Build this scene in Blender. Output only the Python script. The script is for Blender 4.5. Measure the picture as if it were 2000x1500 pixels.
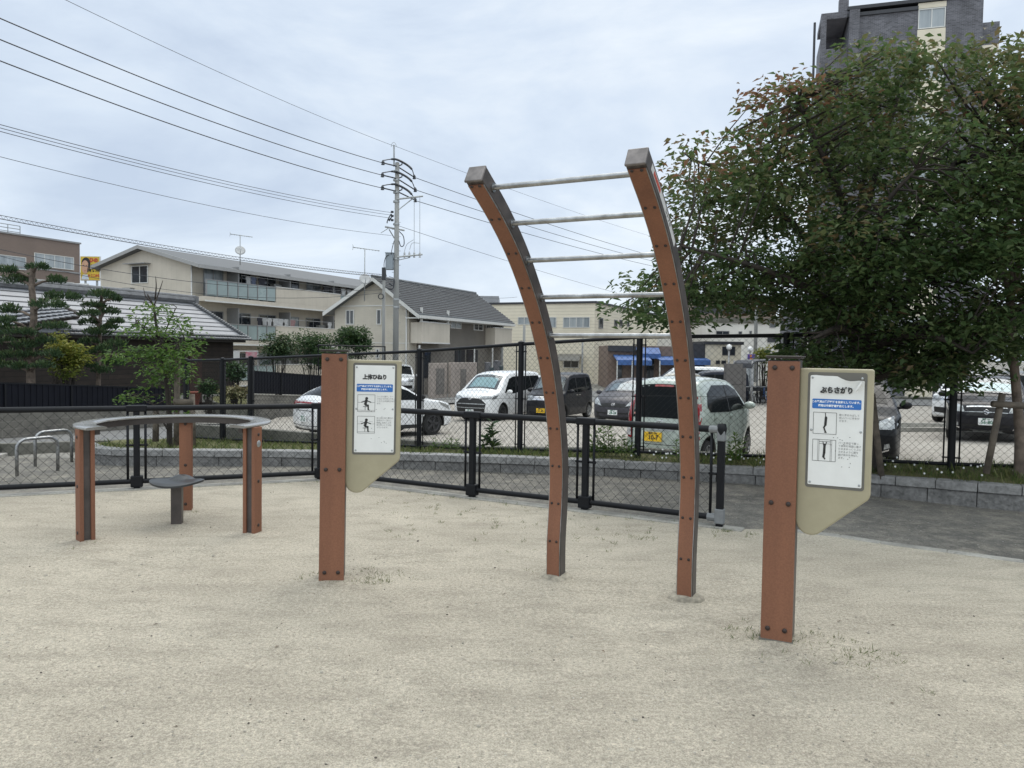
import bpy, bmesh, math, random
import numpy as np
from mathutils import Vector, Matrix
from mathutils.geometry import delaunay_2d_cdt
R = math.radians
V = Vector
rnd = random.Random(7)
for o in list(bpy.data.objects): bpy.data.objects.remove(o)
SC = bpy.context.scene
COL = SC.collection
# ------------------------------------------------------------------ camera
PITCH = math.atan(60/1500); ROLL = 0.0145
c_f = V((0, math.cos(PITCH), -math.sin(PITCH))); c_u0 = V((0, math.sin(PITCH), math.cos(PITCH))); c_r0 = V((1, 0, 0))
c_r = c_r0*math.cos(ROLL) + c_u0*math.sin(ROLL); c_u = c_u0*math.cos(ROLL) - c_r0*math.sin(ROLL)
CAM = V((0, 0, 1.5))
cd = bpy.data.cameras.new('camera'); cam = bpy.data.objects.new('camera', cd); COL.objects.link(cam)
cd.sensor_width = 36; cd.lens = 27; cd.clip_start = .05; cd.clip_end = 3000
m3 = Matrix((c_r, c_u, -c_f)).transposed()
cam.matrix_world = Matrix.Translation(CAM) @ m3.to_4x4()
SC.camera = cam
def ray(x, y): return c_f + c_r*((x-1000)/1500) + c_u*((750-y)/1500)
def W(x, y, Y):
    d = ray(x, y); return CAM + d*(Y/d.y)
def G(x, y, z=0):
    d = ray(x, y); return CAM + d*((z-1.5)/d.z)
def XY(px, Y): return V(((px-1000)/1500*Y, Y))
# ------------------------------------------------------------------ world, sun, exposure
SUN_EL, SUN_AZ = R(58), R(25)      # azimuth from +Y towards +X
wd = bpy.data.worlds.new('World'); SC.world = wd; wd.use_nodes = True
nt = wd.node_tree; nt.nodes.clear()
def N(t, k, **kw):
    n = t.nodes.new(k)
    for a, b in kw.items(): setattr(n, a, b)
    return n
sky = N(nt, 'ShaderNodeTexSky'); sky.sky_type = 'NISHITA'; sky.sun_disc = False
sky.sun_elevation = SUN_EL; sky.sun_rotation = SUN_AZ; sky.air_density = 1; sky.dust_density = 3; sky.altitude = 20
tc = N(nt, 'ShaderNodeTexCoord')
mp = N(nt, 'ShaderNodeMapping'); mp.inputs['Scale'].default_value = (1.0, 1.0, 2.6); mp.inputs['Rotation'].default_value = (.25, .1, .5)
n1 = N(nt, 'ShaderNodeTexNoise'); n1.inputs['Scale'].default_value = 2.6; n1.inputs['Detail'].default_value = 7; n1.inputs['Roughness'].default_value = .56; n1.inputs['Distortion'].default_value = .35
cr = N(nt, 'ShaderNodeValToRGB')
cr.color_ramp.elements[0].position = .34; cr.color_ramp.elements[0].color = (4.9, 5.8, 7.15, 1)
cr.color_ramp.elements[1].position = .66; cr.color_ramp.elements[1].color = (7.8, 8.45, 9.05, 1)
e = cr.color_ramp.elements.new(.5); e.color = (6.2, 7.1, 8.25, 1)
mx = N(nt, 'ShaderNodeMix'); mx.data_type = 'RGBA'; mx.inputs[0].default_value = .9
bg = N(nt, 'ShaderNodeBackground'); bg.inputs['Strength'].default_value = .1
wo = N(nt, 'ShaderNodeOutputWorld')
L = nt.links.new
L(tc.outputs['Generated'], mp.inputs['Vector']); L(mp.outputs[0], n1.inputs['Vector']); L(n1.outputs['Fac'], cr.inputs['Fac'])
L(sky.outputs[0], mx.inputs[6]); L(cr.outputs['Color'], mx.inputs[7])
# overcast sky: gain added out of view, overhead and behind camera, for extra light
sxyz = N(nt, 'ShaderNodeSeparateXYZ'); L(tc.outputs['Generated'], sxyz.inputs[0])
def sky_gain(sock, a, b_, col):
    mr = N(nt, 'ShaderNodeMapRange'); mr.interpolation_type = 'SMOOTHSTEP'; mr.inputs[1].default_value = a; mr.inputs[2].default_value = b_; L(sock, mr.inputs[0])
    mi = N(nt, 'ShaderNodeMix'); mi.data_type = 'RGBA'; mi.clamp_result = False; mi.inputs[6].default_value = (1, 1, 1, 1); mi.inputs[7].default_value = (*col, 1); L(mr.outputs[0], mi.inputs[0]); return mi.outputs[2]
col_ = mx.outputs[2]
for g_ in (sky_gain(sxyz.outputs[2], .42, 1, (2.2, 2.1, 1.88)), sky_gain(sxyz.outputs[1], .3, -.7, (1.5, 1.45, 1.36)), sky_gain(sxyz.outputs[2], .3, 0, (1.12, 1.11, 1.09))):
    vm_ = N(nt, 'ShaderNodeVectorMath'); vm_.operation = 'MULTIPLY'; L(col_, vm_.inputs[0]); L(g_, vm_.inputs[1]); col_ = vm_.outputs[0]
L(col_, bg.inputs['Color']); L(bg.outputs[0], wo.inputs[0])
sl = bpy.data.lights.new('sun', 'SUN'); sl.energy = 1.15; sl.angle = R(45); sl.color = (1, .95, .87)
so = bpy.data.objects.new('sun', sl); COL.objects.link(so)
sd = V((math.sin(SUN_AZ)*math.cos(SUN_EL), math.cos(SUN_AZ)*math.cos(SUN_EL), math.sin(SUN_EL)))
so.rotation_euler = sd.to_track_quat('Z', 'Y').to_euler(); so.location = sd*50
SC.view_settings.view_transform = 'Standard'; SC.view_settings.look = 'None'; SC.view_settings.exposure = .22; SC.view_settings.gamma = 1
SC.cycles.max_bounces = 6; SC.cycles.transparent_max_bounces = 12
SC.cycles.use_denoising = True
# ------------------------------------------------------------------ helpers: objects
ROOT = {}
def setp(o, label=None, cat=None, group=None, kind=None):
    if label: o['label'] = label
    if cat: o['category'] = cat
    if group: o['group'] = group
    if kind: o['kind'] = kind
    return o
def thing(name, label, cat, loc=(0, 0, 0), rotz=0, group=None, rot=None):
    o = bpy.data.objects.new(name, None); COL.objects.link(o); o.empty_display_size = .2
    o.location = loc; o.rotation_euler = rot if rot else (0, 0, rotz)
    return setp(o, label, cat, group)
def copy_tree(o, parent=None):
    c = o.copy(); COL.objects.link(c)
    if parent is not None: c.parent = parent
    for ch in [x for x in bpy.data.objects if x.parent is o]: copy_tree(ch, c)
    return c
class MB:
    """collects shapes into one mesh"""
    def __init__(s): s.v = []; s.f = []; s.m = []; s.cur = 0
    def add(s, vs, fs):
        b = len(s.v); s.v.extend([tuple(x) for x in vs])
        for f in fs: s.f.append([b+i for i in f]); s.m.append(s.cur)
    def quad(s, a, b, c, d): s.add([a, b, c, d], [(0, 1, 2, 3)])
    def hexa(s, p):   # p: 8 pts, bottom 4 ccw then top 4
        s.add(p, [(3, 2, 1, 0), (4, 5, 6, 7), (0, 1, 5, 4), (1, 2, 6, 5), (2, 3, 7, 6), (3, 0, 4, 7)])
    def box(s, c, d, M=None):
        c = V(c); h = V(d)/2
        p = [V((x*h.x, y*h.y, z*h.z)) for z in (-1, 1) for x, y in ((-1, -1), (1, -1), (1, 1), (-1, 1))]
        if M is not None: p = [M @ q for q in p]
        s.hexa([c+q for q in p])
    def fbox(s, F, u0, u1, n0, n1, z0, z1):   # box in a facade frame F = (origin, along, outward)
        O, a, n = F
        q = lambda u, k, z: O + a*u + n*k + V((0, 0, z))
        p = [q(u0, n1, z0), q(u1, n1, z0), q(u1, n0, z0), q(u0, n0, z0)]
        if a.cross(n).z > 0: p = p[::-1]
        s.hexa(p + [x + V((0, 0, z1-z0)) for x in p])
    def tube(s, pts, r, seg=8, cap=True, closed=False):
        pts = [V(p) for p in pts]; n = len(pts)
        rs = r if isinstance(r, (list, tuple)) else [r]*n
        t0 = (pts[1]-pts[0]).normalized()
        ref = V((0, 0, 1)) if abs(t0.z) < .9 else V((1, 0, 0))
        nx = t0.cross(ref).normalized(); vs = []
        for i in range(n):
            if closed: t = (pts[(i+1) % n]-pts[i-1]).normalized()
            else: t = (pts[min(i+1, n-1)]-pts[max(i-1, 0)]).normalized()
            nx = (nx - t*nx.dot(t))
            if nx.length < 1e-6: nx = t.orthogonal()
            nx.normalize(); ny = t.cross(nx)
            for k in range(seg):
                a = 2*math.pi*k/seg
                vs.append(pts[i] + (nx*math.cos(a)+ny*math.sin(a))*rs[i])
        fs = []
        for i in range(n if closed else n-1):
            j = (i+1) % n
            for k in range(seg):
                l = (k+1) % seg
                fs.append((i*seg+k, i*seg+l, j*seg+l, j*seg+k))
        if cap and not closed:
            fs.append(tuple(range(seg))[::-1]); fs.append(tuple((n-1)*seg+k for k in range(seg)))
        s.add(vs, fs)
    def wire(s, a, b, r):     # thin three-sided straight wire
        a = V(a); b = V(b); t = (b-a).normalized(); x = t.orthogonal().normalized(); y = t.cross(x)
        o = [x*r, x*(-.5*r)+y*(.87*r), x*(-.5*r)-y*(.87*r)]
        s.add([a+k for k in o]+[b+k for k in o], [(0, 1, 4, 3), (1, 2, 5, 4), (2, 0, 3, 5)])
    def sweep(s, frames, prof):   # frames: (pos, X, Y); prof: closed list of (x,y)
        n = len(prof); vs = [p + X*x + Y*y for p, X, Y in frames for x, y in prof]; fs = []
        for i in range(len(frames)-1):
            for k in range(n):
                l = (k+1) % n; fs.append((i*n+k, i*n+l, (i+1)*n+l, (i+1)*n+k))
        fs.append(tuple(range(n))[::-1]); fs.append(tuple((len(frames)-1)*n+k for k in range(n)))
        s.add(vs, fs)
    def lathe(s, prof, c=(0, 0, 0), seg=16, M=None, a0=0, a1=2*math.pi):   # prof: (r,z)
        c = V(c); vs = []; n = len(prof); full = abs(a1-a0-2*math.pi) < 1e-4
        ns = seg if full else seg+1
        for k in range(ns):
            a = a0+(a1-a0)*k/seg
            for r_, z in prof:
                p = V((r_*math.cos(a), r_*math.sin(a), z)); vs.append(c + (M @ p if M is not None else p))
        fs = []
        for k in range(seg):
            l = (k+1) % ns
            for i in range(n-1): fs.append((k*n+i, l*n+i, l*n+i+1, k*n+i+1))
        s.add(vs, fs)
    def prism(s, poly, O, X, Y, Z, h0, h1):    # polygon in plane (X,Y), extruded along Z h0..h1
        n = len(poly); vs = [O+X*x+Y*y+Z*h for h in (h0, h1) for x, y in poly]
        fs = [tuple(range(n))[::-1], tuple(range(n, 2*n))]+[(i, (i+1) % n, n+(i+1) % n, n+i) for i in range(n)]
        s.add(vs, fs)
    def blob(s, c, rx, ry, rz, n1=8, n2=6, jit=0):
        c = V(c); vs = []
        for i in range(n2+1):
            t = math.pi*i/n2
            for k in range(n1):
                a = 2*math.pi*k/n1; j = 1+rnd.uniform(-jit, jit)
                vs.append(c+V((rx*math.sin(t)*math.cos(a)*j, ry*math.sin(t)*math.sin(a)*j, rz*math.cos(t)*j)))
        s.add(vs, [(i*n1+k, (i+1)*n1+k, (i+1)*n1+(k+1) % n1, i*n1+(k+1) % n1) for i in range(n2) for k in range(n1)])
    def build(s, name, mat, parent=None, smooth=False, bevel=0, world=None, tint=None, angle=None):
        me = bpy.data.meshes.new(name)
        vs = s.v
        if world is not None:
            w = V(world); vs = [V(x)-w for x in vs]
        me.from_pydata(vs, [], s.f)
        mats = mat if isinstance(mat, (list, tuple)) else [mat]
        for m in mats: me.materials.append(m)
        if len(mats) > 1: me.polygons.foreach_set('material_index', s.m)
        if smooth: me.polygons.foreach_set('use_smooth', [True]*len(s.f))
        if tint is not None:
            at = me.attributes.new('tint', 'FLOAT', 'FACE'); at.data.foreach_set('value', tint)
        me.update()
        o = bpy.data.objects.new(name, me); COL.objects.link(o)
        if parent is not None: o.parent = parent
        if angle is not None and smooth:
            try: me.set_sharp_from_angle(angle=R(angle))
            except Exception: pass
        if bevel:
            b = o.modifiers.new('b', 'BEVEL'); b.width = bevel; b.segments = 2; b.limit_method = 'ANGLE'; b.angle_limit = R(40)
            b.harden_normals = False
        return o
def catmull(pts, n=6, closed=False):
    P = [V(p) for p in pts]; out = []; m = len(P)
    for i in range(m if closed else m-1):
        a = P[i-1] if (i > 0 or closed) else P[0]*2-P[1]
        b = P[i]; c = P[(i+1) % m]; d = P[(i+2) % m] if (closed or i+2 < m) else P[-1]*2-P[-2]
        for k in range(n):
            t = k/n
            out.append(.5*((2*b)+(c-a)*t+(2*a-5*b+4*c-d)*t*t+(3*b-a-3*c+d)*t**3))
    if not closed: out.append(P[-1])
    return out
def fill2d(poly, step):
    """triangulate a polygon with interior points; returns verts2d, faces"""
    dense = []
    for i in range(len(poly)):
        a = V((poly[i][0], poly[i][1])); d = V((poly[(i+1) % len(poly)][0], poly[(i+1) % len(poly)][1]))-a; k = max(1, int(d.length/step))
        dense += [a+d*(j/k) for j in range(k)]
    poly = dense; n = len(poly); pts = [V((p[0], p[1])) for p in poly]
    xs = [p.x for p in pts]; ys = [p.y for p in pts]
    def inside(x, y):
        c = False
        for i in range(n):
            a = pts[i]; b = pts[i-1]
            if (a.y > y) != (b.y > y) and x < (b.x-a.x)*(y-a.y)/(b.y-a.y)+a.x: c = not c
        return c
    def near(x, y):
        q = V((x, y))
        for i in range(n):
            a = pts[i-1]; d = pts[i]-a; l = d.length_squared
            t = max(0, min(1, (q-a).dot(d)/l)) if l else 0
            if (a+d*t-q).length < step*.4: return True
        return False
    ins = []
    y = min(ys)+step*.5
    while y < max(ys):
        x = min(xs)+step*.5
        while x < max(xs):
            if inside(x, y) and not near(x, y): ins.append(V((x, y)))
            x += step
        y += step
    r = delaunay_2d_cdt(pts+ins, [], [list(range(n))], 1, 1e-5)
    return r[0], r[2]
# ------------------------------------------------------------------ helpers: materials
MC = {}
def gridvec(t, ang):
    tc = N(t, 'ShaderNodeTexCoord'); mp = N(t, 'ShaderNodeVectorRotate'); mp.rotation_type = 'Z_AXIS'; mp.inputs['Angle'].default_value = -ang
    t.links.new(tc.outputs['Object'], mp.inputs['Vector'])
    sx = N(t, 'ShaderNodeSeparateXYZ'); t.links.new(mp.outputs[0], sx.inputs[0])
    ad = N(t, 'ShaderNodeMath'); ad.operation = 'ADD'; t.links.new(sx.outputs[0], ad.inputs[0]); t.links.new(sx.outputs[1], ad.inputs[1])
    cb = N(t, 'ShaderNodeCombineXYZ'); t.links.new(ad.outputs[0], cb.inputs[0]); t.links.new(sx.outputs[2], cb.inputs[1])
    return cb.outputs[0]
def mat(name, col, rough=.6, metal=0, var=.12, vs=4, bump=0, bs=60, spec=.5, coat=0, brick=None, col2=None, fine=0, streak=False, emit=0):
    """procedural paint/stone/metal: noise-varied base colour, noise-varied roughness, optional bump and courses"""
    if name in MC: return MC[name]
    m = bpy.data.materials.new(name); m.use_nodes = True; t = m.node_tree; b = t.nodes['Principled BSDF']; l = t.links.new
    tc = N(t, 'ShaderNodeTexCoord'); vec = tc.outputs['Object']
    if streak:
        mp = N(t, 'ShaderNodeMapping'); mp.inputs['Scale'].default_value = (1, 1, .12); l(vec, mp.inputs[0]); nvec = mp.outputs[0]
    else: nvec = vec
    no = N(t, 'ShaderNodeTexNoise'); no.inputs['Scale'].default_value = vs; no.inputs['Detail'].default_value = 6; no.inputs['Roughness'].default_value = .6
    l(nvec, no.inputs['Vector'])
    c2 = col2 if col2 else tuple(x*(1-1.6*var) for x in col)
    ra = N(t, 'ShaderNodeValToRGB'); ra.color_ramp.elements[0].position = .3; ra.color_ramp.elements[1].position = .7
    ra.color_ramp.elements[0].color = (*c2, 1); ra.color_ramp.elements[1].color = (*[min(1, x*(1+.6*var)) for x in col], 1)
    l(no.outputs['Fac'], ra.inputs['Fac']); cout = ra.outputs['Color']
    hsrc = None
    if fine:
        nf = N(t, 'ShaderNodeTexNoise'); nf.inputs['Scale'].default_value = bs; nf.inputs['Detail'].default_value = 3; l(vec, nf.inputs['Vector'])
        rf = N(t, 'ShaderNodeMapRange'); rf.inputs[1].default_value = .3; rf.inputs[2].default_value = .7; rf.inputs[3].default_value = 1-fine; rf.inputs[4].default_value = 1+fine*.6
        l(nf.outputs['Fac'], rf.inputs[0])
        mm = N(t, 'ShaderNodeMix'); mm.data_type = 'RGBA'; mm.blend_type = 'MULTIPLY'; mm.inputs[0].default_value = 1
        l(cout, mm.inputs[6]); cb = N(t, 'ShaderNodeCombineColor'); [l(rf.outputs[0], cb.inputs[i]) for i in range(3)]; l(cb.outputs[0], mm.inputs[7]); cout = mm.outputs[2]
    if brick:   # (angle, width, height, mortar, offset, mortar_darkness)
        bt = N(t, 'ShaderNodeTexBrick'); l(gridvec(t, brick[0]), bt.inputs['Vector'])
        bt.inputs['Scale'].default_value = 1; bt.inputs['Brick Width'].default_value = brick[1]; bt.inputs['Row Height'].default_value = brick[2]
        bt.inputs['Mortar Size'].default_value = brick[3]; bt.offset = brick[4]; bt.inputs['Mortar Smooth'].default_value = .1
        bt.inputs['Color1'].default_value = (1, 1, 1, 1); k = brick[6] if len(brick) > 6 else .88; bt.inputs['Color2'].default_value = (k, k, k, 1); k = brick[5]; bt.inputs['Mortar'].default_value = (k, k, k, 1)
        mm = N(t, 'ShaderNodeMix'); mm.data_type = 'RGBA'; mm.blend_type = 'MULTIPLY'; mm.inputs[0].default_value = 1
        l(cout, mm.inputs[6]); l(bt.outputs['Color'], mm.inputs[7]); cout = mm.outputs[2]; hsrc = bt.outputs['Fac']
    l(cout, b.inputs['Base Color'])
    rr = N(t, 'ShaderNodeMapRange'); rr.inputs[3].default_value = max(0, rough-.08); rr.inputs[4].default_value = min(1, rough+.1); l(no.outputs['Fac'], rr.inputs[0]); l(rr.outputs[0], b.inputs['Roughness'])
    b.inputs['Metallic'].default_value = metal; b.inputs['Specular IOR Level'].default_value = spec; b.inputs['Coat Weight'].default_value = coat; b.inputs['Coat Roughness'].default_value = .04
    if emit: b.inputs['Emission Color'].default_value = (*col, 1); b.inputs['Emission Strength'].default_value = emit
    last = None
    if bump:
        nb = N(t, 'ShaderNodeTexNoise'); nb.inputs['Scale'].default_value = bs; nb.inputs['Detail'].default_value = 4; l(vec, nb.inputs['Vector'])
        bu = N(t, 'ShaderNodeBump'); bu.inputs['Strength'].default_value = .6; bu.inputs['Distance'].default_value = bump; l(nb.outputs['Fac'], bu.inputs['Height']); last = bu
    if hsrc is not None:
        b2 = N(t, 'ShaderNodeBump'); b2.invert = True; b2.inputs['Strength'].default_value = .5; b2.inputs['Distance'].default_value = .012; l(hsrc, b2.inputs['Height'])
        if last: l(last.outputs[0], b2.inputs['Normal'])
        last = b2
    if last: l(last.outputs[0], b.inputs['Normal'])
    MC[name] = m
    return m
def leafmat(name, stops, trans=.35):
    if name in MC: return MC[name]
    m = bpy.data.materials.new(name); m.use_nodes = True; t = m.node_tree; t.nodes.clear(); l = t.links.new
    at = N(t, 'ShaderNodeAttribute'); at.attribute_name = 'tint'
    ra = N(t, 'ShaderNodeValToRGB'); el = ra.color_ramp.elements
    el[0].position = 0; el[0].color = (*stops[0], 1); el[1].position = 1; el[1].color = (*stops[-1], 1)
    for i, s in enumerate(stops[1:-1]): e = el.new((i+1)/(len(stops)-1)); e.color = (*s, 1)
    l(at.outputs['Fac'], ra.inputs['Fac'])
    d = N(t, 'ShaderNodeBsdfPrincipled'); d.inputs['Roughness'].default_value = .5; d.inputs['Specular IOR Level'].default_value = .35
    tr = N(t, 'ShaderNodeBsdfTranslucent'); ms = N(t, 'ShaderNodeMixShader'); ms.inputs[0].default_value = trans; ou = N(t, 'ShaderNodeOutputMaterial')
    l(ra.outputs[0], d.inputs['Base Color']); l(ra.outputs[0], tr.inputs['Color']); l(d.outputs[0], ms.inputs[1]); l(tr.outputs[0], ms.inputs[2]); l(ms.outputs[0], ou.inputs[0])
    MC[name] = m; return m
def glassmat(name, tint, fac, rough=.02):
    m = bpy.data.materials.new(name); m.use_nodes = True; t = m.node_tree; t.nodes.clear(); l = t.links.new
    tr = N(t, 'ShaderNodeBsdfTransparent'); tr.inputs['Color'].default_value = (*tint, 1)
    gl = N(t, 'ShaderNodeBsdfGlossy'); gl.inputs['Roughness'].default_value = rough; gl.inputs['Color'].default_value = (.9, .95, 1, 1)
    fr = N(t, 'ShaderNodeFresnel'); fr.inputs['IOR'].default_value = 1.5
    no = N(t, 'ShaderNodeTexNoise'); no.inputs['Scale'].default_value = 3
    ad = N(t, 'ShaderNodeMath'); ad.operation = 'MULTIPLY_ADD'; ad.inputs[1].default_value = .06; ad.inputs[2].default_value = fac-.03
    a2 = N(t, 'ShaderNodeMath'); a2.operation = 'ADD'; a2.use_clamp = True
    ms = N(t, 'ShaderNodeMixShader'); ou = N(t, 'ShaderNodeOutputMaterial')
    l(no.outputs['Fac'], ad.inputs[0]); l(ad.outputs[0], a2.inputs[0]); l(fr.outputs[0], a2.inputs[1])
    l(a2.outputs[0], ms.inputs[0]); l(tr.outputs[0], ms.inputs[1]); l(gl.outputs[0], ms.inputs[2]); l(ms.outputs[0], ou.inputs[0])
    return m
def text_mesh(txt, size, mat_, parent, O, X, Y, bold=0, align='CENTER', name='lettering', line=1.0, width=1.0, world=None):
    """flat lettering at O with reading direction X and up direction Y (slightly proud of its board)"""
    cu = bpy.data.curves.new('t', 'FONT'); cu.body = txt; cu.size = size; cu.align_x = align; cu.align_y = 'CENTER'; cu.offset = bold; cu.resolution_u = 2; cu.space_line = line
    ob = bpy.data.objects.new('t', cu); COL.objects.link(ob)
    bpy.context.view_layer.update()
    dg = bpy.context.evaluated_depsgraph_get(); me = bpy.data.meshes.new_from_object(ob.evaluated_get(dg))
    bpy.data.objects.remove(ob); bpy.data.curves.remove(cu)
    w = V(world) if world is not None else V((0, 0, 0))
    for v in me.vertices: v.co = O + X*(v.co.x*width) + Y*v.co.y - w
    me.materials.clear(); me.materials.append(mat_); me.name = name
    o = bpy.data.objects.new(name, me); COL.objects.link(o); o.parent = parent
    return o
GA = R(65)     # street grid: long facades run along AX, gables along BX
AX = V((math.cos(GA), math.sin(GA), 0)); BX = V((math.sin(GA), -math.cos(GA), 0)); UZ = V((0, 0, 1))
# ------------------------------------------------------------------ materials
def ground_mat(name, c1, c2, c3, scale_big=.7, grain=140, bump=.006, speck=.5, streak=(1, 1, 1), dark=(.06, .055, .045), rough=.95):
    m = bpy.data.materials.new(name); m.use_nodes = True; t = m.node_tree; b = t.nodes['Principled BSDF']; l = t.links.new
    tc = N(t, 'ShaderNodeTexCoord'); vec = tc.outputs['Object']
    mp = N(t, 'ShaderNodeMapping'); mp.inputs['Scale'].default_value = streak; l(vec, mp.inputs[0])
    def noise(s, d=5, r=.6, v=None):
        n = N(t, 'ShaderNodeTexNoise'); n.inputs['Scale'].default_value = s; n.inputs['Detail'].default_value = d; n.inputs['Roughness'].default_value = r; l(v or mp.outputs[0], n.inputs['Vector']); return n.outputs['Fac']
    big = noise(scale_big, 6, .65); med = noise(scale_big*7, 6, .7); fin = noise(grain*.35, 4, .75, vec); gr = noise(grain, 3, .8, vec)
    ra = N(t, 'ShaderNodeValToRGB'); ra.color_ramp.elements[0].position = .36; ra.color_ramp.elements[1].position = .66
    ra.color_ramp.elements[0].color = (*c1, 1); ra.color_ramp.elements[1].color = (*c2, 1); l(big, ra.inputs['Fac'])
    r2 = N(t, 'ShaderNodeValToRGB'); r2.color_ramp.elements[0].position = .45; r2.color_ramp.elements[1].position = .68
    r2.color_ramp.elements[0].color = (0, 0, 0, 1); r2.color_ramp.elements[1].color = (.75, .75, .75, 1); l(med, r2.inputs['Fac'])
    mx = N(t, 'ShaderNodeMix'); mx.data_type = 'RGBA'; l(r2.outputs[0], mx.inputs[0]); l(ra.outputs[0], mx.inputs[6]); mx.inputs[7].default_value = (*c3, 1)
    mr = N(t, 'ShaderNodeMapRange'); mr.inputs[1].default_value = .3; mr.inputs[2].default_value = .7; mr.inputs[3].default_value = .55; mr.inputs[4].default_value = 1.35; l(gr, mr.inputs[0])
    mr2 = N(t, 'ShaderNodeMapRange'); mr2.inputs[1].default_value = .3; mr2.inputs[2].default_value = .7; mr2.inputs[3].default_value = .66; mr2.inputs[4].default_value = 1.24; l(fin, mr2.inputs[0])
    mu = N(t, 'ShaderNodeMath'); mu.operation = 'MULTIPLY'; l(mr.outputs[0], mu.inputs[0]); l(mr2.outputs[0], mu.inputs[1])
    vm = N(t, 'ShaderNodeVectorMath'); vm.operation = 'SCALE'; l(mx.outputs[2], vm.inputs[0]); l(mu.outputs[0], vm.inputs['Scale'])
    vo = N(t, 'ShaderNodeTexVoronoi'); vo.inputs['Scale'].default_value = grain*.22; l(vec, vo.inputs['Vector'])
    lt = N(t, 'ShaderNodeMath'); lt.operation = 'LESS_THAN'; lt.inputs[1].default_value = .13; l(vo.outputs['Distance'], lt.inputs[0])
    sp = N(t, 'ShaderNodeSeparateColor'); l(vo.outputs['Color'], sp.inputs[0])
    gt = N(t, 'ShaderNodeMath'); gt.operation = 'GREATER_THAN'; gt.inputs[1].default_value = 1-speck*.35; l(sp.outputs[0], gt.inputs[0])
    m2 = N(t, 'ShaderNodeMath'); m2.operation = 'MULTIPLY'; l(lt.outputs[0], m2.inputs[0]); l(gt.outputs[0], m2.inputs[1])
    rc = N(t, 'ShaderNodeValToRGB'); rc.color_ramp.elements[0].color = (*dark, 1); rc.color_ramp.elements[1].color = (.62, .6, .55, 1); l(sp.outputs[1], rc.inputs[0])
    m3_ = N(t, 'ShaderNodeMix'); m3_.data_type = 'RGBA'; l(m2.outputs[0], m3_.inputs[0]); l(vm.outputs[0], m3_.inputs[6]); l(rc.outputs[0], m3_.inputs[7])
    l(m3_.outputs[2], b.inputs['Base Color']); b.inputs['Roughness'].default_value = rough; b.inputs['Specular IOR Level'].default_value = .2
    ad = N(t, 'ShaderNodeMath'); ad.operation = 'MULTIPLY_ADD'; ad.inputs[1].default_value = .5; l(gr, ad.inputs[0]); l(fin, ad.inputs[2])
    a3 = N(t, 'ShaderNodeMath'); a3.operation = 'MULTIPLY_ADD'; a3.inputs[1].default_value = 2.5; l(med, a3.inputs[0]); l(ad.outputs[0], a3.inputs[2])
    bu = N(t, 'ShaderNodeBump'); bu.inputs['Strength'].default_value = .8; bu.inputs['Distance'].default_value = bump; l(a3.outputs[0], bu.inputs['Height']); l(bu.outputs[0], b.inputs['Normal'])
    return m
M_sand = ground_mat('sand', (.467, .421, .343), (.588, .534, .438), (.368, .329, .267), .45, 140, .022, .4, (.75, 1.5, 1))
M_path = ground_mat('asphalt_path', (.13, .124, .113), (.195, .185, .168), (.32, .296, .25), .6, 110, .012, 1.0, dark=(.05, .05, .05))
M_road = ground_mat('asphalt_road', (.19, .19, .19), (.23, .23, .225), (.16, .16, .16), .3, 90, .004, .3)
M_lot = ground_mat('lot_gravel', (.36, .335, .30), (.46, .43, .385), (.26, .24, .21), .6, 60, .02, .8, (.6, 1.6, 1))
M_soil = ground_mat('bed_soil', (.13, .13, .06), (.2, .19, .1), (.09, .11, .04), 1.5, 60, .02, .4)
M_dirt = ground_mat('far_ground', (.22, .21, .19), (.27, .26, .235), (.17, .17, .15), .15, 30, .02, .3)
M_orange = mat('orange_board', (.222, .1, .058), .62, var=.18, vs=4, bump=.0008, bs=110, col2=(.165, .073, .044), fine=.12, streak=True, spec=.35)
M_brown = mat('brown_steel', (.052, .043, .04), .42, var=.2, vs=6, bump=.0006, bs=200)
M_brownworn = mat('worn_brown_steel', (.068, .056, .052), .42, var=.35, vs=9, col2=(.035, .03, .029), bump=.0006, bs=200)
M_end = mat('end_cap_metal', (.19, .17, .165), .4, var=.3, vs=14, metal=.3)
M_bolt = mat('dark_bolt', (.03, .018, .015), .45, var=.2, vs=30)
M_steel = mat('stainless', (.40, .41, .42), .32, metal=1, var=.25, vs=16, bump=.0003, bs=120, col2=(.22, .22, .22))
M_gal = mat('galvanised', (.42, .44, .45), .5, metal=.6, var=.2, vs=12)
M_black = mat('black_rail', (.008, .009, .012), .45, var=.2, vs=8, spec=.22)
M_wire = mat('black_wire', (.008, .009, .01), .5, var=.1, spec=.2)
M_greyjoint = mat('grey_joint', (.2, .21, .22), .5, var=.12, vs=20)
M_beige = mat('beige_panel', (.36, .325, .222), .48, var=.09, vs=5, bump=.0004, bs=150, col2=(.31, .28, .19))
M_gasket = mat('gasket', (.13, .125, .11), .5)
M_paper = mat('white_sheet', (.74, .75, .74), .35, var=.05, vs=6)
M_blue = mat('blue_print', (.02, .14, .46), .4, var=.06)
M_ink = mat('black_print', (.02, .02, .02), .5, var=.1)
M_inkf = mat('faded_print', (.2, .2, .2), .6, var=.3, vs=40)
M_whitep = mat('white_print', (.8, .82, .84), .5, var=.03)
M_ring = mat('ring_top', (.2, .19, .175), .25, var=.15, vs=5, coat=.4)
M_conc = mat('concrete', (.33, .32, .29), .85, var=.25, vs=3, bump=.006, bs=40, fine=.2)
M_concd = mat('weathered_concrete', (.155, .15, .132), .88, var=.4, vs=2, bump=.008, bs=30, fine=.25, col2=(.085, .085, .07))
M_block = mat('split_block', (.2, .198, .195), .9, var=.25, vs=6, bump=.03, bs=28, fine=.3)
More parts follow.
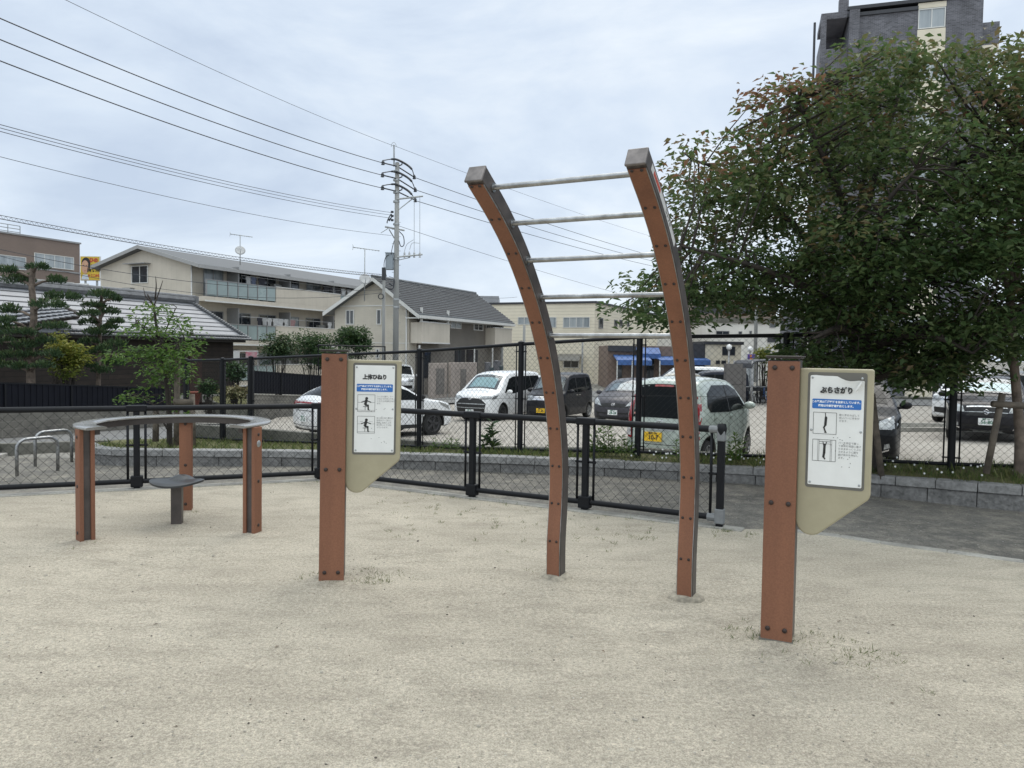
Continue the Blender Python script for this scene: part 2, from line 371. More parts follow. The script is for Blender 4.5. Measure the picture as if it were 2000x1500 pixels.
M_blockc = mat('cap_block', (.275, .274, .272), .9, var=.2, vs=6, bump=.022, bs=28, fine=.25)
M_bwall = mat('block_wall', (.165, .155, .135), .9, var=.35, vs=1.5, bump=.005, bs=40, fine=.15, brick=(GA, .4, .2, .006, .5, 1.5, .9), col2=(.1, .095, .085))
M_wood = mat('old_stake_wood', (.13, .108, .085), .85, var=.4, vs=9, bump=.006, bs=60, col2=(.06, .05, .04))
M_bark = mat('bark', (.04, .032, .027), .9, var=.45, vs=12, bump=.012, bs=40, col2=(.02, .017, .015))
M_barkl = mat('pale_bark', (.16, .125, .1), .9, var=.4, vs=8, bump=.012, bs=40, col2=(.07, .055, .045))
LM_tree = leafmat('leaf_green_red', [(.042, .08, .03), (.07, .118, .042), (.108, .146, .056), (.15, .126, .062), (.21, .11, .068)], .52)
LM_young = leafmat('leaf_young', [(.045, .1, .022), (.09, .17, .035), (.15, .23, .055)], .4)
LM_pine = leafmat('pine_needles', [(.022, .05, .024), (.05, .09, .035), (.11, .14, .05)], .15)
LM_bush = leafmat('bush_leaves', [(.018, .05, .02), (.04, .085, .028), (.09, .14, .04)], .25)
LM_yel = leafmat('yellow_leaves', [(.09, .13, .025), (.2, .22, .04), (.33, .31, .07)], .4)
LM_grass = leafmat('grass_blades', [(.05, .085, .02), (.1, .14, .035), (.2, .2, .08)], .3)
LM_dry = leafmat('dry_blades', [(.1, .12, .04), (.2, .18, .09), (.28, .24, .14)], .2)
M_stem = mat('stem', (.12, .13, .05), .8, var=.2)
# ------------------------------------------------------------------ ground heights
def sstep(a, b, x):
    t = max(0, min(1, (x-a)/(b-a))); return t*t*(3-2*t)
def z_lot(x, y): return -.2+.02*max(-13, min(14, x))-.028*min(y, 30)
def z_path(x, y): return min(0, .024*(max(x, -9)-1.2))
FL = [W(435, 863, 14.02), W(818, 878, 11.68), W(1015, 885, 10.54), W(1245, 890, 9.68), W(1530, 900, 9.16), W(1857, 915, 8.34)]
FLx = FL+[FL[-1]+V((1.7, -.75, .06)), FL[-1]+V((3.4, -1.5, .12)), FL[-1]+V((9, -4, .2))]
FLx = [FL[0]+V((-.9, .55, -.03))]+FLx
def fence_y(x):
    P = FLx
    for i in range(len(P)-1):
        if x <= P[i+1].x or i == len(P)-2:
            t = (x-P[i].x)/(P[i+1].x-P[i].x); return P[i].y+(P[i+1].y-P[i].y)*t
def gz(x, y):
    s = y-fence_y(x)
    t = max(sstep(.0, .5, s)*sstep(-9, -6.3, x), sstep(12, 18, y-.35*max(0, -x-7)))
    return z_path(x, y)*(1-t)+z_lot(x, y)*t
def sheet(name, poly, step, off, m, zf=gz, kind='structure'):
    v, f = fill2d(poly, step); b = MB(); b.add([(p.x, p.y, zf(p.x, p.y)+off) for p in v], f)
    return setp(b.build(name, m, smooth=True), kind=kind)
# base ground to the horizon
def axis(a, b, fine0, fine1, s):
    xs = []; x = fine0
    while x < fine1: xs.append(x); x += s
    xs.append(fine1); k = s
    x = fine0
    while x > a: k *= 1.35; x -= k; xs.insert(0, x)
    k = s; x = fine1
    while x < b: k *= 1.35; x += k; xs.append(x)
    return xs
xs = axis(-900, 900, -24, 20, .8); ys = axis(-60, 1500, -4, 45, .5)
b = MB(); b.add([(x, y, (gz(x, y)-.1)) for y in ys for x in xs], [(j*len(xs)+i, j*len(xs)+i+1, (j+1)*len(xs)+i+1, (j+1)*len(xs)+i) for j in range(len(ys)-1) for i in range(len(xs)-1)])
setp(b.build('ground', M_dirt, smooth=True), kind='structure')
# low fence line points (ground level), corner between the two runs
FA = G(-420, 990); FC = G(628, 937); FE = G(1405, 1030)
sand_edge = [FA, FC, FE+V((.06, -.06, 0))]+[G(1450, 1033), G(1530, 1034), G(1640, 1047), G(1720, 1060), G(1850, 1077), G(2000, 1097)]
def zsand(x, y):
    a = sstep(6.3, 5.0, y+.42*max(0, x))*sstep(0, 1.5, y)
    r_ = random.Random
    h = .006*math.sin(x*2.1+1.3*math.sin(y*1.7))*math.sin(y*2.6+x)+.004*math.sin(x*6.1+y*3.3)*math.sin(y*5.2-x*2)+.0025*math.sin(x*13+2*math.sin(y*9))*math.sin(y*15)
    for cx, cy, rr, d in ((.55, 4.25, .6, .022), (.1, 4.5, .5, .012), (.95, 3.9, .45, .012), (-2.6, 5.6, .5, .012)):
        q = ((x-cx)**2+(y-cy)**2)/rr**2; h -= d*math.exp(-q)
    h *= a
    for cx, cy in ((-1.15, 5.0), (1.45, 4.06), (-3.29, 5.9), (-2.1, 6.23), (-3.0, 7.06), (-2.82, 6.46), (.27, 5.02), (1.05, 4.62)):
        h += .014*math.exp(-((x-cx)**2+(y-cy)**2)/.022)
    return h
pl = [(p.x, p.y) for p in sand_edge]+[(5.5, 4.6), (9, 2.2), (12, -6), (-14, -6), (-14, 5.4)]
# playground sheet; a little uneven near the equipment
v, f = fill2d(pl, .13); b = MB(); b.add([(p.x, p.y, zsand(p.x, p.y)) for p in v], f)
setp(b.build('playground', M_sand, smooth=True), kind='structure')
# wall line
WL = [G(200, 905, -.15), G(400, 908, -.125), G(624, 911, -.1), G(1015, 923, -.03), G(1495, 946, 0), G(1750, 972, 0), G(2000, 998, 0)]
WL = [V((-6.5, 11.55, -.18))]+WL+[WL[-1]+V((1.8, -.9, 0)), WL[-1]+V((8, -4, 0))]
pp = [(-30, 2.0), (FA.x, FA.y-.02)]+[(p.x, p.y-.02) for p in sand_edge[1:]]+[(5.5, 4.55), (9, 2.1), (12, -6), (16, -6), (16, 1.2)]+[(p.x, p.y+.1) for p in reversed(WL)]+[(-8.0, 12.0), (-30, 7)]
sheet('path', pp, .5, -.012, M_path, zf=lambda x, y: z_path(x, y))
lotp = [(-7.2, 15.4)]+[(p.x, p.y+.2) for p in FLx]+[(16, 6), (24, 12), (24, 36.3), (-1, 40.5), (-9.5, 31)]
sheet('parking_lot', lotp, 1.0, .0, M_lot)
street = [(-30, 8.5), (-8.3, 13.0), (-7.2, 15.2), (-9.7, 31), (-2, 41), (24, 37), (60, 30), (60, 44), (0, 52), (-8, 46), (-16, 36), (-24, 24), (-30, 16)]
sheet('street', street, 1.2, -.004, M_road)
# ------------------------------------------------------------------ kerbs and the pale strip under the low fence
def strip(name, pts, w, h, m, label=None, cat=None, kind=None, side=0, base=None, bevel=.01):
    b = MB()
    for i in range(len(pts)-1):
        p, q = V(pts[i]), V(pts[i+1]); d = (q-p); d.z = 0; d.normalize(); n = V((-d.y, d.x, 0))
        a0, a1 = n*(side-w/2), n*(side+w/2)
        lo = V((0, 0, -.25)); hi = V((0, 0, h))
        b.hexa([p+a0+lo, q+a0+lo, q+a1+lo, p+a1+lo, p+a0+hi, q+a0+hi, q+a1+hi, p+a1+hi])
    o = b.build(name, m, bevel=bevel); return setp(o, label, cat, None, kind)
strip('playground_kerb', [FA, FC, FE+V((.18, -.1, 0))], .15, .012, M_conc, kind='structure')
strip('path_kerb', sand_edge[4:]+[V((5.5, 4.57, 0))], .11, .006, M_conc, kind='structure')
SK = [V((-30, 8.2, -.27)), V((-8.5, 12.7, -.25)), V((-7.4, 15.0, -.42))]
strip('street_kerb', SK, .17, .13, M_concd, 'dark weathered kerb between the grey path and the street behind the bicycle racks', 'kerb')
# gutter line pale strip beside the kerb
strip('gutter', [V((-30, 7.9, -.258)), V((-8.2, 12.35, -.258))], .35, .012, M_conc, kind='structure')
# ------------------------------------------------------------------ chain-link fences
def mesh_panel(b, p, q, h0, h1, s, r):
    """diamond wires between two posts p,q (ground points), heights h0..h1; pitch s along the panel"""
    d = q-p; Ld = math.hypot(d.x, d.y); H = h1-h0
    P = lambda u, z: p + d*(u/Ld) + V((0, 0, h0+z))
    u = -H
    while u < Ld:
        for sg in (0, 1):
            u0, z0, u1, z1 = u, 0.0, u+H, H
            if u0 < 0: z0 = -u0; u0 = 0
            if u1 > Ld: z1 = H-(u1-Ld); u1 = Ld
            if u1-u0 > .02:
                if sg: b.wire(P(u0, H-z0), P(u1, H-z1), r)
                else: b.wire(P(u0, z0), P(u1, z1), r)
        u += s
def low_fence(name, label, pts, endpost):
    t = thing(name, label, 'fence', pts[0], group=None); o = pts[0]
    d = (pts[-1]-pts[0]).normalized()
    H = .86
    for nm, hh, rr in (('top_rail', H, .03), ('bottom_rail', .085, .027)):
        b = MB(); b.tube([p+V((0, 0, hh)) for p in pts], rr, 10); b.build(nm, M_black, t, True, world=o, angle=50)
    for i, p in enumerate(pts):
        last = endpost and i == len(pts)-1
        b = MB(); b.box(p+V((0, 0, H/2-.02)), (.062, .062, H), Matrix.Rotation(math.atan2(d.y, d.x), 3, 'Z'))
        if not last:
            b.box(p+V((0, 0, .085)), (.12, .085, .12), Matrix.Rotation(math.atan2(d.y, d.x), 3, 'Z'))
            b.box(p+V((0, 0, H)), (.2, .075, .07), Matrix.Rotation(math.atan2(d.y, d.x), 3, 'Z'))
        po = b.build('post', M_black, t, bevel=.012, world=o)
        if last:
            j = MB(); j.box(p+V((0, 0, H-.055)), (.07, .07, .09), Matrix.Rotation(math.atan2(d.y, d.x), 3, 'Z')); j.tube([p+V((0, 0, H))-d*.11, p+V((0, 0, H))], .034, 10)
            j.build('joint', M_greyjoint, po, bevel=.008, world=o); j = MB()
            j.box(p+V((0, 0, .1)), (.078, .078, .13), Matrix.Rotation(math.atan2(d.y, d.x), 3, 'Z')); j.tube([p+V((0, 0, .085))-d*.11, p+V((0, 0, .085))], .036, 10)
            j.build('joint', M_greyjoint, po, bevel=.008, world=o)
            j = MB(); j.lathe([(0, .05), (.036, .045), (.046, 0), (.036, -.05)], p+V((0, 0, H+.005)), 12); j.build('cap', M_black, po, True, world=o)
        b = MB()
        for sg in (-1, 1):
            if (i == 0 and sg < 0) or (i == len(pts)-1 and sg > 0): continue
            c = p + d*(.085*sg)
            b.tube([c+V((0, 0, .08)), c+V((0, 0, H))], .013, 6)
            b.tube([p+V((0, 0, .47)), c+V((0, 0, .47))+d*(.02*sg)], .012, 6)
        if b.v: b.build('edge_bar', M_black, t, True, world=o)
    for i in range(len(pts)-1):
        b = MB(); k = d*.085
        mesh_panel(b, pts[i]+k, pts[i+1]-k, .1, H-.02, .1, .0017)
        b.build('mesh_panel', M_wire, t, world=o)
left_pts = [FC + (FA-FC).normalized()*x for x in (8.9, 7.15, 5.4, 3.65, 1.93, .02)]
low_fence('mesh_fence', 'low black chain link fence run left of the first sign, behind the ring table', left_pts, False)
u = (FE-FC).normalized(); Lr = (FE-FC).length
right_pts = [FC+u*.1, FC+u*(Lr-4.06), FC+u*(Lr-2.63), FC+u*(Lr-1.34), FC+u*Lr]
right_pts[2] = G(922, 972); right_pts[3] = G(1142, 997)
low_fence('mesh_fence', 'low black chain link fence run behind the hanging ladder, ending in a grey jointed post', right_pts, True)
# tall fence round the parking lot
def tall_fence():
    pts = FLx[:9]
    t = thing('parking_fence', 'tall black chain link fence on the planting bed in front of the parked cars', 'fence', pts[2]); o = pts[2]; H = 1.5
    for nm, hh, rr in (('top_rail', H, .024), ('bottom_rail', .05, .02)):
        b = MB(); b.tube([p+V((0, 0, hh)) for p in pts], rr, 8); b.build(nm, M_black, t, True, world=o, angle=50)
    mids = pts[:2]+[(pts[1]*.62+pts[2]*.38), pts[1]*.28+pts[2]*.72]+pts[2:]
    # posts: the seen ones and one hidden behind the first sign
    allp = [pts[0], pts[1], W(490, 865, 13.58), FL[0]*.37+FL[1]*.63]+pts[2:]
    allp.sort(key=lambda p: p.x)
    for i, p in enumerate(allp):
        b = MB(); b.tube([p-V((0, 0, .2)), p+V((0, 0, H+.02))], .04, 10); b.lathe([(0, .03), (.045, .012), (.045, -.01)], p+V((0, 0, H+.02)), 10)
        b.build('post', M_black, t, True, world=o, angle=40)
        dd = (allp[min(i+1, len(allp)-1)]-allp[max(i-1, 0)]); dd.z = 0; dd.normalize(); b = MB()
        for sg in (-1, 1):
            c = p+dd*(.075*sg); b.tube([c+V((0, 0, .04)), c+V((0, 0, H))], .009, 5)
            for zz in (.12, .75, 1.4): b.tube([p+V((0, 0, zz)), c+dd*(.015*sg)+V((0, 0, zz))], .009, 5)
        b.build('edge_bar', M_black, t, True, world=o)
    for i in range(len(allp)-1):
        b = MB(); k = (allp[i+1]-allp[i]).normalized()*.07
        mesh_panel(b, allp[i]+k, allp[i+1]-k, .05, H, .079, .0016)
        b.wire(allp[i]+V((0, 0, .76)), allp[i+1]+V((0, 0, .76)), .0025)
        b.build('mesh_panel', M_wire, t, world=o)
tall_fence()
# ------------------------------------------------------------------ retaining wall of the planting bed (two courses of split block)
def resample(P, s):
    out = []; acc = 0
    P = catmull(P, 12)
    out.append(P[0]); last = P[0]
    for p in P[1:]:
        while (p-last).length >= s:
            last = last+(p-last).normalized()*s; out.append(last)
    out.append(P[-1]); return out
def wall_top(x):   # height of the cap's top edge
    K = ((-7, .045), (-5.8, .06), (-2.66, .105), (.1, .17), (2.98, .193), (4.15, .227), (5.1, .245), (8, .3), (20, .4))
    for (a, p), (c, q) in zip(K, K[1:]):
        if x <= c: return p+(q-p)*(max(x, a)-a)/(c-a)
    return .4
def bed_wall():
    t = thing('retaining_wall', 'low grey split block wall with cap stones edging the planting bed', 'wall', WL[1]); o = WL[1]
    for nm, L_, m, z0, z1, out_ in (('block_course', .45, M_block, None, -.095, 0), ('cap_course', .38, M_blockc, -.092, 0, .02)):
        P = resample(WL, L_); b = MB(); rr = random.Random(3)
        for i in range(len(P)-1):
            p, q = P[i], P[i+1]; d = q-p; d.z = 0; d.normalize(); n = V((d.y, -d.x, 0))
            g = d*.003; k = out_+rr.uniform(-.004, .006); th = .2
            h = lambda a: wall_top(a.x)
            lo = [(-.5 if z0 is None else h(p)+z0), (-.5 if z0 is None else h(q)+z0)]
            pf, qf = p+g+n*k, q-g+n*k; pb, qb = p+g-n*th, q-g-n*th
            vz = lambda a, z: V((a.x, a.y, z))
            # subdivided front face for a rough split face
            b.hexa([vz(pf, lo[0]), vz(qf, lo[1]), vz(qb, lo[1]), vz(pb, lo[0]), vz(pf, h(p)+z1), vz(qf, h(q)+z1), vz(qb, h(q)+z1), vz(pb, h(p)+z1)])
        b.build(nm, m, t, world=o, bevel=.008)
bed_wall()
# bed surface: from behind the wall to the concrete wall behind the fence
CW = [W(372, 828, 14.95), W(500, 837, 13.9), W(624, 846, 13.15), W(785, 858, 12.1), W(940, 872, 11.15), W(1100, 874, 10.5), W(1257, 875, 9.98), W(1495, 891, 9.55)]
CW += [FLx[6]+V((.12, .28, -.03)), FLx[6]+V((1.9, -.5, 0)), FLx[6]+V((6, -2.4, .1)), FLx[6]+V((9, -3.8, .1))]
def z_bed(x, y):
    # blend between the wall top and the fence foot
    yf = fence_y(x)
    P = FLx; zf = P[0].z
    for i in range(len(P)-1):
        if P[i].x <= x <= P[i+1].x: zf = P[i].z+(P[i+1].z-P[i].z)*(x-P[i].x)/(P[i+1].x-P[i].x)
    if x > P[-1].x: zf = P[-1].z
    yw = None
    for i in range(len(WL)-1):
        if WL[i].x <= x <= WL[i+1].x: yw = WL[i].y+(WL[i+1].y-WL[i].y)*(x-WL[i].x)/(WL[i+1].x-WL[i].x)
    if yw is None: yw = WL[0].y if x < WL[0].x else WL[-1].y
    t = max(0, min(1, (y-yw)/max(.3, yf-yw)))
    return (wall_top(x)-.03)*(1-t) + (zf-.01)*t + .015*math.sin(x*5)*math.sin(y*4)
bp = [(p.x, p.y+.1) for p in resample(WL, .5)]+[(p.x, p.y+.02) for p in reversed(CW)]+[(-6.6, 14.9), (-6.9, 13.3)]
sheet('planting_bed', bp, .35, .0, M_soil, zf=z_bed)
b = MB()
for i in range(len(CW)-1):
    p, q = CW[i], CW[i+1]; d = q-p; d.z = 0; d.normalize(); n = V((d.y, -d.x, 0))
    vz = lambda a, z: V((a.x, a.y, z))
    b.hexa([vz(p+n*.06, -1.1), vz(q+n*.06, -1.1), vz(q-n*.09, -1.1), vz(p-n*.09, -1.1), p+n*.06, q+n*.06, q-n*.09, p-n*.09])
setp(b.build('lot_wall', M_concd, bevel=.012), 'weathered low concrete wall standing between the planting bed and the parking lot', 'wall')
# ------------------------------------------------------------------ sign posts
def seg(b, O, X, Y, Z, pts, w, h):     # thick polyline figure strokes on the sheet
    for i in range(len(pts)-1):
        p, q = V(pts[i]), V(pts[i+1]); d = (q-p).normalized(); n = V((-d.y, d.x))*w/2; e = d*w*.3
        b.prism([tuple(p-n-e), tuple(q-n+e), tuple(q+n+e), tuple(p+n-e)], O, X, Y, Z, 0, h)
def info_sign(name, label, loc, rz, lean, title, texts, fig, curl):
    t = thing(name, label, 'information sign', loc, rot=(0, lean, rz))
    Hh = 1.5
    b = MB(); b.box((0, -.058, Hh/2-.01), (.158, .034, Hh-.02)); b.build('front_board', M_orange, t, bevel=.004)
    b = MB(); b.box((0, .02, Hh/2-.155), (.15, .118, Hh+.28)); b.build('steel_post', M_brownworn, t)
    b = MB(); b.box((0, 0, Hh+.004), (.182, .17, .007)); b.box((0, 0, Hh-.003), (.17, .158, .008)); b.build('post_cap', M_brown, t, bevel=.003)
    b = MB(); b.box((0, .005, .002), (.172, .168, .012)); b.build('base_plate', M_concd, t)
    for zz in (Hh-.055, .735, .065):
        for sx in (-.043, .043):
            k = MB(); k.lathe([(0, -.008), (.009, -.008), (.0125, -.005), (.013, .001)], (sx, -.0755, zz), 12, Matrix.Rotation(R(-90), 3, 'X')); k.build('bolt', M_bolt, t, True)
    # beige panel on the right of the post, cut slanting below
    w, top = .352, Hh-.055
    x0 = .0755; c = []
    def arc(cx, cz, r, a0, a1, n=6):
        return [(cx+r*math.cos(R(a0+(a1-a0)*k/n)), cz+r*math.sin(R(a0+(a1-a0)*k/n))) for k in range(n+1)]
    ol = arc(x0+w-.012, top-.012, .012, 0, 90, 4)+[(x0, top)]+[(x0, top-.75)]
    ol += arc(x0+.075, top-.795, .075, 180, 300, 8)+arc(x0+w-.05, top-.63, .05, -52, 0, 5)
    b = MB(); b.prism(ol, V((0, 0, 0)), V((1, 0, 0)), V((0, 0, 1)), V((0, 1, 0)), -.03, .03)
    pan = b.build('panel', M_beige, t, bevel=.008)
    # sheet with its gasket
    sw, sh = .256, .568; cx, cz = x0+.05+sw/2+.004, top-.034-sh/2
    def rrect(w_, h_, r, n=4): return arc(w_/2-r, h_/2-r, r, 0, 90, n)+arc(-w_/2+r, h_/2-r, r, 90, 180, n)+arc(-w_/2+r, -h_/2+r, r, 180, 270, n)+arc(w_/2-r, -h_/2+r, r, 270, 360, n)
    O = V((cx, 0, cz)); X, Y, Z = V((1, 0, 0)), V((0, 0, 1)), V((0, -1, 0))
    b = MB(); b.prism(rrect(sw+.024, sh+.03, .014), O, X, Y, Z, .0302, .0322); b.build('gasket', M_gasket, pan)
    sv, sf = fill2d(rrect(sw, sh, .006), .02); b = MB()
    def curlz(x, y):
        if not curl: return 0
        a = max(0, (x-.0)/(sw/2)); bb = max(0, (y-(sh/2-.11))/.11)
        return .018*a*bb*bb*(1.2-.4*a) + .002*bb*abs(math.sin(x*30))
    b.add([O+X*p.x+Y*(p.y-(curlz(p.x, p.y)*1.5+(.012*max(0, (p.y-sh/2+.04)/.04)*math.exp(-((p.x-.05)/.05)**2)) if curl else 0))+Z*(.0345+curlz(p.x, p.y)) for p in sv], sf)
    sht = b.build('notice_sheet', M_paper, pan, smooth=True)
    if curl:   # torn corner tip rolled forward
        b = MB(); n = 8; pr = []
        for i in range(n+1):
            a = R(-30+200*i/n); pr.append((.009*math.cos(a), .009*math.sin(a)))
        base = O+X*.098+Y*(sh/2-.058)+Z*.056; dx = (X*.5+Y*.86).normalized(); e1 = Z; e2 = dx.cross(Z)
        vs = [base+dx*(.052*j-.02)+(e1*p[0]+e2*p[1])*(1-.75*abs(j-.4)) for j in (0, .35, .7, 1) for p in pr]
        b.add(vs, [(j*(n+1)+i, j*(n+1)+i+1, (j+1)*(n+1)+i+1, (j+1)*(n+1)+i) for j in range(3) for i in range(n)])
        b.build('curled_corner', M_paper, sht, True)
    b = MB()
    for sx, sy in ((-1, 1), (1, 1), (-1, 0), (1, 0), (-1, -1), (1, -1)):
        k = MB(); k.lathe([(0, .005), (.004, .0045), (.0062, .002), (.0065, 0)], O+X*(sx*(sw/2-.011))+Y*(sy*(sh/2-.013))+Z*(.0345 if not (curl and sx > 0 and sy > 0) else .05), 10, Matrix.Rotation(R(90), 3, 'X')); k.build('screw', M_gal, sht, True)
    q = O+Z*.0362
    text_mesh(title, .034, M_ink, sht, q+Y*(sh/2-.078)+Z*.006*curl, X, Y, bold=.0021, width=.92, name='title')
    b = MB(); b.prism(rrect(sw-.024, .05, .006), O+Y*(sh/2-.147), X, Y, Z, .0352, .0358); bl = b.build('blue_band', M_blue, sht)
    text_mesh('この器具は健康維持を目的としています。\n使用は中高齢者対応とします。', .0133, M_whitep, bl, q+Y*(sh/2-.147)+Z*.0002, X, Y, bold=.0005, line=1.5, width=.94)
    for k in range(2):
        yy = sh/2-.247-.14*k; xx = -sw/2+.075; s_ = .112/2
        b = MB()
        for (a, c_, d_, e_) in ((-s_, -s_, s_, -s_+.0018), (-s_, s_-.0018, s_, s_), (-s_, -s_+.0018, -s_+.0018, s_-.0018), (s_-.0018, -s_+.0018, s_, s_-.0018)):
            b.prism([(xx+a, yy+c_), (xx+d_, yy+c_), (xx+d_, yy+e_), (xx+a, yy+e_)], O, X, Y, Z, .035, .0357)
        fig(b, O+X*xx+Y*yy+Z*.035, X, Y, Z, k); b.build('pictogram', M_ink, sht)
        text_mesh(texts[k], .0122, M_inkf, sht, q+X*(-sw/2+.142)+Y*(yy+.047-.0085*texts[k].count('\n')), X, Y, align='LEFT', line=1.25, width=.98)
    b = MB(); r2 = random.Random(len(title)+curl)
    for i in range(14):
        b.prism([(-.003, -.001), (.002, -.002), (.003, .001), (-.001, .002)], O+X*r2.uniform(-.02, .09)+Y*r2.uniform(-sh/2+.03, .02), X, Y, Z, .035, .0356)
    b.build('dirt_speck', M_inkf, sht)
    return t
def disc(b, O, X, Y, Z, c, r, h=.0007): b.prism([(c[0]+r*math.cos(2*math.pi*i/14), c[1]+r*math.sin(2*math.pi*i/14)) for i in range(14)], O, X, Y, Z, 0, h)
def fig_twist(b, O, X, Y, Z, k):
    h = .0007; S = lambda p, w: seg(b, O, X, Y, Z, p, w, h)
    disc(b, O, X, Y, Z, (.002, .031), .0095); S([(0, .018), (-.006, -.006)], .017); S([(-.004, .016), (-.03, .006)], .006); S([(.004, .016), (.03, .006)], .006)
    S([(-.006, -.012), (.012, -.014)], .011); S([(.012, -.014), (.013, -.042)], .009); S([(.013, -.044), (.021, -.045)], .005)
    S([(-.02, -.022), (.008, -.022)], .003); S([(-.007, -.024), (-.007, -.044)], .003); S([(-.054, .005), (-.03, .005)], .0012); S([(.03, .005), (.054, .005)], .0012); S([(-.054, -.046), (.054, -.046)], .0012)
    if k: S([(-.04, .018), (-.02, .021)], .001); S([(.018, .021), (.044, .019)], .001)
def fig_hang(b, O, X, Y, Z, k):
    h = .0007; S = lambda p, w: seg(b, O, X, Y, Z, p, w, h)
    if k == 0:
        S([(.002, .052), (.003, .03)], .004); disc(b, O, X, Y, Z, (.005, .03), .0055); S([(.005, .026), (.003, -.008)], .012); S([(.004, -.008), (-.004, -.022)], .008); S([(-.004, -.022), (.004, -.044)], .007); S([(0, -.047), (.009, -.048)], .004)
    else:
        for x in (-.03, -.024, .03, .036): S([(x, .054), (x, -.054)], .0012)
        S([(-.024, .045), (.03, .045)], .002); S([(-.024, .034), (.03, .034)], .0015)
        S([(-.006, .044), (-.002, .024)], .004); S([(.011, .044), (.006, .024)], .004); disc(b, O, X, Y, Z, (.002, .03), .005); S([(.002, .022), (.001, -.012)], .012); S([(.001, -.012), (-.002, -.034)], .011); S([(-.002, -.034), (.005, -.044)], .007)
info_sign('sign_post', 'orange board post with beige notice panel titled 上体ひねり, near the ring table', G(649, 1131), R(7), R(.5),
          '上体ひねり', ['シートに座り、テー\nブルにつかまってゆっ\nくりと上半身をひねり\nます。', 'はじめに浅く腰かけ\n両手をテーブルに\n固定し左右に上半\n身をゆっくりひね\nっていきます。'], fig_twist, 0)
info_sign('sign_post', 'orange board post with beige notice panel titled ぶらさがり, its sheet curling at the corner', G(1519, 1244), R(-27), R(0),
          'ぶらさがり', ['軽く手をのばして\n低いバーに手をか\nけます。', 'バーを両手で握っ\nて身体を地面に着け\nたままゆっくりぶら\nさがるように腰を\n曲げ背中を伸ばし\nます。'], fig_hang, 1)
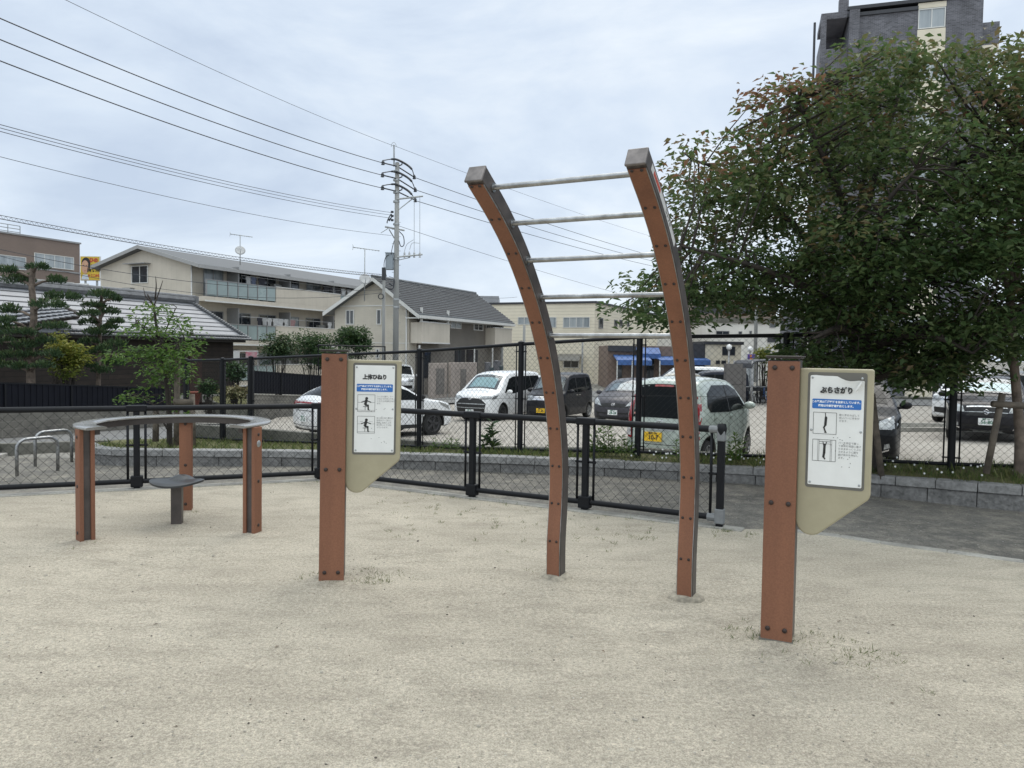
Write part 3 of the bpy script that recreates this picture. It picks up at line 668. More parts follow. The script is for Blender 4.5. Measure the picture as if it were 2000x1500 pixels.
# ------------------------------------------------------------------ hanging ladder
M_foot = mat('sandy_concrete', (.36, .325, .26), .9, var=.3, vs=9, bump=.008, bs=40, fine=.3)
def hanging_ladder():
    a = R(-27.04); bl = G(1080, 1131); br = G(1336, 1172)
    uu = V((math.cos(a), math.sin(a), 0)); n = V((uu.y, -uu.x, 0)); mid = (bl+br)/2
    t = thing('hanging_ladder', 'tall hanging ladder of two curved brown posts with orange boards and five steel bars', 'exercise equipment', mid)
    prof = [(-.012, -.1), (0, 0), (.004, .255), (-.018, .505), (-.02, .755), (.025, 1.01), (.1, 1.25), (.195, 1.475), (.325, 1.695), (.48, 1.895), (.66, 2.08), (.87, 2.243), (1.095, 2.383), (1.126, 2.401)]
    cv = catmull([V((p[0], p[1], 0)) for p in prof[:-1]], 6)
    cv.append(cv[-1]+(cv[-1]-cv[-2]).normalized()*.016); cv.append(cv[-1]+(cv[-1]-cv[-2]).normalized()*.022)
    for base, side in ((bl, 1), (br, -1)):
        fr = []; frb = []
        for i, p in enumerate(cv):
            tg = (cv[min(i+1, len(cv)-1)]-cv[max(i-1, 0)]).normalized()
            T = n*tg.x+UZ*tg.y; Nn = n*tg.y-UZ*tg.x          # outward normal of the front face
            P = base+n*p.x+UZ*p.y
            fr.append((P, uu, Nn))
        w = .051
        b = MB(); b.sweep(fr, [(-w, -.004), (w, -.004), (w, -.094), (-w, -.094)]); po = b.build('curved_post', M_brownworn, t, world=mid, bevel=.004)
        b = MB(); k = len(fr)-1
        b.sweep(fr[6:k-1], [(-.044, .004), (.044, .004), (.044, -.006), (-.044, -.006)]); bd = b.build('front_board', M_orange, po, world=mid, bevel=.002)
        b = MB()
        for s in (-1, 1): b.sweep(fr[6:k-1], [(s*.0445, .0015), (s*.0475, .0015), (s*.0475, -.006), (s*.0445, -.006)] if s > 0 else [(-.0475, .0015), (-.0445, .0015), (-.0445, -.006), (-.0475, -.006)])
        b.build('board_edge', M_steel, po, world=mid)
        P, X_, Y_ = fr[-1]; T = X_.cross(Y_)
        if T.z < 0: T = -T
        b = MB(); b.prism([(-w-.001, .006), (w+.001, .006), (w+.001, -.096), (-w-.001, -.096)], P, X_, Y_, T, -.012, .004); b.build('end_cap', M_end, po, world=mid, bevel=.005)
        for q in prof[2:13]:
            d = min(range(len(cv)), key=lambda i: (cv[i].x-q[0])**2+(cv[i].y-q[1])**2); P, X_, Y_ = fr[d]
            if q is prof[12]: P = P-UZ*.004
            for s in (-.024, .024):
                k_ = MB(); M = Matrix((X_, Y_.cross(X_), Y_)).transposed()
                k_.lathe([(0, .006), (.006, .006), (.0085, .003), (.009, 0)], P+X_*s+Y_*.004, 10, M); k_.build('bolt', M_bolt, po, True, world=mid)
        b = MB(); nb = 20; c = base+n*(-.05)
        vs = []; rr = random.Random(4+side)
        js = [rr.uniform(.86, 1.1) for _ in range(nb)]
        for rad, z in ((.118, -.06), (.108, .002), (.094, .022), (.06, .03), (.001, .03)):
            for i in range(nb): vs.append(c+V((rad*js[i]*math.cos(2*math.pi*i/nb), rad*js[i]*math.sin(2*math.pi*i/nb), z)))
        b.add(vs, [(j*nb+i, j*nb+(i+1) % nb, (j+1)*nb+(i+1) % nb, (j+1)*nb+i) for j in range(4) for i in range(nb)])
        b.build('footing', M_foot, t, True, world=mid)
        if side < 0:   # maker's label on the outer side of the right post
            i0 = int(len(fr)*.79); i1 = int(len(fr)*.955)
            b = MB()
            vs = []
            for i in range(i0, i1+1):
                P, X_, Y_ = fr[i]; vs += [P+X_*(w+.0012)-Y_*.035, P+X_*(w+.0012)-Y_*.075]
            b.add(vs, [(2*i, 2*i+1, 2*i+3, 2*i+2) for i in range(i1-i0)])
            lab = b.build('maker_label', mat('label_silver', (.55, .55, .54), .4, var=.06), po, world=mid)
            b = MB(); vs = []
            ks = list(range(i1-4, i1))
            for i in ks:
                P, X_, Y_ = fr[i]; vs += [P+X_*(w+.002)-Y_*.042, P+X_*(w+.002)-Y_*.068]
            b.add(vs, [(2*i, 2*i+1, 2*i+3, 2*i+2) for i in range(len(ks)-1)]); b.build('label_mark', mat('label_red', (.45, .06, .03), .45, var=.08), lab, world=mid)
            i = (i0+i1)//2-2; P, X_, Y_ = fr[i]; T = X_.cross(Y_); T = -T if T.z > 0 else T
            text_mesh('コトブキ', .032, M_ink, lab, P+X_*(w+.0022)-Y_*.055, T, -Y_ if (T.cross(-Y_)).dot(X_) > 0 else Y_, bold=.0006, width=.95, world=mid)
    for r_, z in ((1.0, 2.385), (.77, 2.23), (.57, 2.045), (.365, 1.845), (.225, 1.615)):
        c0 = bl+n*r_+UZ*z; c1 = br+n*r_+UZ*z
        b = MB(); b.tube([c0+uu*.03, c1-uu*.03], .0148, 14)
        for c, s in ((c0, 1), (c1, -1)): b.tube([c+uu*(s*.05), c+uu*(s*.058)], .026, 14)
        b.build('bar', M_steel, t, True, world=mid, angle=40)
hanging_ladder()
# ------------------------------------------------------------------ ring table and seat
def ring_table():
    pl_, pr_, pb_ = G(165, 1057), G(493, 1041), G(362, 998)
    c = V((-2.80, 6.40, 0))
    t = thing('ring_table', 'open ring shaped grey table on three orange board legs', 'exercise equipment', c)
    r0, r1, z1 = .592, .758, .893; a0, a1 = R(-25), R(238)
    b = MB(); seg_ = 64; prof = [(r0, z1-.014), (r0+.004, z1-.004), (r0+.018, z1), (r1-.018, z1), (r1-.004, z1-.004), (r1, z1-.012), (r1-.004, z1-.02), (r1-.018, z1-.022), (r0+.012, z1-.022)]
    fr = []
    for i in range(seg_+1):
        a = a0+(a1-a0)*i/seg_; rad = V((math.cos(a), math.sin(a), 0)); fr.append((c.copy(), rad, UZ))
    b.sweep(fr, prof[::-1]); b.build('table_top', M_ring, t, True, world=c, angle=35)
    b = MB(); fr2 = [(c.copy(), V((math.cos(a0+(a1-a0)*i/seg_), math.sin(a0+(a1-a0)*i/seg_), 0)), UZ) for i in range(2, seg_-1)]
    b.sweep(fr2, [(r0+.014, z1-.0235), (r0+.05, z1-.0235), (r0+.05, z1-.07), (r0+.014, z1-.07)]); b.build('steel_rim', M_brown, t, True, world=c, angle=35)
    for ang, w_ in ((R(-134), .70), (R(-14), .715), (R(107), .70)):
        rad = V((math.cos(ang), math.sin(ang), 0)); tg = V((-rad.y, rad.x, 0)); p = c+rad*w_
        M = Matrix((rad, tg, UZ)).transposed()
        b = MB(); b.box(p+V((0, 0, .405)), (.052, .072, .92), M); lg = b.build('leg', M_brownworn, t, world=c)
        for s in (-1, 1):
            k = MB(); k.box(p+rad*(s*.04)+V((0, 0, .43)), (.03, .106, .885), M); bd = k.build('board', M_orange, lg, world=c, bevel=.004)
            for zz in (.81, .43, .07):
                k = MB(); Mb = Matrix((tg, UZ, rad*s)).transposed()
                if Mb.determinant() < 0: Mb = Matrix((-tg, UZ, rad*s)).transposed()
                k.lathe([(0, .006), (.009, .006), (.0135, .003), (.014, 0)], p+rad*(s*.055)+V((0, 0, zz)), 12, Mb); k.build('bolt', M_bolt, lg, True, world=c)
        if abs(ang-R(-14)) < .01:
            k = MB(); Mb = Matrix((tg, UZ, rad)).transposed(); k.lathe([(0, .003), (.026, .003), (.028, 0)], p+rad*.055+tg*.005+V((0, 0, .735)), 16, Mb); k.build('round_badge', M_gal, lg, True, world=c)
ring_table()
def seat():
    c = G(346, 1024); t = thing('swivel_seat', 'small dark seat plate on a single brown post inside the ring table', 'seat', c)
    b = MB(); b.box((0, 0, .14), (.085, .085, .46), Matrix.Rotation(R(12), 3, 'Z')); b.build('post', M_brownworn, t, bevel=.004)
    b = MB(); n = 36; rows = 9; vs = []
    for j in range(rows+1):
        rr = .222*j/rows
        for i in range(n):
            a = 2*math.pi*i/n; x = rr*math.cos(a)*1.0; y = rr*math.sin(a)*.82
            dip = .03*(x/.222)**2 + .04*max(0, 1-((y-.1)/.1)**2)*max(0, 1-(x/.1)**2)
            vs.append((x, y, .375+dip-.02*(rr/.222)**6))
    f = [(j*n+i, j*n+(i+1) % n, (j+1)*n+(i+1) % n, (j+1)*n+i) for j in range(rows) for i in range(n)]
    m_ = len(vs); b.add(vs, f)
    b2 = MB(); b2.add(vs+[(x, y, z-.016) for x, y, z in vs], f+[tuple(i+m_ for i in q[::-1]) for q in f]+[(rows*n+i, rows*n+m_+i, rows*n+m_+(i+1) % n, rows*n+(i+1) % n) for i in range(n)])
    b2.build('seat_plate', mat('seat_plastic', (.038, .041, .045), .35, var=.15, vs=10), t, True, angle=50)
    b = MB(); b.box((0, 0, .362), (.16, .14, .018)); b.build('seat_bracket', M_brown, t, bevel=.003)
seat()
# ------------------------------------------------------------------ bicycle racks
def rack(p, q, lab, h):
    d = (q-p); Ld = d.length; dn = d.normalized(); t = thing('bicycle_rack', lab, 'bicycle rack', p, group='hoop bicycle racks'); r = .12
    P = [p-V((0, 0, .1)), p+V((0, 0, h*.5)), p+V((0, 0, h-r))]+[p+dn*(r-r*math.cos(x))+V((0, 0, h-r+r*math.sin(x))) for x in (R(22), R(45), R(68), R(90))]
    Q = [q-dn*(r-r*math.cos(x))+V((0, 0, h-r+r*math.sin(x))) for x in (R(90), R(68), R(45), R(22))]+[q+V((0, 0, h-r)), q+V((0, 0, h*.5)), q-V((0, 0, .1))]
    b = MB(); b.tube(P+Q, .0215, 12); b.build('hoop', M_steel, t, True, world=p)
zz = lambda p: V((p.x, p.y, z_path(p.x, p.y)))
rack(zz(G(33, 926, -.17)), zz(G(113, 917, -.17)), 'nearer of the two steel hoop racks beyond the left fence', .46)
rack(zz(G(69, 908, -.18)), zz(G(140, 900, -.18)), 'farther of the two steel hoop racks, partly behind the ring table leg', .47)
# ------------------------------------------------------------------ cars
def paint(name, col, flake=.06, rough=.25, coat=None):
    lum = max(col); return mat(name, col, rough if lum > .2 else .34, metal=0, var=flake, vs=3, coat=(.8 if lum > .2 else .15), spec=(.5 if lum > .2 else .16))
P_white = paint('pearl_white_paint', (.74, .75, .76), .03)
P_dark = paint('dark_grey_paint', (.018, .019, .024), .2)
P_violet = paint('violet_grey_paint', (.06, .058, .068), .1)
P_green = paint('pale_green_paint', (.41, .468, .425), .05)
P_black = paint('black_paint', (.008, .009, .011), .2)
P_char = paint('charcoal_paint', (.02, .02, .024), .2)
M_plastic = mat('black_plastic', (.013, .013, .014), .55, var=.2, vs=15)
M_cglass = mat('dark_car_glass', (.006, .008, .009), .07, var=.25, vs=2, spec=.1)
M_tyre = mat('tyre_rubber', (.014, .014, .014), .85, var=.2, vs=20)
M_rim = mat('alloy_rim', (.34, .35, .36), .35, metal=.7, var=.2, vs=10)
M_rimd = mat('dark_alloy', (.06, .06, .065), .35, metal=.6, var=.2, vs=10)
M_lamp = mat('headlamp_lens', (.42, .44, .45), .08, var=.35, vs=14, coat=1, metal=.35, col2=(.12, .125, .13))
M_red = mat('red_lens', (.3, .01, .015), .12, var=.25, vs=20, coat=.8)
M_clear = mat('clear_lens', (.5, .5, .5), .1, var=.3, vs=20, coat=.8, col2=(.25, .24, .24))
M_chrome = mat('chrome', (.7, .7, .72), .12, metal=1, var=.1, vs=8)
M_platew = mat('plate_white', (.78, .79, .79), .45, var=.04)
M_platey = mat('plate_yellow', (.80, .50, .02), .45, var=.05)
M_plgreen = mat('plate_green_ink', (.02, .14, .08), .5, var=.1)
M_shade = mat('silver_sunshade', (.36, .52, .54), .35, var=.2, vs=4, col2=(.33, .47, .5), bump=.01, bs=9)
M_shadeg = mat('grey_sunshade', (.25, .28, .31), .4, var=.2, vs=4, bump=.01, bs=9)
M_gap = mat('panel_gap', (.006, .006, .006), .8, var=.1)
G_wind = glassmat('windscreen_glass', (.82, .9, .9), .06)
def mkcar(name, label, S, pos, heading, group='cars in the parking lot', plate=None, plate_txt='', scale=1):
    """S: spec dict; heading: angle of the car's forward axis"""
    t = thing(name, label, 'car' if 'cat' not in S else S['cat'], pos, rotz=heading, group=group)
    Wd, zb, Rw, xf, xr, z0 = S['W'], S['belt'], S['R'], S['xf'], S['xr'], S['z0']
    r = .075; prof = S['prof']
    top = [(p.x, p.y) for p in catmull([V((a, b_, 0)) for a, b_ in prof], 5)]
    xF = max(p[0] for p in top); xB = min(p[0] for p in top)
    bot = []; x = top[-1][0]+.06
    Ra = Rw+.055
    cut = math.sqrt(max(.001, Ra*Ra-(z0-Rw)**2))
    def run(x0_, x1_):
        n_ = max(2, int(abs(x1_-x0_)/.14)); return [(x0_+(x1_-x0_)*k/n_, z0) for k in range(n_+1)]
    a_s = math.asin((z0-Rw)/Ra)
    def arcp(cx): return [(cx-Ra*math.cos(a_s+(math.pi-2*a_s)*k/14), Rw+Ra*math.sin(a_s+(math.pi-2*a_s)*k/14)) for k in range(1, 14)]
    bot = run(x, xr-cut)+arcp(xr)+run(xr+cut, xf-cut)+arcp(xf)+run(xf+cut, top[0][0]-.06)
    sil = top+bot; nt_, n = len(top), len(top)+len(bot)
    tum = S.get('tum', .22); pf, pr = S.get('pf', .14), S.get('pr', .07)
    def hw(x, z):
        h = Wd/2
        if z > zb: h -= tum*(z-zb)+.12*(z-zb)**2
        if z < .42: h -= .35*(.42-z)**2
        if x > xF-.75: h -= pf*((x-xF+.75)/.75)**2.2
        if x < xB+.6: h -= pr*((xB+.6-x)/.6)**2.2
        if zb-.32 < z < zb-.05: h -= .012*math.sin((z-zb+.32)/.27*math.pi)
        return h
    nrm = []
    for i in range(n):
        a, c = sil[i-1], sil[(i+1) % n]; d = V((c[0]-a[0], c[1]-a[1])); d.normalize(); nrm.append(V((d.y, -d.x)))
    def bulge(i):
        if i >= nt_: return 0
        nx, nz = nrm[i]; e = min(1, min(i, nt_-1-i)/5)
        return (S.get('bf', .1)*max(0, nx)+S.get('br', .05)*max(0, -nx)+.035*max(0, nz))*e
    T = [-1, -.82, -.6, -.3, 0, .3, .6, .82, 1]
    rows = []
    for th in (90, 60, 30): rows.append((-1, R(th), None))
    for k in T: rows.append((0, 0, k))
    for th in (30, 60, 90): rows.append((1, R(th), None))
    vs = []
    for sg, th, k in rows:
        for i in range(n):
            x, z = sil[i]; nx, nz = nrm[i]; rr = r if i < nt_ else .03
            h = hw(x, z)
            if sg == 0:
                bl_ = bulge(i)*(1-k*k); vs.append((x+nx*bl_, k*(h-rr), z+nz*bl_))
            else:
                d = rr*(1-math.cos(th)); x2, z2 = x-nx*d, z-nz*d; vs.append((x2, sg*(hw(x2, z2)-rr+rr*math.sin(th)), z2))
    b = MB(); m_ = len(rows)
    fs = []; mi = []
    b.v = vs
    for j in range(m_-1):
        for i in range(n):
            q = (i+1) % n; b.f.append([j*n+i, j*n+q, (j+1)*n+q, (j+1)*n+i]); b.m.append(1 if i >= nt_-1 else 0)
    ins = [(vs[i][0], vs[i][2]) for i in range(n)]
    fv, ff = fill2d(ins, .17)
    for sg in (-1, 1):
        base = len(b.v); b.v.extend([(p.x, sg*hw(p.x, p.y), p.y) for p in fv])
        for f in ff: b.f.append([base+i for i in (f if sg < 0 else f[::-1])]); b.m.append(0)
    body = b.build('body', [S['paint'], M_plastic], t, smooth=True)
    me = body.data
    bm = bmesh.new(); bm.from_mesh(me); bmesh.ops.remove_doubles(bm, verts=bm.verts, dist=.0015); bmesh.ops.recalc_face_normals(bm, faces=bm.faces); bm.to_mesh(me); bm.free()
    try: me.set_sharp_from_angle(angle=R(42))
    except Exception: pass
    def side(bb, poly, off, both=True, step=.16):
        v, f = fill2d(poly, step)
        for sg in ((-1, 1) if both is True else (both,)):
            bb.add([(p.x, sg*(hw(p.x, p.y)+off), p.y) for p in v], [q if sg < 0 else q[::-1] for q in f])
    pk = max(range(nt_), key=lambda i: top[i][1])
    def strip_pt(half, y, z, off):
        rng = range(0, pk) if half == 'f' else range(pk, nt_-1)
        for i in rng:
            a, c = top[i], top[i+1]
            if min(a[1], c[1]) <= z <= max(a[1], c[1]) and a[1] != c[1]: break
        tt = (z-a[1])/(c[1]-a[1]) if a[1] != c[1] else 0; tt = max(0, min(1, tt))
        x = a[0]+(c[0]-a[0])*tt; nx, nz = nrm[i]*(1-tt)+nrm[i+1]*tt; h = hw(x, z); bl_ = bulge(i)*(1-tt)+bulge(i+1)*tt
        ye = h-r; k = abs(y)/ye
        if k <= 1:
            o_ = bl_*(1-k*k)+off; return (x+nx*o_, y, z+nz*o_)
        th = math.asin(min(1, (abs(y)-ye)/r)); d = r*(1-math.cos(th))-off*math.cos(th)
        return (x-nx*d, math.copysign(ye+(r+off)*math.sin(th), y), z-nz*d)
    def strip(bb, half, poly, off, mirror=False, step=.11):
        v, f = fill2d(poly, step)
        for sg in ((1, -1) if mirror else (1,)):
            bb.add([strip_pt(half, sg*p.x, p.y, off) for p in v], f)
    def part(nm, m, fn, parent=None, sm=True):
        bb = MB(); fn(bb); o = bb.build(nm, m, parent or t, sm); return o
    # glass
    z1, z2, w1, w2 = S['ws']; rect = lambda y1, z1_, y2, z2_: [(-y1, z1_), (y1, z1_), (y2, z2_), (-y2, z2_)]
    ws = part('windshield', M_cglass, lambda bb: strip(bb, 'f', rect(w1, z1, w2, z2), .004))
    if S.get('shade') is not None:
        part('sunshade', S['shade'], lambda bb: strip(bb, 'f', rect(w1-.12, z1+.04, w2-.08, z2-.1), .008), ws)
        part('glass', G_wind, lambda bb: strip(bb, 'f', rect(w1, z1, w2, z2), .013), ws)
    for poly in S['sw']: 
        part('side_window', M_cglass, lambda bb: side(bb, poly, .004))
    if S.get('sgaps'):
        part('window_pillar', M_plastic, lambda bb: [side(bb, [(x, za), (x+.05, za), (x+.05-.02, zc), (x-.02, zc)], .007) for x, za, zc in S['sgaps']])
    z1, z2, w1, w2 = S['rw']
    rw = part('rear_window', M_cglass, lambda bb: strip(bb, 'r', rect(w1, z1, w2, z2), .005))
    # lights
    part('headlight', M_lamp, lambda bb: (strip(bb, 'f', S['hl'], .016, True, .06), side(bb, S['hls'], .012) if S.get('hls') else None))
    part('tail_light', M_red, lambda bb: (strip(bb, 'r', S['tl'], .02, True, .06), side(bb, S['tls'], .014) if S.get('tls') else None))
    if S.get('tlc'): part('reversing_light', M_clear, lambda bb: strip(bb, 'r', S['tlc'], .027, True, .04))
    for m__, poly, mir in S.get('front', []): part('grille', m__, lambda bb: strip(bb, 'f', poly, .007, mir))
    for m__, poly, mir in S.get('rear', []): part('rear_trim', m__, lambda bb: strip(bb, 'r', poly, .007, mir))
    for m__, poly in S.get('sidep', []): part('side_trim', m__, lambda bb: side(bb, poly, .009))
    # door gaps and handles
    def gaps(bb):
        for x, za, zc in S['gaps']: side(bb, [(x-.007, za), (x+.007, za), (x+.007, zc), (x-.007, zc)], .002, step=.1)
    part('door_seam', M_gap, gaps)
    def handles(bb):
        for x, z in S['handles']:
            for sg in (-1, 1): bb.box((x, sg*(hw(x, z)+.012), z), (.16, .03, .03))
    o = part('door_handle', S.get('handle', S['paint']), handles, sm=False)
    # mirrors
    mxx, mz = S['mirror']
    for sg in (-1, 1):
        bb = MB(); c = V((mxx, sg*(hw(mxx, mz)+.13), mz+.05)); bb.blob(c, .07, .115, .075, 10, 8); bb.tube([V((mxx+.02, sg*(hw(mxx, mz)-.02), mz)), c-V((0, 0, .04))], .03, 6)
        bb.build('mirror', S.get('mirrorm', S['paint']), t, True)
    # wheels
    for x in (xf, xr):
        for sg in (-1, 1):
            yy = sg*(hw(x, Rw+.1)-.115); M = Matrix.Rotation(R(-90*sg), 3, 'X')
            w_ = bpy.data.objects.new('wheel', None); COL.objects.link(w_); w_.parent = t; w_.location = (x, yy, Rw); w_.empty_display_size = .1
            bb = MB(); bb.lathe([(.05, .07), (Rw*.66, .075), (Rw*.7, .095), (Rw*.93, .09), (Rw, .055), (Rw, -.09), (Rw*.9, -.1), (.05, -.1)], (0, 0, 0), 24, M); bb.build('tyre', M_tyre, w_, True, angle=40)
            bb = MB(); bb.lathe([(.001, .085), (.045, .085), (.055, .075)], (0, 0, 0), 12, M); bb.lathe([(Rw*.6, .078), (Rw*.64, .1), (Rw*.7, .098)], (0, 0, 0), 24, M)
            ns = S.get('spokes', 7)
            for k in range(ns):
                a = 2*math.pi*k/ns; Z = Matrix.Rotation(a, 3, 'Z'); bb.box(M @ (Z @ V((Rw*.34, 0, .085))), (Rw*.6, S.get('spw', .045), .02), M @ Z)
            bb.build('rim', S.get('rimm', M_rim), w_, False)
    # licence plates
    if plate:
        half, y, z, m__ = plate
        p0 = V(strip_pt(half, y-.165, z, .012)); p1 = V(strip_pt(half, y+.165, z, .012)); q = V(strip_pt(half, y, z, .012)); q2 = V(strip_pt(half, y, z+.08, .012))
        X_ = (p1-p0).normalized(); 
        if half == 'r': X_ = -X_
        Y_ = (q2-q); Y_ = (Y_-X_*Y_.dot(X_)).normalized(); Y_ = (Y_*.3+UZ*.7).normalized(); Z_ = X_.cross(Y_)
        if half == 'f' and Z_.x < 0 or half == 'r' and Z_.x > 0: X_ = -X_; Z_ = X_.cross(Y_)
        O = q+Z_*.012
        bb = MB(); bb.prism([(-.165, -.0825), (.165, -.0825), (.165, .0825), (-.165, .0825)], O, X_, Y_, Z_, -.02, .004); pl_ = bb.build('license_plate', m__, t)
        ink = M_plgreen if m__ is M_platew else M_ink
        text_mesh(plate_txt, .115, ink, pl_, O+Z_*.0055-Y_*.016+X_*.012, X_, Y_, bold=.0035, width=.92)
        text_mesh('福岡 580', .045, ink, pl_, O+Z_*.0055+Y_*.056, X_, Y_, bold=.0012)
    for kind, half, y, z, s in S.get('emblem', []):
        q = V(strip_pt(half, y, z, .012)); p1 = V(strip_pt(half, y+.1, z, .012)); q2 = V(strip_pt(half, y, z+.05, .012)); Y_ = (q2-q).normalized()
        X_ = V((0, -1, 0)) if half == 'r' else V((0, 1, 0)); Y_ = (Y_-X_*Y_.dot(X_)).normalized()
        if Y_.z < 0: Y_ = -Y_
        Z_ = X_.cross(Y_); O = q+Z_*.006
        bb = MB()
        if kind == 'oval': bb.tube([O+X_*(s*1.25*math.cos(2*math.pi*k/20))+Y_*(s*.8*math.sin(2*math.pi*k/20)) for k in range(20)], s*.13, 6, closed=True); bb.tube([O+X_*(-s*.7)-Y_*s*.35, O+X_*(s*.5)-Y_*s*.25, O+X_*(s*.6)+Y_*s*.1, O+X_*(-s*.2)+Y_*s*.35], s*.1, 6)
        elif kind == 'H':
            for sg in (-1, 1): bb.tube([O+X_*(sg*s*.55)-Y_*s*.75, O+X_*(sg*s*.42), O+X_*(sg*s*.6)+Y_*s*.75], s*.14, 6)
            bb.tube([O-X_*s*.4, O+X_*s*.4], s*.13, 6); bb.tube([O+X_*(s*1.05*math.cos(2*math.pi*k/20))+Y_*(s*.95*math.sin(2*math.pi*k/20)) for k in range(20)], s*.09, 6, closed=True)
        elif kind == 'S':
            bb.tube([O+X_*(s*.6)+Y_*s*.45, O+Y_*s*.9, O-X_*(s*.8)+Y_*s*.3, O+X_*(s*.8)-Y_*s*.3, O-Y_*s*.9, O-X_*(s*.6)-Y_*s*.45], s*.17, 6)
        else: bb.tube([O-X_*s, O-X_*s*.4-Y_*s*.4, O+X_*s*.4-Y_*s*.4, O+X_*s, O+Y_*s*.3], s*.16, 6, closed=True)
        bb.build('emblem', M_chrome, t, True)
    for fn in S.get('extra', []): fn(t, strip, side, part, hw, strip_pt)
    return t
def rails(zr, x0_, x1_, yy):
    def fn(t, strip, side, part, hw, sp):
        for sg in (-1, 1):
            bb = MB(); bb.tube([V((x0_, sg*yy, zr-.05)), V((x0_-.12, sg*yy, zr)), V((x1_+.12, sg*yy, zr)), V((x1_, sg*yy, zr-.05))], .018, 6); bb.build('roof_rail', M_gal, t, True)
    return fn
S_van = dict(W=1.71, belt=1.02, R=.32, xf=1.42, xr=-1.43, z0=.2, paint=P_white, tum=.2, shade=M_shade,
    prof=[(2.2, .2), (2.3, .27), (2.36, .5), (2.34, .78), (2.24, .97), (1.95, 1.08), (1.64, 1.16), (1.32, 1.40), (.95, 1.66), (.62, 1.77), (.1, 1.825), (-1.0, 1.83), (-1.85, 1.8), (-2.14, 1.70), (-2.26, 1.30), (-2.33, .95), (-2.34, .5), (-2.28, .24)],
    ws=(1.17, 1.66, .66, .57), sw=[[(1.3, 1.06), (1.18, 1.2), (.72, 1.58), (.3, 1.66), (-1.9, 1.66), (-2.05, 1.5), (-2.1, 1.27), (-1.3, 1.2), (-.2, 1.09), (.6, 1.02)]], sgaps=[(.1, 1.05, 1.66), (-1.1, 1.18, 1.66)],
    rw=(1.12, 1.6, .66, .58), hl=[(.38, .83), (.72, .86), (.78, .95), (.74, .98), (.4, .91)], hls=[(1.98, .87), (2.2, .85), (2.12, .97), (1.8, 1.0)], tl=[(.55, .95), (.7, .95), (.66, 1.35), (.56, 1.35)],
    front=[(M_plastic, [(-.56, .34), (.56, .34), (.62, .7), (.38, .88), (-.38, .88), (-.62, .7)], False), (M_chrome, [(-.4, .86), (.4, .86), (.42, .885), (-.42, .885)], False), (M_gal, [(-.57, .66), (.57, .66), (.58, .69), (-.58, .69)], False), (M_gal, [(-.57, .53), (.57, .53), (.575, .555), (-.575, .555)], False), (M_plastic, [(.66, .3), (.73, .3), (.74, .62), (.68, .58)], True)],
    gaps=[(.95, .3, 1.05), (.05, .25, 1.1), (-1.15, .25, 1.2)], handles=[(.2, .98), (-.15, 1.0)], handle=M_chrome, mirror=(1.15, 1.06), rimm=M_rimd, spokes=10, spw=.03, emblem=[('wing', 'f', 0, .83, .07)])
S_kvan = dict(W=1.475, belt=1.02, R=.28, xf=1.22, xr=-1.22, z0=.2, paint=P_dark, tum=.13, shade=M_shadeg,
    prof=[(1.55, .2), (1.66, .3), (1.7, .55), (1.68, .8), (1.56, .96), (1.2, 1.05), (1.0, 1.16), (.72, 1.50), (.5, 1.66), (.1, 1.73), (-.6, 1.75), (-1.3, 1.74), (-1.58, 1.66), (-1.66, 1.3), (-1.69, .85), (-1.69, .45), (-1.63, .22)],
    ws=(1.13, 1.6, .6, .54), sw=[[(.95, 1.08), (.62, 1.5), (.3, 1.58), (-1.35, 1.6), (-1.5, 1.5), (-1.53, 1.12), (-.3, 1.04)]], sgaps=[(.0, 1.06, 1.6), (-.95, 1.06, 1.6)], rw=(1.08, 1.58, .58, .53),
    hl=[(.28, .76), (.64, .76), (.66, .9), (.6, .93), (.3, .9)], tl=[(.5, .8), (.62, .8), (.6, 1.1), (.52, 1.1)],
    front=[(M_chrome, [(-.28, .77), (.28, .77), (.28, .88), (-.28, .88)], False), (M_plastic, [(-.5, .38), (.5, .38), (.52, .56), (-.52, .56)], False), (M_lamp, [(.5, .34), (.62, .34), (.62, .4), (.5, .4)], True)],
    gaps=[(.75, .25, 1.05), (-.05, .22, 1.05), (-.98, .22, 1.05)], handles=[(.08, .95), (-.2, .95)], handle=M_chrome, mirror=(.85, 1.06), spokes=9, spw=.03, emblem=[('oval', 'f', 0, .83, .045)])
S_hatch = dict(W=1.695, belt=.95, R=.3, xf=1.25, xr=-1.25, z0=.18, paint=P_violet, tum=.27, shade=M_shadeg,
    prof=[(1.75, .19), (1.9, .28), (1.95, .48), (1.9, .7), (1.72, .85), (1.35, .98), (1.08, 1.07), (.55, 1.36), (.15, 1.48), (-.4, 1.525), (-1.05, 1.49), (-1.5, 1.40), (-1.8, 1.1), (-1.92, .85), (-1.94, .5), (-1.86, .22)],
    ws=(1.07, 1.42, .66, .56), sw=[[(1.0, .98), (.5, 1.28), (.1, 1.38), (-.9, 1.4), (-1.4, 1.22), (-1.45, 1.06), (-.3, .98)]], sgaps=[(.0, .97, 1.39), (-.85, 1.0, 1.39)], rw=(1.05, 1.36, .62, .54),
    hl=[(.42, .63), (.68, .7), (.76, .85), (.72, .9), (.55, .78)], hls=[(1.5, .78), (1.78, .62), (1.7, .82), (1.35, .93)], tl=[(.55, .75), (.74, .75), (.72, 1.0), (.6, 1.0)],
    front=[(M_plastic, [(-.5, .6), (.5, .6), (.56, .68), (.3, .7), (-.3, .7), (-.56, .68)], False), (M_plastic, [(-.66, .24), (.66, .24), (.74, .5), (.5, .44), (-.5, .44), (-.74, .5)], False)],
    gaps=[(.9, .25, .95), (-.1, .22, .98), (-.95, .4, .98)], handles=[(.05, .88), (-.75, .9)], mirror=(.85, 1.0), emblem=[('H', 'f', 0, .665, .055)])
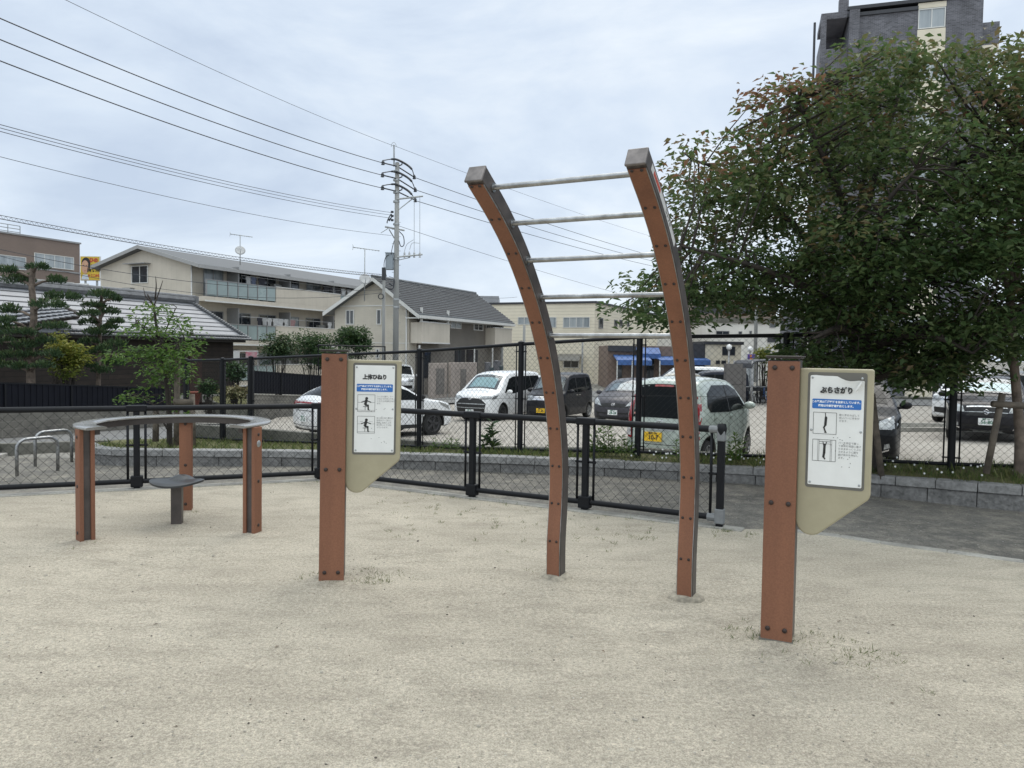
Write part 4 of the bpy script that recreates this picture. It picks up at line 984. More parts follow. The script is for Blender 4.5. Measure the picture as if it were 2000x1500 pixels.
def move_extra(t, strip, side, part, hw, sp):
    part('tailgate_seam', M_gap, lambda bb: [strip(bb, 'r', p, .003) for p in ([(-.6, .47), (.6, .47), (.6, .478), (-.6, .478)], [(-.6, .478), (-.592, .478), (-.592, .9), (-.6, .9)], [(.592, .478), (.6, .478), (.6, .9), (.592, .9)], [(-.62, .33), (.62, .33), (.62, .337), (-.62, .337)])])
    part('plate_garnish', M_gal, lambda bb: strip(bb, 'r', [(-.26, .715), (.26, .715), (.24, .75), (-.24, .75)], .016))
    part('brake_light', M_red, lambda bb: strip(bb, 'r', [(-.18, 1.462), (.18, 1.462), (.17, 1.49), (-.17, 1.49)], .012))
    for y, z, m_, w, h in ((.52, 1.18, M_platew, .05, .06), (.52, 1.09, M_shadeg, .045, .05), (.5, 1.0, mat('sticker_pink', (.7, .35, .3), .5), .08, .035), (-.46, 1.0, mat('sticker_pink', (.7, .35, .3), .5), .1, .05), (-.46, 1.07, M_shade, .07, .04)):
        part('window_sticker', m_, lambda bb: strip(bb, 'r', [(y-w/2, z-h/2), (y+w/2, z-h/2), (y+w/2, z+h/2), (y-w/2, z+h/2)], .009))
    part('fuel_flap', M_gap, lambda bb: side(bb, [(-1.28, .72), (-1.12, .72), (-1.12, .727), (-1.28, .727)], .003))
S_move = dict(W=1.475, belt=1.0, R=.28, xf=1.2, xr=-1.25, z0=.2, paint=P_green, tum=.2, br=.07, pr=.08,
    prof=[(1.55, .2), (1.66, .33), (1.69, .62), (1.6, .86), (1.22, 1.0), (.98, 1.12), (.5, 1.47), (.15, 1.59), (-.6, 1.635), (-1.2, 1.61), (-1.48, 1.53), (-1.58, 1.2), (-1.65, .9), (-1.69, .6), (-1.69, .4), (-1.62, .22)],
    ws=(1.12, 1.52, .6, .52), sw=[[(.9, 1.03), (.45, 1.4), (.1, 1.5), (-.85, 1.52), (-1.2, 1.38), (-1.3, 1.15), (-1.2, 1.05), (-.2, 1.01)]], sgaps=[(-.18, 1.02, 1.51)], rw=(.93, 1.5, .56, .5),
    hl=[(.35, .72), (.62, .74), (.64, .92), (.4, .86)], tl=[(.55, .56), (.69, .58), (.68, 1.1), (.62, 1.36), (.54, 1.36), (.565, 1.0)], tlc=[(.57, .6), (.65, .6), (.65, .78), (.585, .78)],
    front=[], gaps=[(.75, .25, 1.0), (-.15, .22, 1.0), (-1.0, .4, 1.04)], handles=[(-.05, .93), (-.95, .95)], mirror=(.75, 1.04), emblem=[('oval', 'r', 0, .83, .065)], extra=[move_extra])
S_chr = dict(W=1.8, belt=1.0, R=.345, xf=1.35, xr=-1.29, z0=.26, paint=P_white, tum=.3, pr=.16, br=.1,
    prof=[(2.0, .26), (2.13, .36), (2.18, .6), (2.12, .8), (1.9, .93), (1.35, 1.03), (1.0, 1.1), (.45, 1.4), (.1, 1.51), (-.45, 1.55), (-1.05, 1.49), (-1.55, 1.33), (-1.95, 1.12), (-2.1, 1.0), (-2.17, .72), (-2.13, .42), (-2.02, .28)],
    ws=(1.11, 1.46, .66, .56), sw=[[(.95, 1.04), (.5, 1.3), (.1, 1.42), (-.7, 1.43), (-1.3, 1.28), (-1.2, 1.14), (-.3, 1.06)]], sgaps=[(-.15, 1.05, 1.42)], rw=(1.14, 1.36, .64, .52),
    hl=[(.5, .72), (.76, .74), (.78, .88), (.55, .82)], hls=[(1.65, .86), (2.0, .72), (1.98, .84), (1.5, .98)], tl=[(.5, .95), (.8, .93), (.78, 1.04), (.5, 1.02)], tls=[(-2.05, .94), (-1.7, 1.0), (-1.75, 1.08), (-2.0, 1.05)],
    front=[], rear=[(M_plastic, [(-.75, .3), (.75, .3), (.78, .46), (-.78, .46)], False), (M_red, [(-.5, .965), (.5, .965), (.5, 1.0), (-.5, 1.0)], False), (M_gap, [(-.45, .80), (.45, .80), (.46, .812), (-.46, .812)], False)],
    sidep=[(M_plastic, [(-.85, .265), (.9, .265), (.95, .36), (-.9, .40)])], gaps=[(.95, .4, 1.0), (-.15, .36, 1.05)], handles=[(0, .92)], mirror=(.85, 1.08), mirrorm=M_plastic, rimm=M_rimd, spokes=5, spw=.07,
    extra=[lambda t, strip, side, part, hw, sp: part('black_roof', P_black, lambda bb: (strip(bb, 'r', [(-.56, 1.365), (.56, 1.365), (.5, 1.53), (-.5, 1.53)], .004), side(bb, [(-.9, 1.445), (-1.4, 1.3), (-1.75, 1.13), (-1.62, 1.12), (-1.3, 1.29)], .006)))])
S_cross = dict(W=1.765, belt=1.0, R=.335, xf=1.3, xr=-1.3, z0=.26, paint=P_char, tum=.27, shade=M_shade,
    prof=[(1.98, .26), (2.1, .36), (2.15, .6), (2.1, .82), (1.92, .95), (1.4, 1.05), (1.08, 1.12), (.5, 1.42), (.1, 1.53), (-.5, 1.565), (-1.3, 1.52), (-1.75, 1.4), (-2.0, 1.1), (-2.1, .85), (-2.14, .55), (-2.05, .28)],
    ws=(1.13, 1.47, .68, .58), sw=[[(1.0, 1.03), (.5, 1.33), (.1, 1.44), (-1.1, 1.44), (-1.6, 1.28), (-1.6, 1.1), (-.3, 1.03)]], sgaps=[(-.05, 1.04, 1.43), (-1.05, 1.06, 1.43)], rw=(1.1, 1.42, .64, .55),
    hl=[(.45, .74), (.74, .76), (.8, .92), (.74, .97), (.5, .86)], hls=[(1.75, .84), (1.98, .76), (1.92, .92), (1.6, 1.0)], tl=[(.5, .8), (.76, .8), (.72, 1.0), (.55, 1.0)],
    front=[(M_plastic, [(-.42, .66), (.42, .66), (.46, .82), (-.46, .82)], False), (M_chrome, [(-.42, .83), (.42, .83), (.42, .855), (-.42, .855)], False), (M_gal, [(-.44, .735), (.44, .735), (.44, .75), (-.44, .75)], False), (M_plastic, [(-.6, .3), (.6, .3), (.5, .48), (-.5, .48)], False), (M_gal, [(-.4, .27), (.4, .27), (.34, .37), (-.34, .37)], False), (M_lamp, [(.58, .42), (.68, .44), (.66, .52), (.58, .5)], True), (M_chrome, [(.54, .36), (.76, .42), (.76, .45), (.54, .385)], True)],
    sidep=[(M_plastic, [(-.85, .265), (.85, .265), (.9, .36), (-.9, .36)])], gaps=[(.95, .4, 1.0), (-.05, .36, 1.03), (-1.05, .5, 1.05)], handles=[(.1, .93), (-.9, .95)], mirror=(.9, 1.08), emblem=[('S', 'f', 0, .74, .07)], extra=[rails(1.6, .3, -1.4, .57)])
S_suv = dict(S_cross, paint=P_black, shade=None, emblem=[], tl=[(.42, .86), (.8, .86), (.8, 1.0), (.42, .98)], tlc=[(.5, .89), (.62, .89), (.62, .97), (.5, .97)], rear=[(M_plastic, [(-.75, .28), (.75, .28), (.78, .5), (-.78, .5)], False), (M_chrome, [(-.42, 1.01), (.42, 1.01), (.42, 1.03), (-.42, 1.03)], False)])
def place(px, Y): x, y = XY(px, Y); return V((x, y, z_lot(x, y)))
hAX = math.atan2(AX.y, AX.x); hF = hAX+math.pi
mkcar('white_minivan', 'white minivan with a silver sunshade and black grille, facing the fence beside the white crossover', S_van, place(979, 30.2), hF+R(-2), plate=('f', 0, .42, M_platew), plate_txt='51-28')
mkcar('dark_kei_van', 'dark boxy van with a yellow plate, parked right of the white minivan', S_kvan, place(1094, 29.6), hF+R(-3), plate=('f', .05, .43, M_platey), plate_txt='31-05')
mkcar('grey_hatchback', 'violet grey hatchback with an H emblem and white plate, left of the pale green car', S_hatch, place(1237, 27.6), hF+R(-3), plate=('f', 0, .45, M_platew), plate_txt='28-28')
mkcar('pale_green_car', 'pale green small car seen from behind through the fence, with tall red tail lights', S_move, place(1358, 15.0), hAX+R(-8), plate=('r', .12, .6, M_platey), plate_txt='10-7')
mkcar('white_crossover', 'white crossover with black rear roof, seen from behind beside the first sign', S_chr, place(734, 21.4), R(46), plate=('r', 0, .62, M_platew), plate_txt='67-8')
mkcar('black_crossover', 'black crossover half hidden behind the second sign with its door mirror sticking out', S_suv, place(1657, 15.6), R(-113))
mkcar('dark_crossover', 'dark crossover with chrome grille bar and white plate, facing the right end of the fence', S_cross, place(1930, 20.3), R(-122), plate=('f', 0, .55, M_platew), plate_txt='56-80')
# farther cars
S_far1 = dict(S_van, paint=P_white, shade=None, emblem=[]); S_far2 = dict(S_kvan, paint=P_black, shade=None, emblem=[])
S_far3 = dict(S_hatch, paint=P_white, shade=None, emblem=[])
S_far4 = dict(S_move, paint=mat('beige_paint', (.5, .47, .4), .3, var=.05, coat=.8), emblem=[], extra=[])
mkcar('white_van', 'small white van standing by the house wall, behind the first sign', dict(S_kvan, paint=P_white, shade=None, emblem=[]), V((*XY(781, 46), -1.0)), hF+R(40), group='cars beyond the parking lot')
mkcar('white_van', 'white van parked by the blue awnings, behind the grey hatchback', S_far1, V((*XY(1345, 47), -1.0)), R(170), group='cars beyond the parking lot')
mkcar('beige_kei_car', 'beige boxy small car whose roof shows above the pale green car', S_far4, place(1338, 34), hAX, group='cars beyond the parking lot')
mkcar('dark_blue_van', 'dark blue van standing left of the grey brick pillar', dict(S_far2, paint=paint('navy_paint', (.012, .016, .03), .1)), V((*XY(1392, 39), -1.0)), R(175), group='cars beyond the parking lot')
mkcar('silver_car', 'silver car whose roof shows above the white minivan', dict(S_far3, paint=mat('silver_paint', (.45, .46, .47), .3, metal=.4, var=.06, coat=.8)), V((*XY(1030, 40), -1.0)), R(8), group='cars beyond the parking lot')
mkcar('white_kei_car', 'white small car behind the dark crossover, only its rear window and roof showing', dict(S_kvan, paint=P_white, shade=None, emblem=[]), place(1903, 27), hAX+R(150))
mkcar('grey_off_roader', 'grey boxy off roader at the right edge, behind the dark crossover', dict(S_kvan, W=1.65, paint=paint('grey_paint', (.1, .105, .11), .08), shade=None, emblem=[]), place(1985, 25.5), hAX+R(160))
# ------------------------------------------------------------------ buildings
M_sid = mat('cream_siding', (.58, .535, .455), .75, var=.1, vs=.8, brick=(GA, .3, .045, .003, .5, .82, .95), col2=(.51, .47, .395))
M_sidg = mat('beige_siding', (.57, .52, .445), .75, var=.1, vs=.8, brick=(GA, .45, 3.0, .012, 0, .88, .97), col2=(.51, .465, .395))
M_taupe = mat('taupe_siding', (.21, .19, .165), .75, var=.1, vs=.8, brick=(GA, .3, .045, .003, .5, .85, .95))
M_brick = mat('brown_tile_wall', (.215, .165, .14), .8, var=.08, vs=.5, brick=(GA, .2, .06, .004, .5, .9, .95))
M_dtile = mat('dark_tile_wall', (.13, .13, .148), .6, var=.35, vs=1.5, brick=(R(-17), .22, .07, .006, .5, 1.6, .5), col2=(.09, .09, .104))
M_ivory = mat('ivory_panel', (.68, .62, .5), .7, var=.06, vs=1)
M_cream = mat('cream_metal_siding', (.74, .68, .55), .65, var=.06, vs=.6, brick=(GA, 60, .28, .012, 0, .6, 1.0))
M_roofg = mat('grey_slate_roof', (.10, .105, .112), .6, var=.15, vs=2)
M_tile = mat('grey_tile_roof', (.135, .145, .155), .45, var=.2, vs=3)
M_silver = mat('silver_metal_roof', (.30, .31, .335), .42, var=.12, vs=1.2, metal=.2, streak=True)
M_ktile = mat('kawara_tile', (.15, .155, .165), .4, var=.25, vs=5)
M_dwood = mat('dark_wood_boards', (.035, .025, .02), .8, var=.4, vs=3, brick=(GA, 3.0, .2, .012, .5, .35, .8), col2=(.02, .015, .012))
M_wframe = mat('white_sash', (.62, .62, .6), .45, var=.05)
M_aframe = mat('grey_sash', (.3, .3, .3), .4, var=.08, metal=.4)
M_pane = mat('window_pane', (.03, .037, .045), .04, var=.4, vs=.7, spec=.8, col2=(.012, .015, .02))
M_pane2 = mat('curtained_pane', (.35, .38, .4), .12, var=.35, vs=1.6, spec=.7, col2=(.16, .19, .21), streak=True)
M_frost = mat('frosted_panel', (.30, .37, .37), .25, var=.12, vs=.6, spec=.6)
M_white = mat('white_wall', (.68, .66, .62), .8, var=.1, vs=.5, streak=True)
M_awn = mat('blue_awning', (.05, .125, .34), .6, var=.12, vs=2)
M_dkwall = mat('dark_fascia', (.04, .042, .05), .6, var=.15)
M_alu = mat('aluminium', (.5, .51, .52), .4, metal=.6, var=.1)
M_gwall = mat('gate_wall_stone', (.36, .31, .275), .85, var=.3, vs=4, bump=.01, bs=25, fine=.2, col2=(.27, .235, .21))
def FR(px, Y, z, along, out): x, y = XY(px, Y); return (V((x, y, z)), along, out)
def ulen(F, px):      # distance along F until the picture column px
    O, a, n = F; k = (px-1000)/1500
    return (k*O.y-O.x)/(a.x-k*a.y)
def zrow(F, u, py):
    P = F[0]+F[1]*u; px = 1000+1500*P.x/P.y
    return W(px, py, P.y).z
def window(F, u0, u1, z0, z1, parent, w, fm=None, pm=None, mull=1, n=0.0, th=.06):
    fm = fm or M_wframe; b = MB(); e = .055
    b.fbox(F, u0, u1, n, n+th, z0, z0+e); b.fbox(F, u0, u1, n, n+th, z1-e, z1)
    b.fbox(F, u0, u0+e, n, n+th, z0+e, z1-e); b.fbox(F, u1-e, u1, n, n+th, z0+e, z1-e)
    for k in range(mull):
        u = u0+(u1-u0)*(k+1)/(mull+1); b.fbox(F, u-.025, u+.025, n, n+th*.8, z0+e, z1-e)
    o = b.build('window', fm, parent, world=w)
    b = MB(); b.fbox(F, u0+e, u1-e, n-.03, n+.015, z0+e, z1-e); b.build('pane', pm or M_pane, o, world=w)
    return o
def gable(b, F, u0, u1, d, zb_, ze, za, ua=None):
    """solid gable-ended block: gable face along F.along u0..u1, extending behind by d"""
    O, a, n = F; ua = (u0+u1)/2 if ua is None else ua
    poly = [(u0, zb_), (u1, zb_), (u1, ze), (ua, za), (u0, ze)]
    if a.cross(n).z > 0: poly = poly[::-1]
    Z = -n
    b.prism(poly, O, a, UZ, Z, 0, d)
def roof_slab(b, F, uA, zA, uB, zB, n0, n1, th):
    O, a, n = F; q = lambda u, k, z: O+a*u+n*k+UZ*z
    b.hexa([q(uA, n0, zA-th), q(uB, n0, zB-th), q(uB, n1, zB-th), q(uA, n1, zA-th), q(uA, n0, zA), q(uB, n0, zB), q(uB, n1, zB), q(uA, n1, zA)])
GZ = -1.0
# --- three storey apartments ------------------------------------------------
def apartments():
    Fg = FR(373, 51, 0, -BX, -AX); Ff = (Fg[0], AX, BX); o = Fg[0]+UZ*GZ
    t = thing('apartment_block', 'beige three storey apartment block with long balconies of frosted glass and solid panels', 'building', o)
    wg = ulen(Fg, 197); ze = W(373, 509, 51).z; za = W(276, 481, 51+.5*wg*.42).z; dl = 40
    b = MB(); gable(b, Fg, 0, wg, dl, GZ-1, ze-.15, za-.2); b.build('wall', M_sidg, t, world=o)
    b = MB(); ov = .3; sl_ = (za-ze)/(wg/2)
    roof_slab(b, Fg, -ov-.9, ze-(ov+.9)*sl_, wg/2, za, .5, -dl-.5, .22); roof_slab(b, Fg, wg+ov, ze-ov*sl_, wg/2, za, .5, -dl-.5, .22)
    b.build('roof', M_roofg, t, world=o)
    b = MB(); roof_slab(b, Fg, -ov-.93, ze-(ov+.93)*sl_+.02, wg/2, za+.03, .54, .5, .24); roof_slab(b, Fg, wg+ov+.03, ze-(ov+.03)*sl_+.02, wg/2, za+.03, .54, .5, .24); b.fbox(Ff, -.5, dl+.5, ov+.9, ov+1.0, ze-(ov+.9)*sl_-.24, ze-(ov+.9)*sl_-.02)
    b.build('fascia', mat('grey_trim', (.34, .34, .34), .6, var=.08), t, world=o)
    # gable window with hood
    u0, u1 = ulen(Fg, 290), ulen(Fg, 258); z0, z1 = zrow(Fg, u0, 553), zrow(Fg, u0, 518)
    window(Fg, u0, u1, z0, z1, t, o, M_wframe); b = MB(); b.fbox(Fg, u0-.25, u1+.25, .01, .55, z1+.08, z1+.13); b.build('window_hood', M_aframe, t, world=o)
    b = MB(); b.fbox(Fg, ulen(Fg, 263), ulen(Fg, 247), .02, .35, zrow(Fg, 2, 575), zrow(Fg, 2, 560)); b.build('air_conditioner', mat('ac_white', (.5, .5, .48), .5, var=.1, brick=(GA, 3, .06, .02, 0, .35, 1)), t, world=o)
    b = MB(); b.tube([Fg[0]-AX*.05+AX*0+BX*.1+UZ*GZ, Fg[0]-AX*.05+BX*.1+UZ*(ze-.1)], .05, 6); b.build('downpipe', M_wframe, t, True, world=o)
    # balconies
    ua, ub, uc = ulen(Ff, 513), ulen(Ff, 640), ulen(Ff, 690)
    zt = [zrow(Ff, 0, 545), zrow(Ff, 0, 545)-2.85, zrow(Ff, 0, 545)-5.7]
    for fl in range(3):
        zr = zt[fl]; dB = 1.25
        b = MB(); b.fbox(Ff, 0, dl, .01, dB, zr-1.45, zr-1.13); b.fbox(Ff, ua, ub, dB-.12, dB, zr-1.13, zr); b.fbox(Ff, ua, ua+.12, .01, dB-.12, zr-1.13, zr); b.fbox(Ff, uc, dl, dB-.12, dB, zr-1.13, zr)
        bal = b.build('balcony', M_sidg, t, world=o)
        b = MB(); b.fbox(Ff, 0, dl, dB+.0, dB+.03, zr-1.48, zr-1.38); b.fbox(Ff, ua, ub, dB-.15, dB+.03, zr, zr+.05); b.build('balcony_trim', M_wframe, bal, world=o)
        for (u0_, u1_, k) in ((.15, ua, 7), (ub, uc, 3)):
            b = MB(); f2 = MB()
            for i in range(k):
                x0, x1 = u0_+(u1_-u0_)*i/k, u0_+(u1_-u0_)*(i+1)/k
                b.fbox(Ff, x0+.05, x1-.05, dB-.06, dB-.03, zr-1.05, zr-.06); f2.fbox(Ff, x0-.03, x0+.04, dB-.09, dB, zr-1.1, zr)
            f2.fbox(Ff, u0_, u1_, dB-.1, dB+.01, zr-.055, zr)
            b.build('frosted_panel', M_frost, bal, world=o); f2.build('railing', M_aframe, bal, world=o)
        for i in range(12):
            u0 = 1.0+i*2.6
            if u0 > 30: break
            window(Ff, u0, u0+1.75, zr-1.1, zr+.85, t, o, M_aframe, M_pane2 if (i*7+fl*3) % 4 == 0 else M_pane, n=.0)
        for i in range(5): b = MB(); b.fbox(Ff, 3.1+i*5.2, 3.16+i*5.2, .02, dB-.15, zr-1.1, zr+1.1); b.build('partition', M_aframe, t, world=o)
        for i in range(5):
            b = MB(); b.fbox(Ff, 7.2+i*5.2, 8.0+i*5.2, .2, .55, zr-.25, zr+.3); b.build('air_conditioner', mat('ac_white', (.5, .5, .48)), t, world=o)
    # laundry on the balconies
    r2 = random.Random(5)
    for fl, us in ((0, [4, 4.35, 5.2, 12.5, 13.3, 14, 14.7, 15.5, 17]), (1, [5.1, 5.6, 6.1, 6.7, 7.2, 7.9, 8.4, 13])):
        zr = zt[fl]; rod = MB(); rod.tube([Ff[0]+AX*3.5+BX*.95+UZ*(zr+.55), Ff[0]+AX*18+BX*.95+UZ*(zr+.55)], .02, 6); rod.build('laundry_rod', M_alu, t, True, world=o)
        for u in us:
            w_, h_ = r2.uniform(.35, .6), r2.uniform(.5, .85)
            c = r2.choice([(.03, .03, .035), (.5, .5, .5), (.32, .2, .2), (.03, .03, .04), (.55, .55, .52), (.1, .12, .18), (.6, .45, .05) if fl == 0 and u == 5.2 else (.4, .4, .4)])
            b = MB(); b.fbox(Ff, u, u+w_, .93, .97, zr+.52-h_, zr+.54); b.fbox(Ff, u-.08, u+w_+.08, .935, .965, zr+.3, zr+.5)
            lo = b.build('laundry', mat('cloth%d%d%d' % tuple(int(x*100) for x in c), c, .9, var=.2, vs=6), None, bevel=.01)
            setp(lo, 'laundry hanging from a balcony rod of the beige apartment block', 'laundry', 'laundry on the apartment balconies')
    return Fg, Ff, wg, ze, za
apF = apartments()
def antenna(name, label, foot, h, dish=True):
    t = thing(name, label, 'antenna', foot, group='roof antennas'); b = MB()
    b.tube([(0, 0, -.4), (0, 0, h)], .03, 6); mast = b.build('mast', M_gal, t, True)
    b = MB(); d = (AX*.3+BX*.95).normalized(); b.tube([V((0, 0, h-.05))-d*.75+UZ*.12, V((0, 0, h-.05))+d*.9-UZ*.1], .022, 5)
    for k in range(9):
        p = V((0, 0, h-.05))+d*(-.65+k*.18)-UZ*((-.65+k*.18)*.13); e = V((-d.y, d.x, 0)); b.tube([p-e*.18, p+e*.18], .01, 4)
    for s in (-1, 1): b.tube([V((0, 0, h+.07))-d*.7, V((0, 0, h+.07))-d*.85+UZ*(.16*s)+d*.1], .012, 4)
    b.build('aerial', M_gal, t, True)
    if dish:
        M = (V((.35, -.9, .45)).normalized()).to_track_quat('Z', 'Y').to_matrix(); b = MB(); b.lathe([(.001, .0), (.2, .03), (.33, .09), (.34, .1), (.2, .05), (.001, .02)], V((0, 0, h*.3))+M @ V((0, 0, .08)), 20, M); dd = b.build('dish', mat('dish_grey', (.5, .5, .5), .5, var=.06), t, True)
        b = MB(); b.tube([V((0, 0, h*.3))+M @ V((0, -.3, .08)), V((0, 0, h*.3))+M @ V((0, 0, .4))], .02, 5); b.build('feed_arm', M_gal, dd, True)
antenna('roof_antenna', 'tv antenna with a round dish standing on the apartment block roof', W(469, 506, 53), 1.65)
# --- two storey house -------------------------------------------------------
def house():
    Fg = FR(797, 46, 0, -BX, -AX); Ff = (Fg[0], AX, BX); o = Fg[0]+UZ*GZ
    t = thing('two_storey_house', 'cream two storey house with dark tiled gable roof and boxed balconies', 'building', o)
    wg = ulen(Fg, 653); ze = zrow(Fg, 0, 597)+.02; za = zrow(Fg, wg*.42, 546); L_ = ulen(Ff, 975); ua = wg*.42
    ul = ulen(Ff, 880)
    b = MB(); gable(b, Fg, 0, wg, L_, GZ-1, ze-.1, za-.12, ua); b.build('wall', M_sid, t, world=o)
    # taupe facade part (slightly proud), set behind the balcony corner
    ov = 1.0; s1 = (za-ze)/ua; s2 = (za-zrow(Fg, wg, 605))/(wg-ua)
    ui = .9
    b = MB(); b.fbox(Ff, ui, L_+.02, 0, .05, GZ-1, ze-.1); b.build('facade_wall', M_taupe, t, world=o)
    b = MB(); roof_slab(b, Fg, -ov, ze-ov*s1+.1, ua, za+.1, .5, -L_-.4, .14); roof_slab(b, Fg, wg+.5, za-(wg+.5-ua)*s2+.1, ua, za+.1, .5, -L_-.4, .14)
    # tile courses: thin steps along the slope
    n_ = 17
    O, a, nn = Fg
    for i in range(n_):
        u0 = -ov+(ua+ov)*i/n_; u1 = -ov+(ua+ov)*(i+1)/n_; z0 = ze-ov*s1+.1+(u0+ov)*s1; z1 = ze-ov*s1+.1+(u1+ov)*s1
        q = lambda u, k, z: O+a*u+nn*k+UZ*z
        b.hexa([q(u0, .51, z0), q(u1, .51, z1), q(u1, -L_-.41, z1), q(u0, -L_-.41, z0), q(u0, .51, z0+.1), q(u1, .51, z1+.012), q(u1, -L_-.41, z1+.012), q(u0, -L_-.41, z0+.1)])
    b.tube([Fg[0]+Fg[1]*ua+Fg[2]*.55+UZ*(za+.16), Fg[0]+Fg[1]*ua-Fg[2]*(L_+.4)+UZ*(za+.16)], .1, 6); b.build('roof', M_tile, t, world=o)
    b = MB()
    for i in range(1, n_):
        u0 = -ov+(ua+ov)*i/n_; z0 = ze-ov*s1+.1+(u0+ov)*s1; b.tube([O+a*(u0-.015)+nn*.52+UZ*(z0+.035), O+a*(u0-.015)-nn*(L_+.42)+UZ*(z0+.035)], .034, 4)
    b.build('painted_tile_shadow', mat('painted_shadow_line', (.05, .05, .055), .6), t, world=o)  # dark tubes stand in for the shadow under each tile course edge
    b = MB(); roof_slab(b, Fg, -ov-.04, ze-(ov+.04)*s1+.12, ua, za+.12, .53, .50, .24); roof_slab(b, Fg, wg+.54, za-(wg+.54-ua)*s2+.12, ua, za+.12, .53, .50, .24); b.fbox(Ff, -.5, L_+.4, ov, ov+.09, ze-ov*s1-.08, ze-ov*s1+.09); b.fbox(Ff, -.45, L_+.35, .06, ov-.01, ze-ov*s1-.1, ze-ov*s1-.04); b.build('fascia', M_wframe, t, world=o)
    for pa, pb, ya, yb in ((691, 675, 634, 605), (744, 735, 634, 604), (741, 734, 700, 681)):
        u0, u1 = ulen(Fg, pa), ulen(Fg, pb); window(Fg, u0, u1, zrow(Fg, u0, ya), zrow(Fg, u0, yb), t, o, mull=1 if pa == 691 else 0)
    b = MB(); b.fbox(Fg, -.02, wg, .001, .03, zrow(Fg, 0, 597), zrow(Fg, 0, 595)); b.fbox(Fg, -.02, wg, .001, .03, zrow(Fg, 0, 671), zrow(Fg, 0, 669.5)); b.build('string_course', M_wframe, t, world=o)
    b = MB(); b.tube([Fg[0]+Fg[1]*.12+Fg[2]*.06+UZ*GZ, Fg[0]+Fg[1]*.12+Fg[2]*.06+UZ*(ze-.1)], .05, 6); b.build('downpipe', M_wframe, t, True, world=o)
    # balconies
    for pa, pb, dB in ((799, 870, .85), (945, 985, .85)):
        u0, u1 = max(.1, ulen(Ff, pa)), ulen(Ff, pb) if pb < 980 else L_+.6
        u1 = u1-1.0 if pb < 980 else L_+.3
        z1 = zrow(Ff, u0, 631 if pa < 900 else 642)+.05; z0 = z1-1.25
        b = MB(); b.fbox(Ff, u0, u1, dB-.12, dB, z0, z1); b.fbox(Ff, u0, u0+.12, .06, dB-.12, z0, z1); b.fbox(Ff, u1-.12, u1, .06, dB-.12, z0, z1); b.fbox(Ff, u0+.12, u1-.12, .06, dB-.12, z0, z0+.15); bl_ = b.build('balcony', M_sidg, t, world=o)
        b = MB(); b.fbox(Ff, u0-.03, u1+.03, dB-.15, dB+.03, z1, z1+.06); b.fbox(Ff, u0-.02, u1+.02, dB, dB+.02, z0, z0+.08); b.build('balcony_trim', M_wframe, bl_, world=o)
        if pa < 900:
            b = MB(); b.fbox(Ff, u1-.2, u1-.08, dB-.12, dB, z1+.06, ze-.12); b.fbox(Ff, u0+.0, u0+.1, dB-.12, dB, z1+.06, ze-.12); b.build('balcony_post', M_wframe, t, world=o)
            b = MB(); b.fbox(Ff, ui+.3, u1-.3, .055, .12, z0+.2, z0+2.2); b.build('balcony_door', M_pane, t, world=o)
    for pa, pb, ya, yb in ((876, 897, 641, 608), (922, 940, 645, 614), (946, 962, 645, 622)):
        u0, u1 = ulen(Ff, pa), ulen(Ff, pb); window(Ff, u0, u1, zrow(Ff, u0, ya), zrow(Ff, u0, yb), t, o, n=.05, pm=M_pane2 if pa == 876 else M_pane)
    for pa, pb, ya, yb in ((826, 838, 722, 686), (886, 905, 740, 683), (909, 930, 740, 683)):
        u0, u1 = ulen(Ff, pa), ulen(Ff, pb); b = MB(); b.fbox(Ff, u0, u1, .05, .1, zrow(Ff, u0, ya)-.5, zrow(Ff, u0, yb)); b.build('porch_door', M_pane, t, world=o)
    for px in (799, 908, 944): b = MB(); b.tube([Ff[0]+AX*ulen(Ff, px)+BX*.7+UZ*GZ, Ff[0]+AX*ulen(Ff, px)+BX*.7+UZ*1.9], .06, 6); b.build('porch_post', M_wframe, t, world=o)
    antenna('roof_antenna', 'tv antenna with a round dish fixed to the gable of the cream two storey house', W(712, 575, 45.4), 2.7)
    b = MB(); F = FR(836, 43.2, 0, AX, BX)
    uu = ulen(F, 905) if ulen(F, 905) > 0 else 4
    b.fbox(F, 0, ulen(F, 868), 0, .18, GZ-.6, W(836, 709, 43.2).z); b.fbox(F, ulen(F, 868), ulen(F, 908), .25, .45, GZ-.6, W(836, 708, 43.2).z); b.fbox(F, ulen(F, 908), ulen(F, 926), 0, .2, GZ-.6, W(836, 708.5, 43.2).z)
    gw = b.build('gate_wall', M_gwall, None, bevel=.02); setp(gw, 'pinkish stone gate wall in front of the cream house, left of the white minivan', 'wall')
    b = MB(); b.fbox(F, ulen(F, 886), ulen(F, 897), .451, .47, GZ, W(880, 722, 44).z); b.fbox(F, ulen(F, 846), ulen(F, 862), .181, .2, GZ+.1, W(850, 720, 43.4).z); b.build('panel', mat('gate_panel', (.2, .185, .17), .7, var=.3, vs=6), gw)
    for k in range(6):
        F2 = FR(946+k*6, 45, 0, AX, BX); b = MB(); h = .5+.5*((k*37) % 10)/10; b.box(F2[0]+UZ*(GZ+.2+h), (.28, .4, h*2), Matrix.Rotation(.3*k, 3, 'Z')); b.lathe([(.2, 0), (.21, .05), (.001, .07)], F2[0]+UZ*(GZ+.2+2*h), 10)
        setp(b.build('bin', mat(['bin_navy', 'bin_grey', 'bin_teal'][k % 3], [(.012, .02, .06), (.12, .12, .13), (.05, .07, .075)][k % 3], .6, var=.15), bevel=.03), 'dark bin or bundle stacked outside the right end of the cream house', 'bin', 'bins outside the cream house')
house()
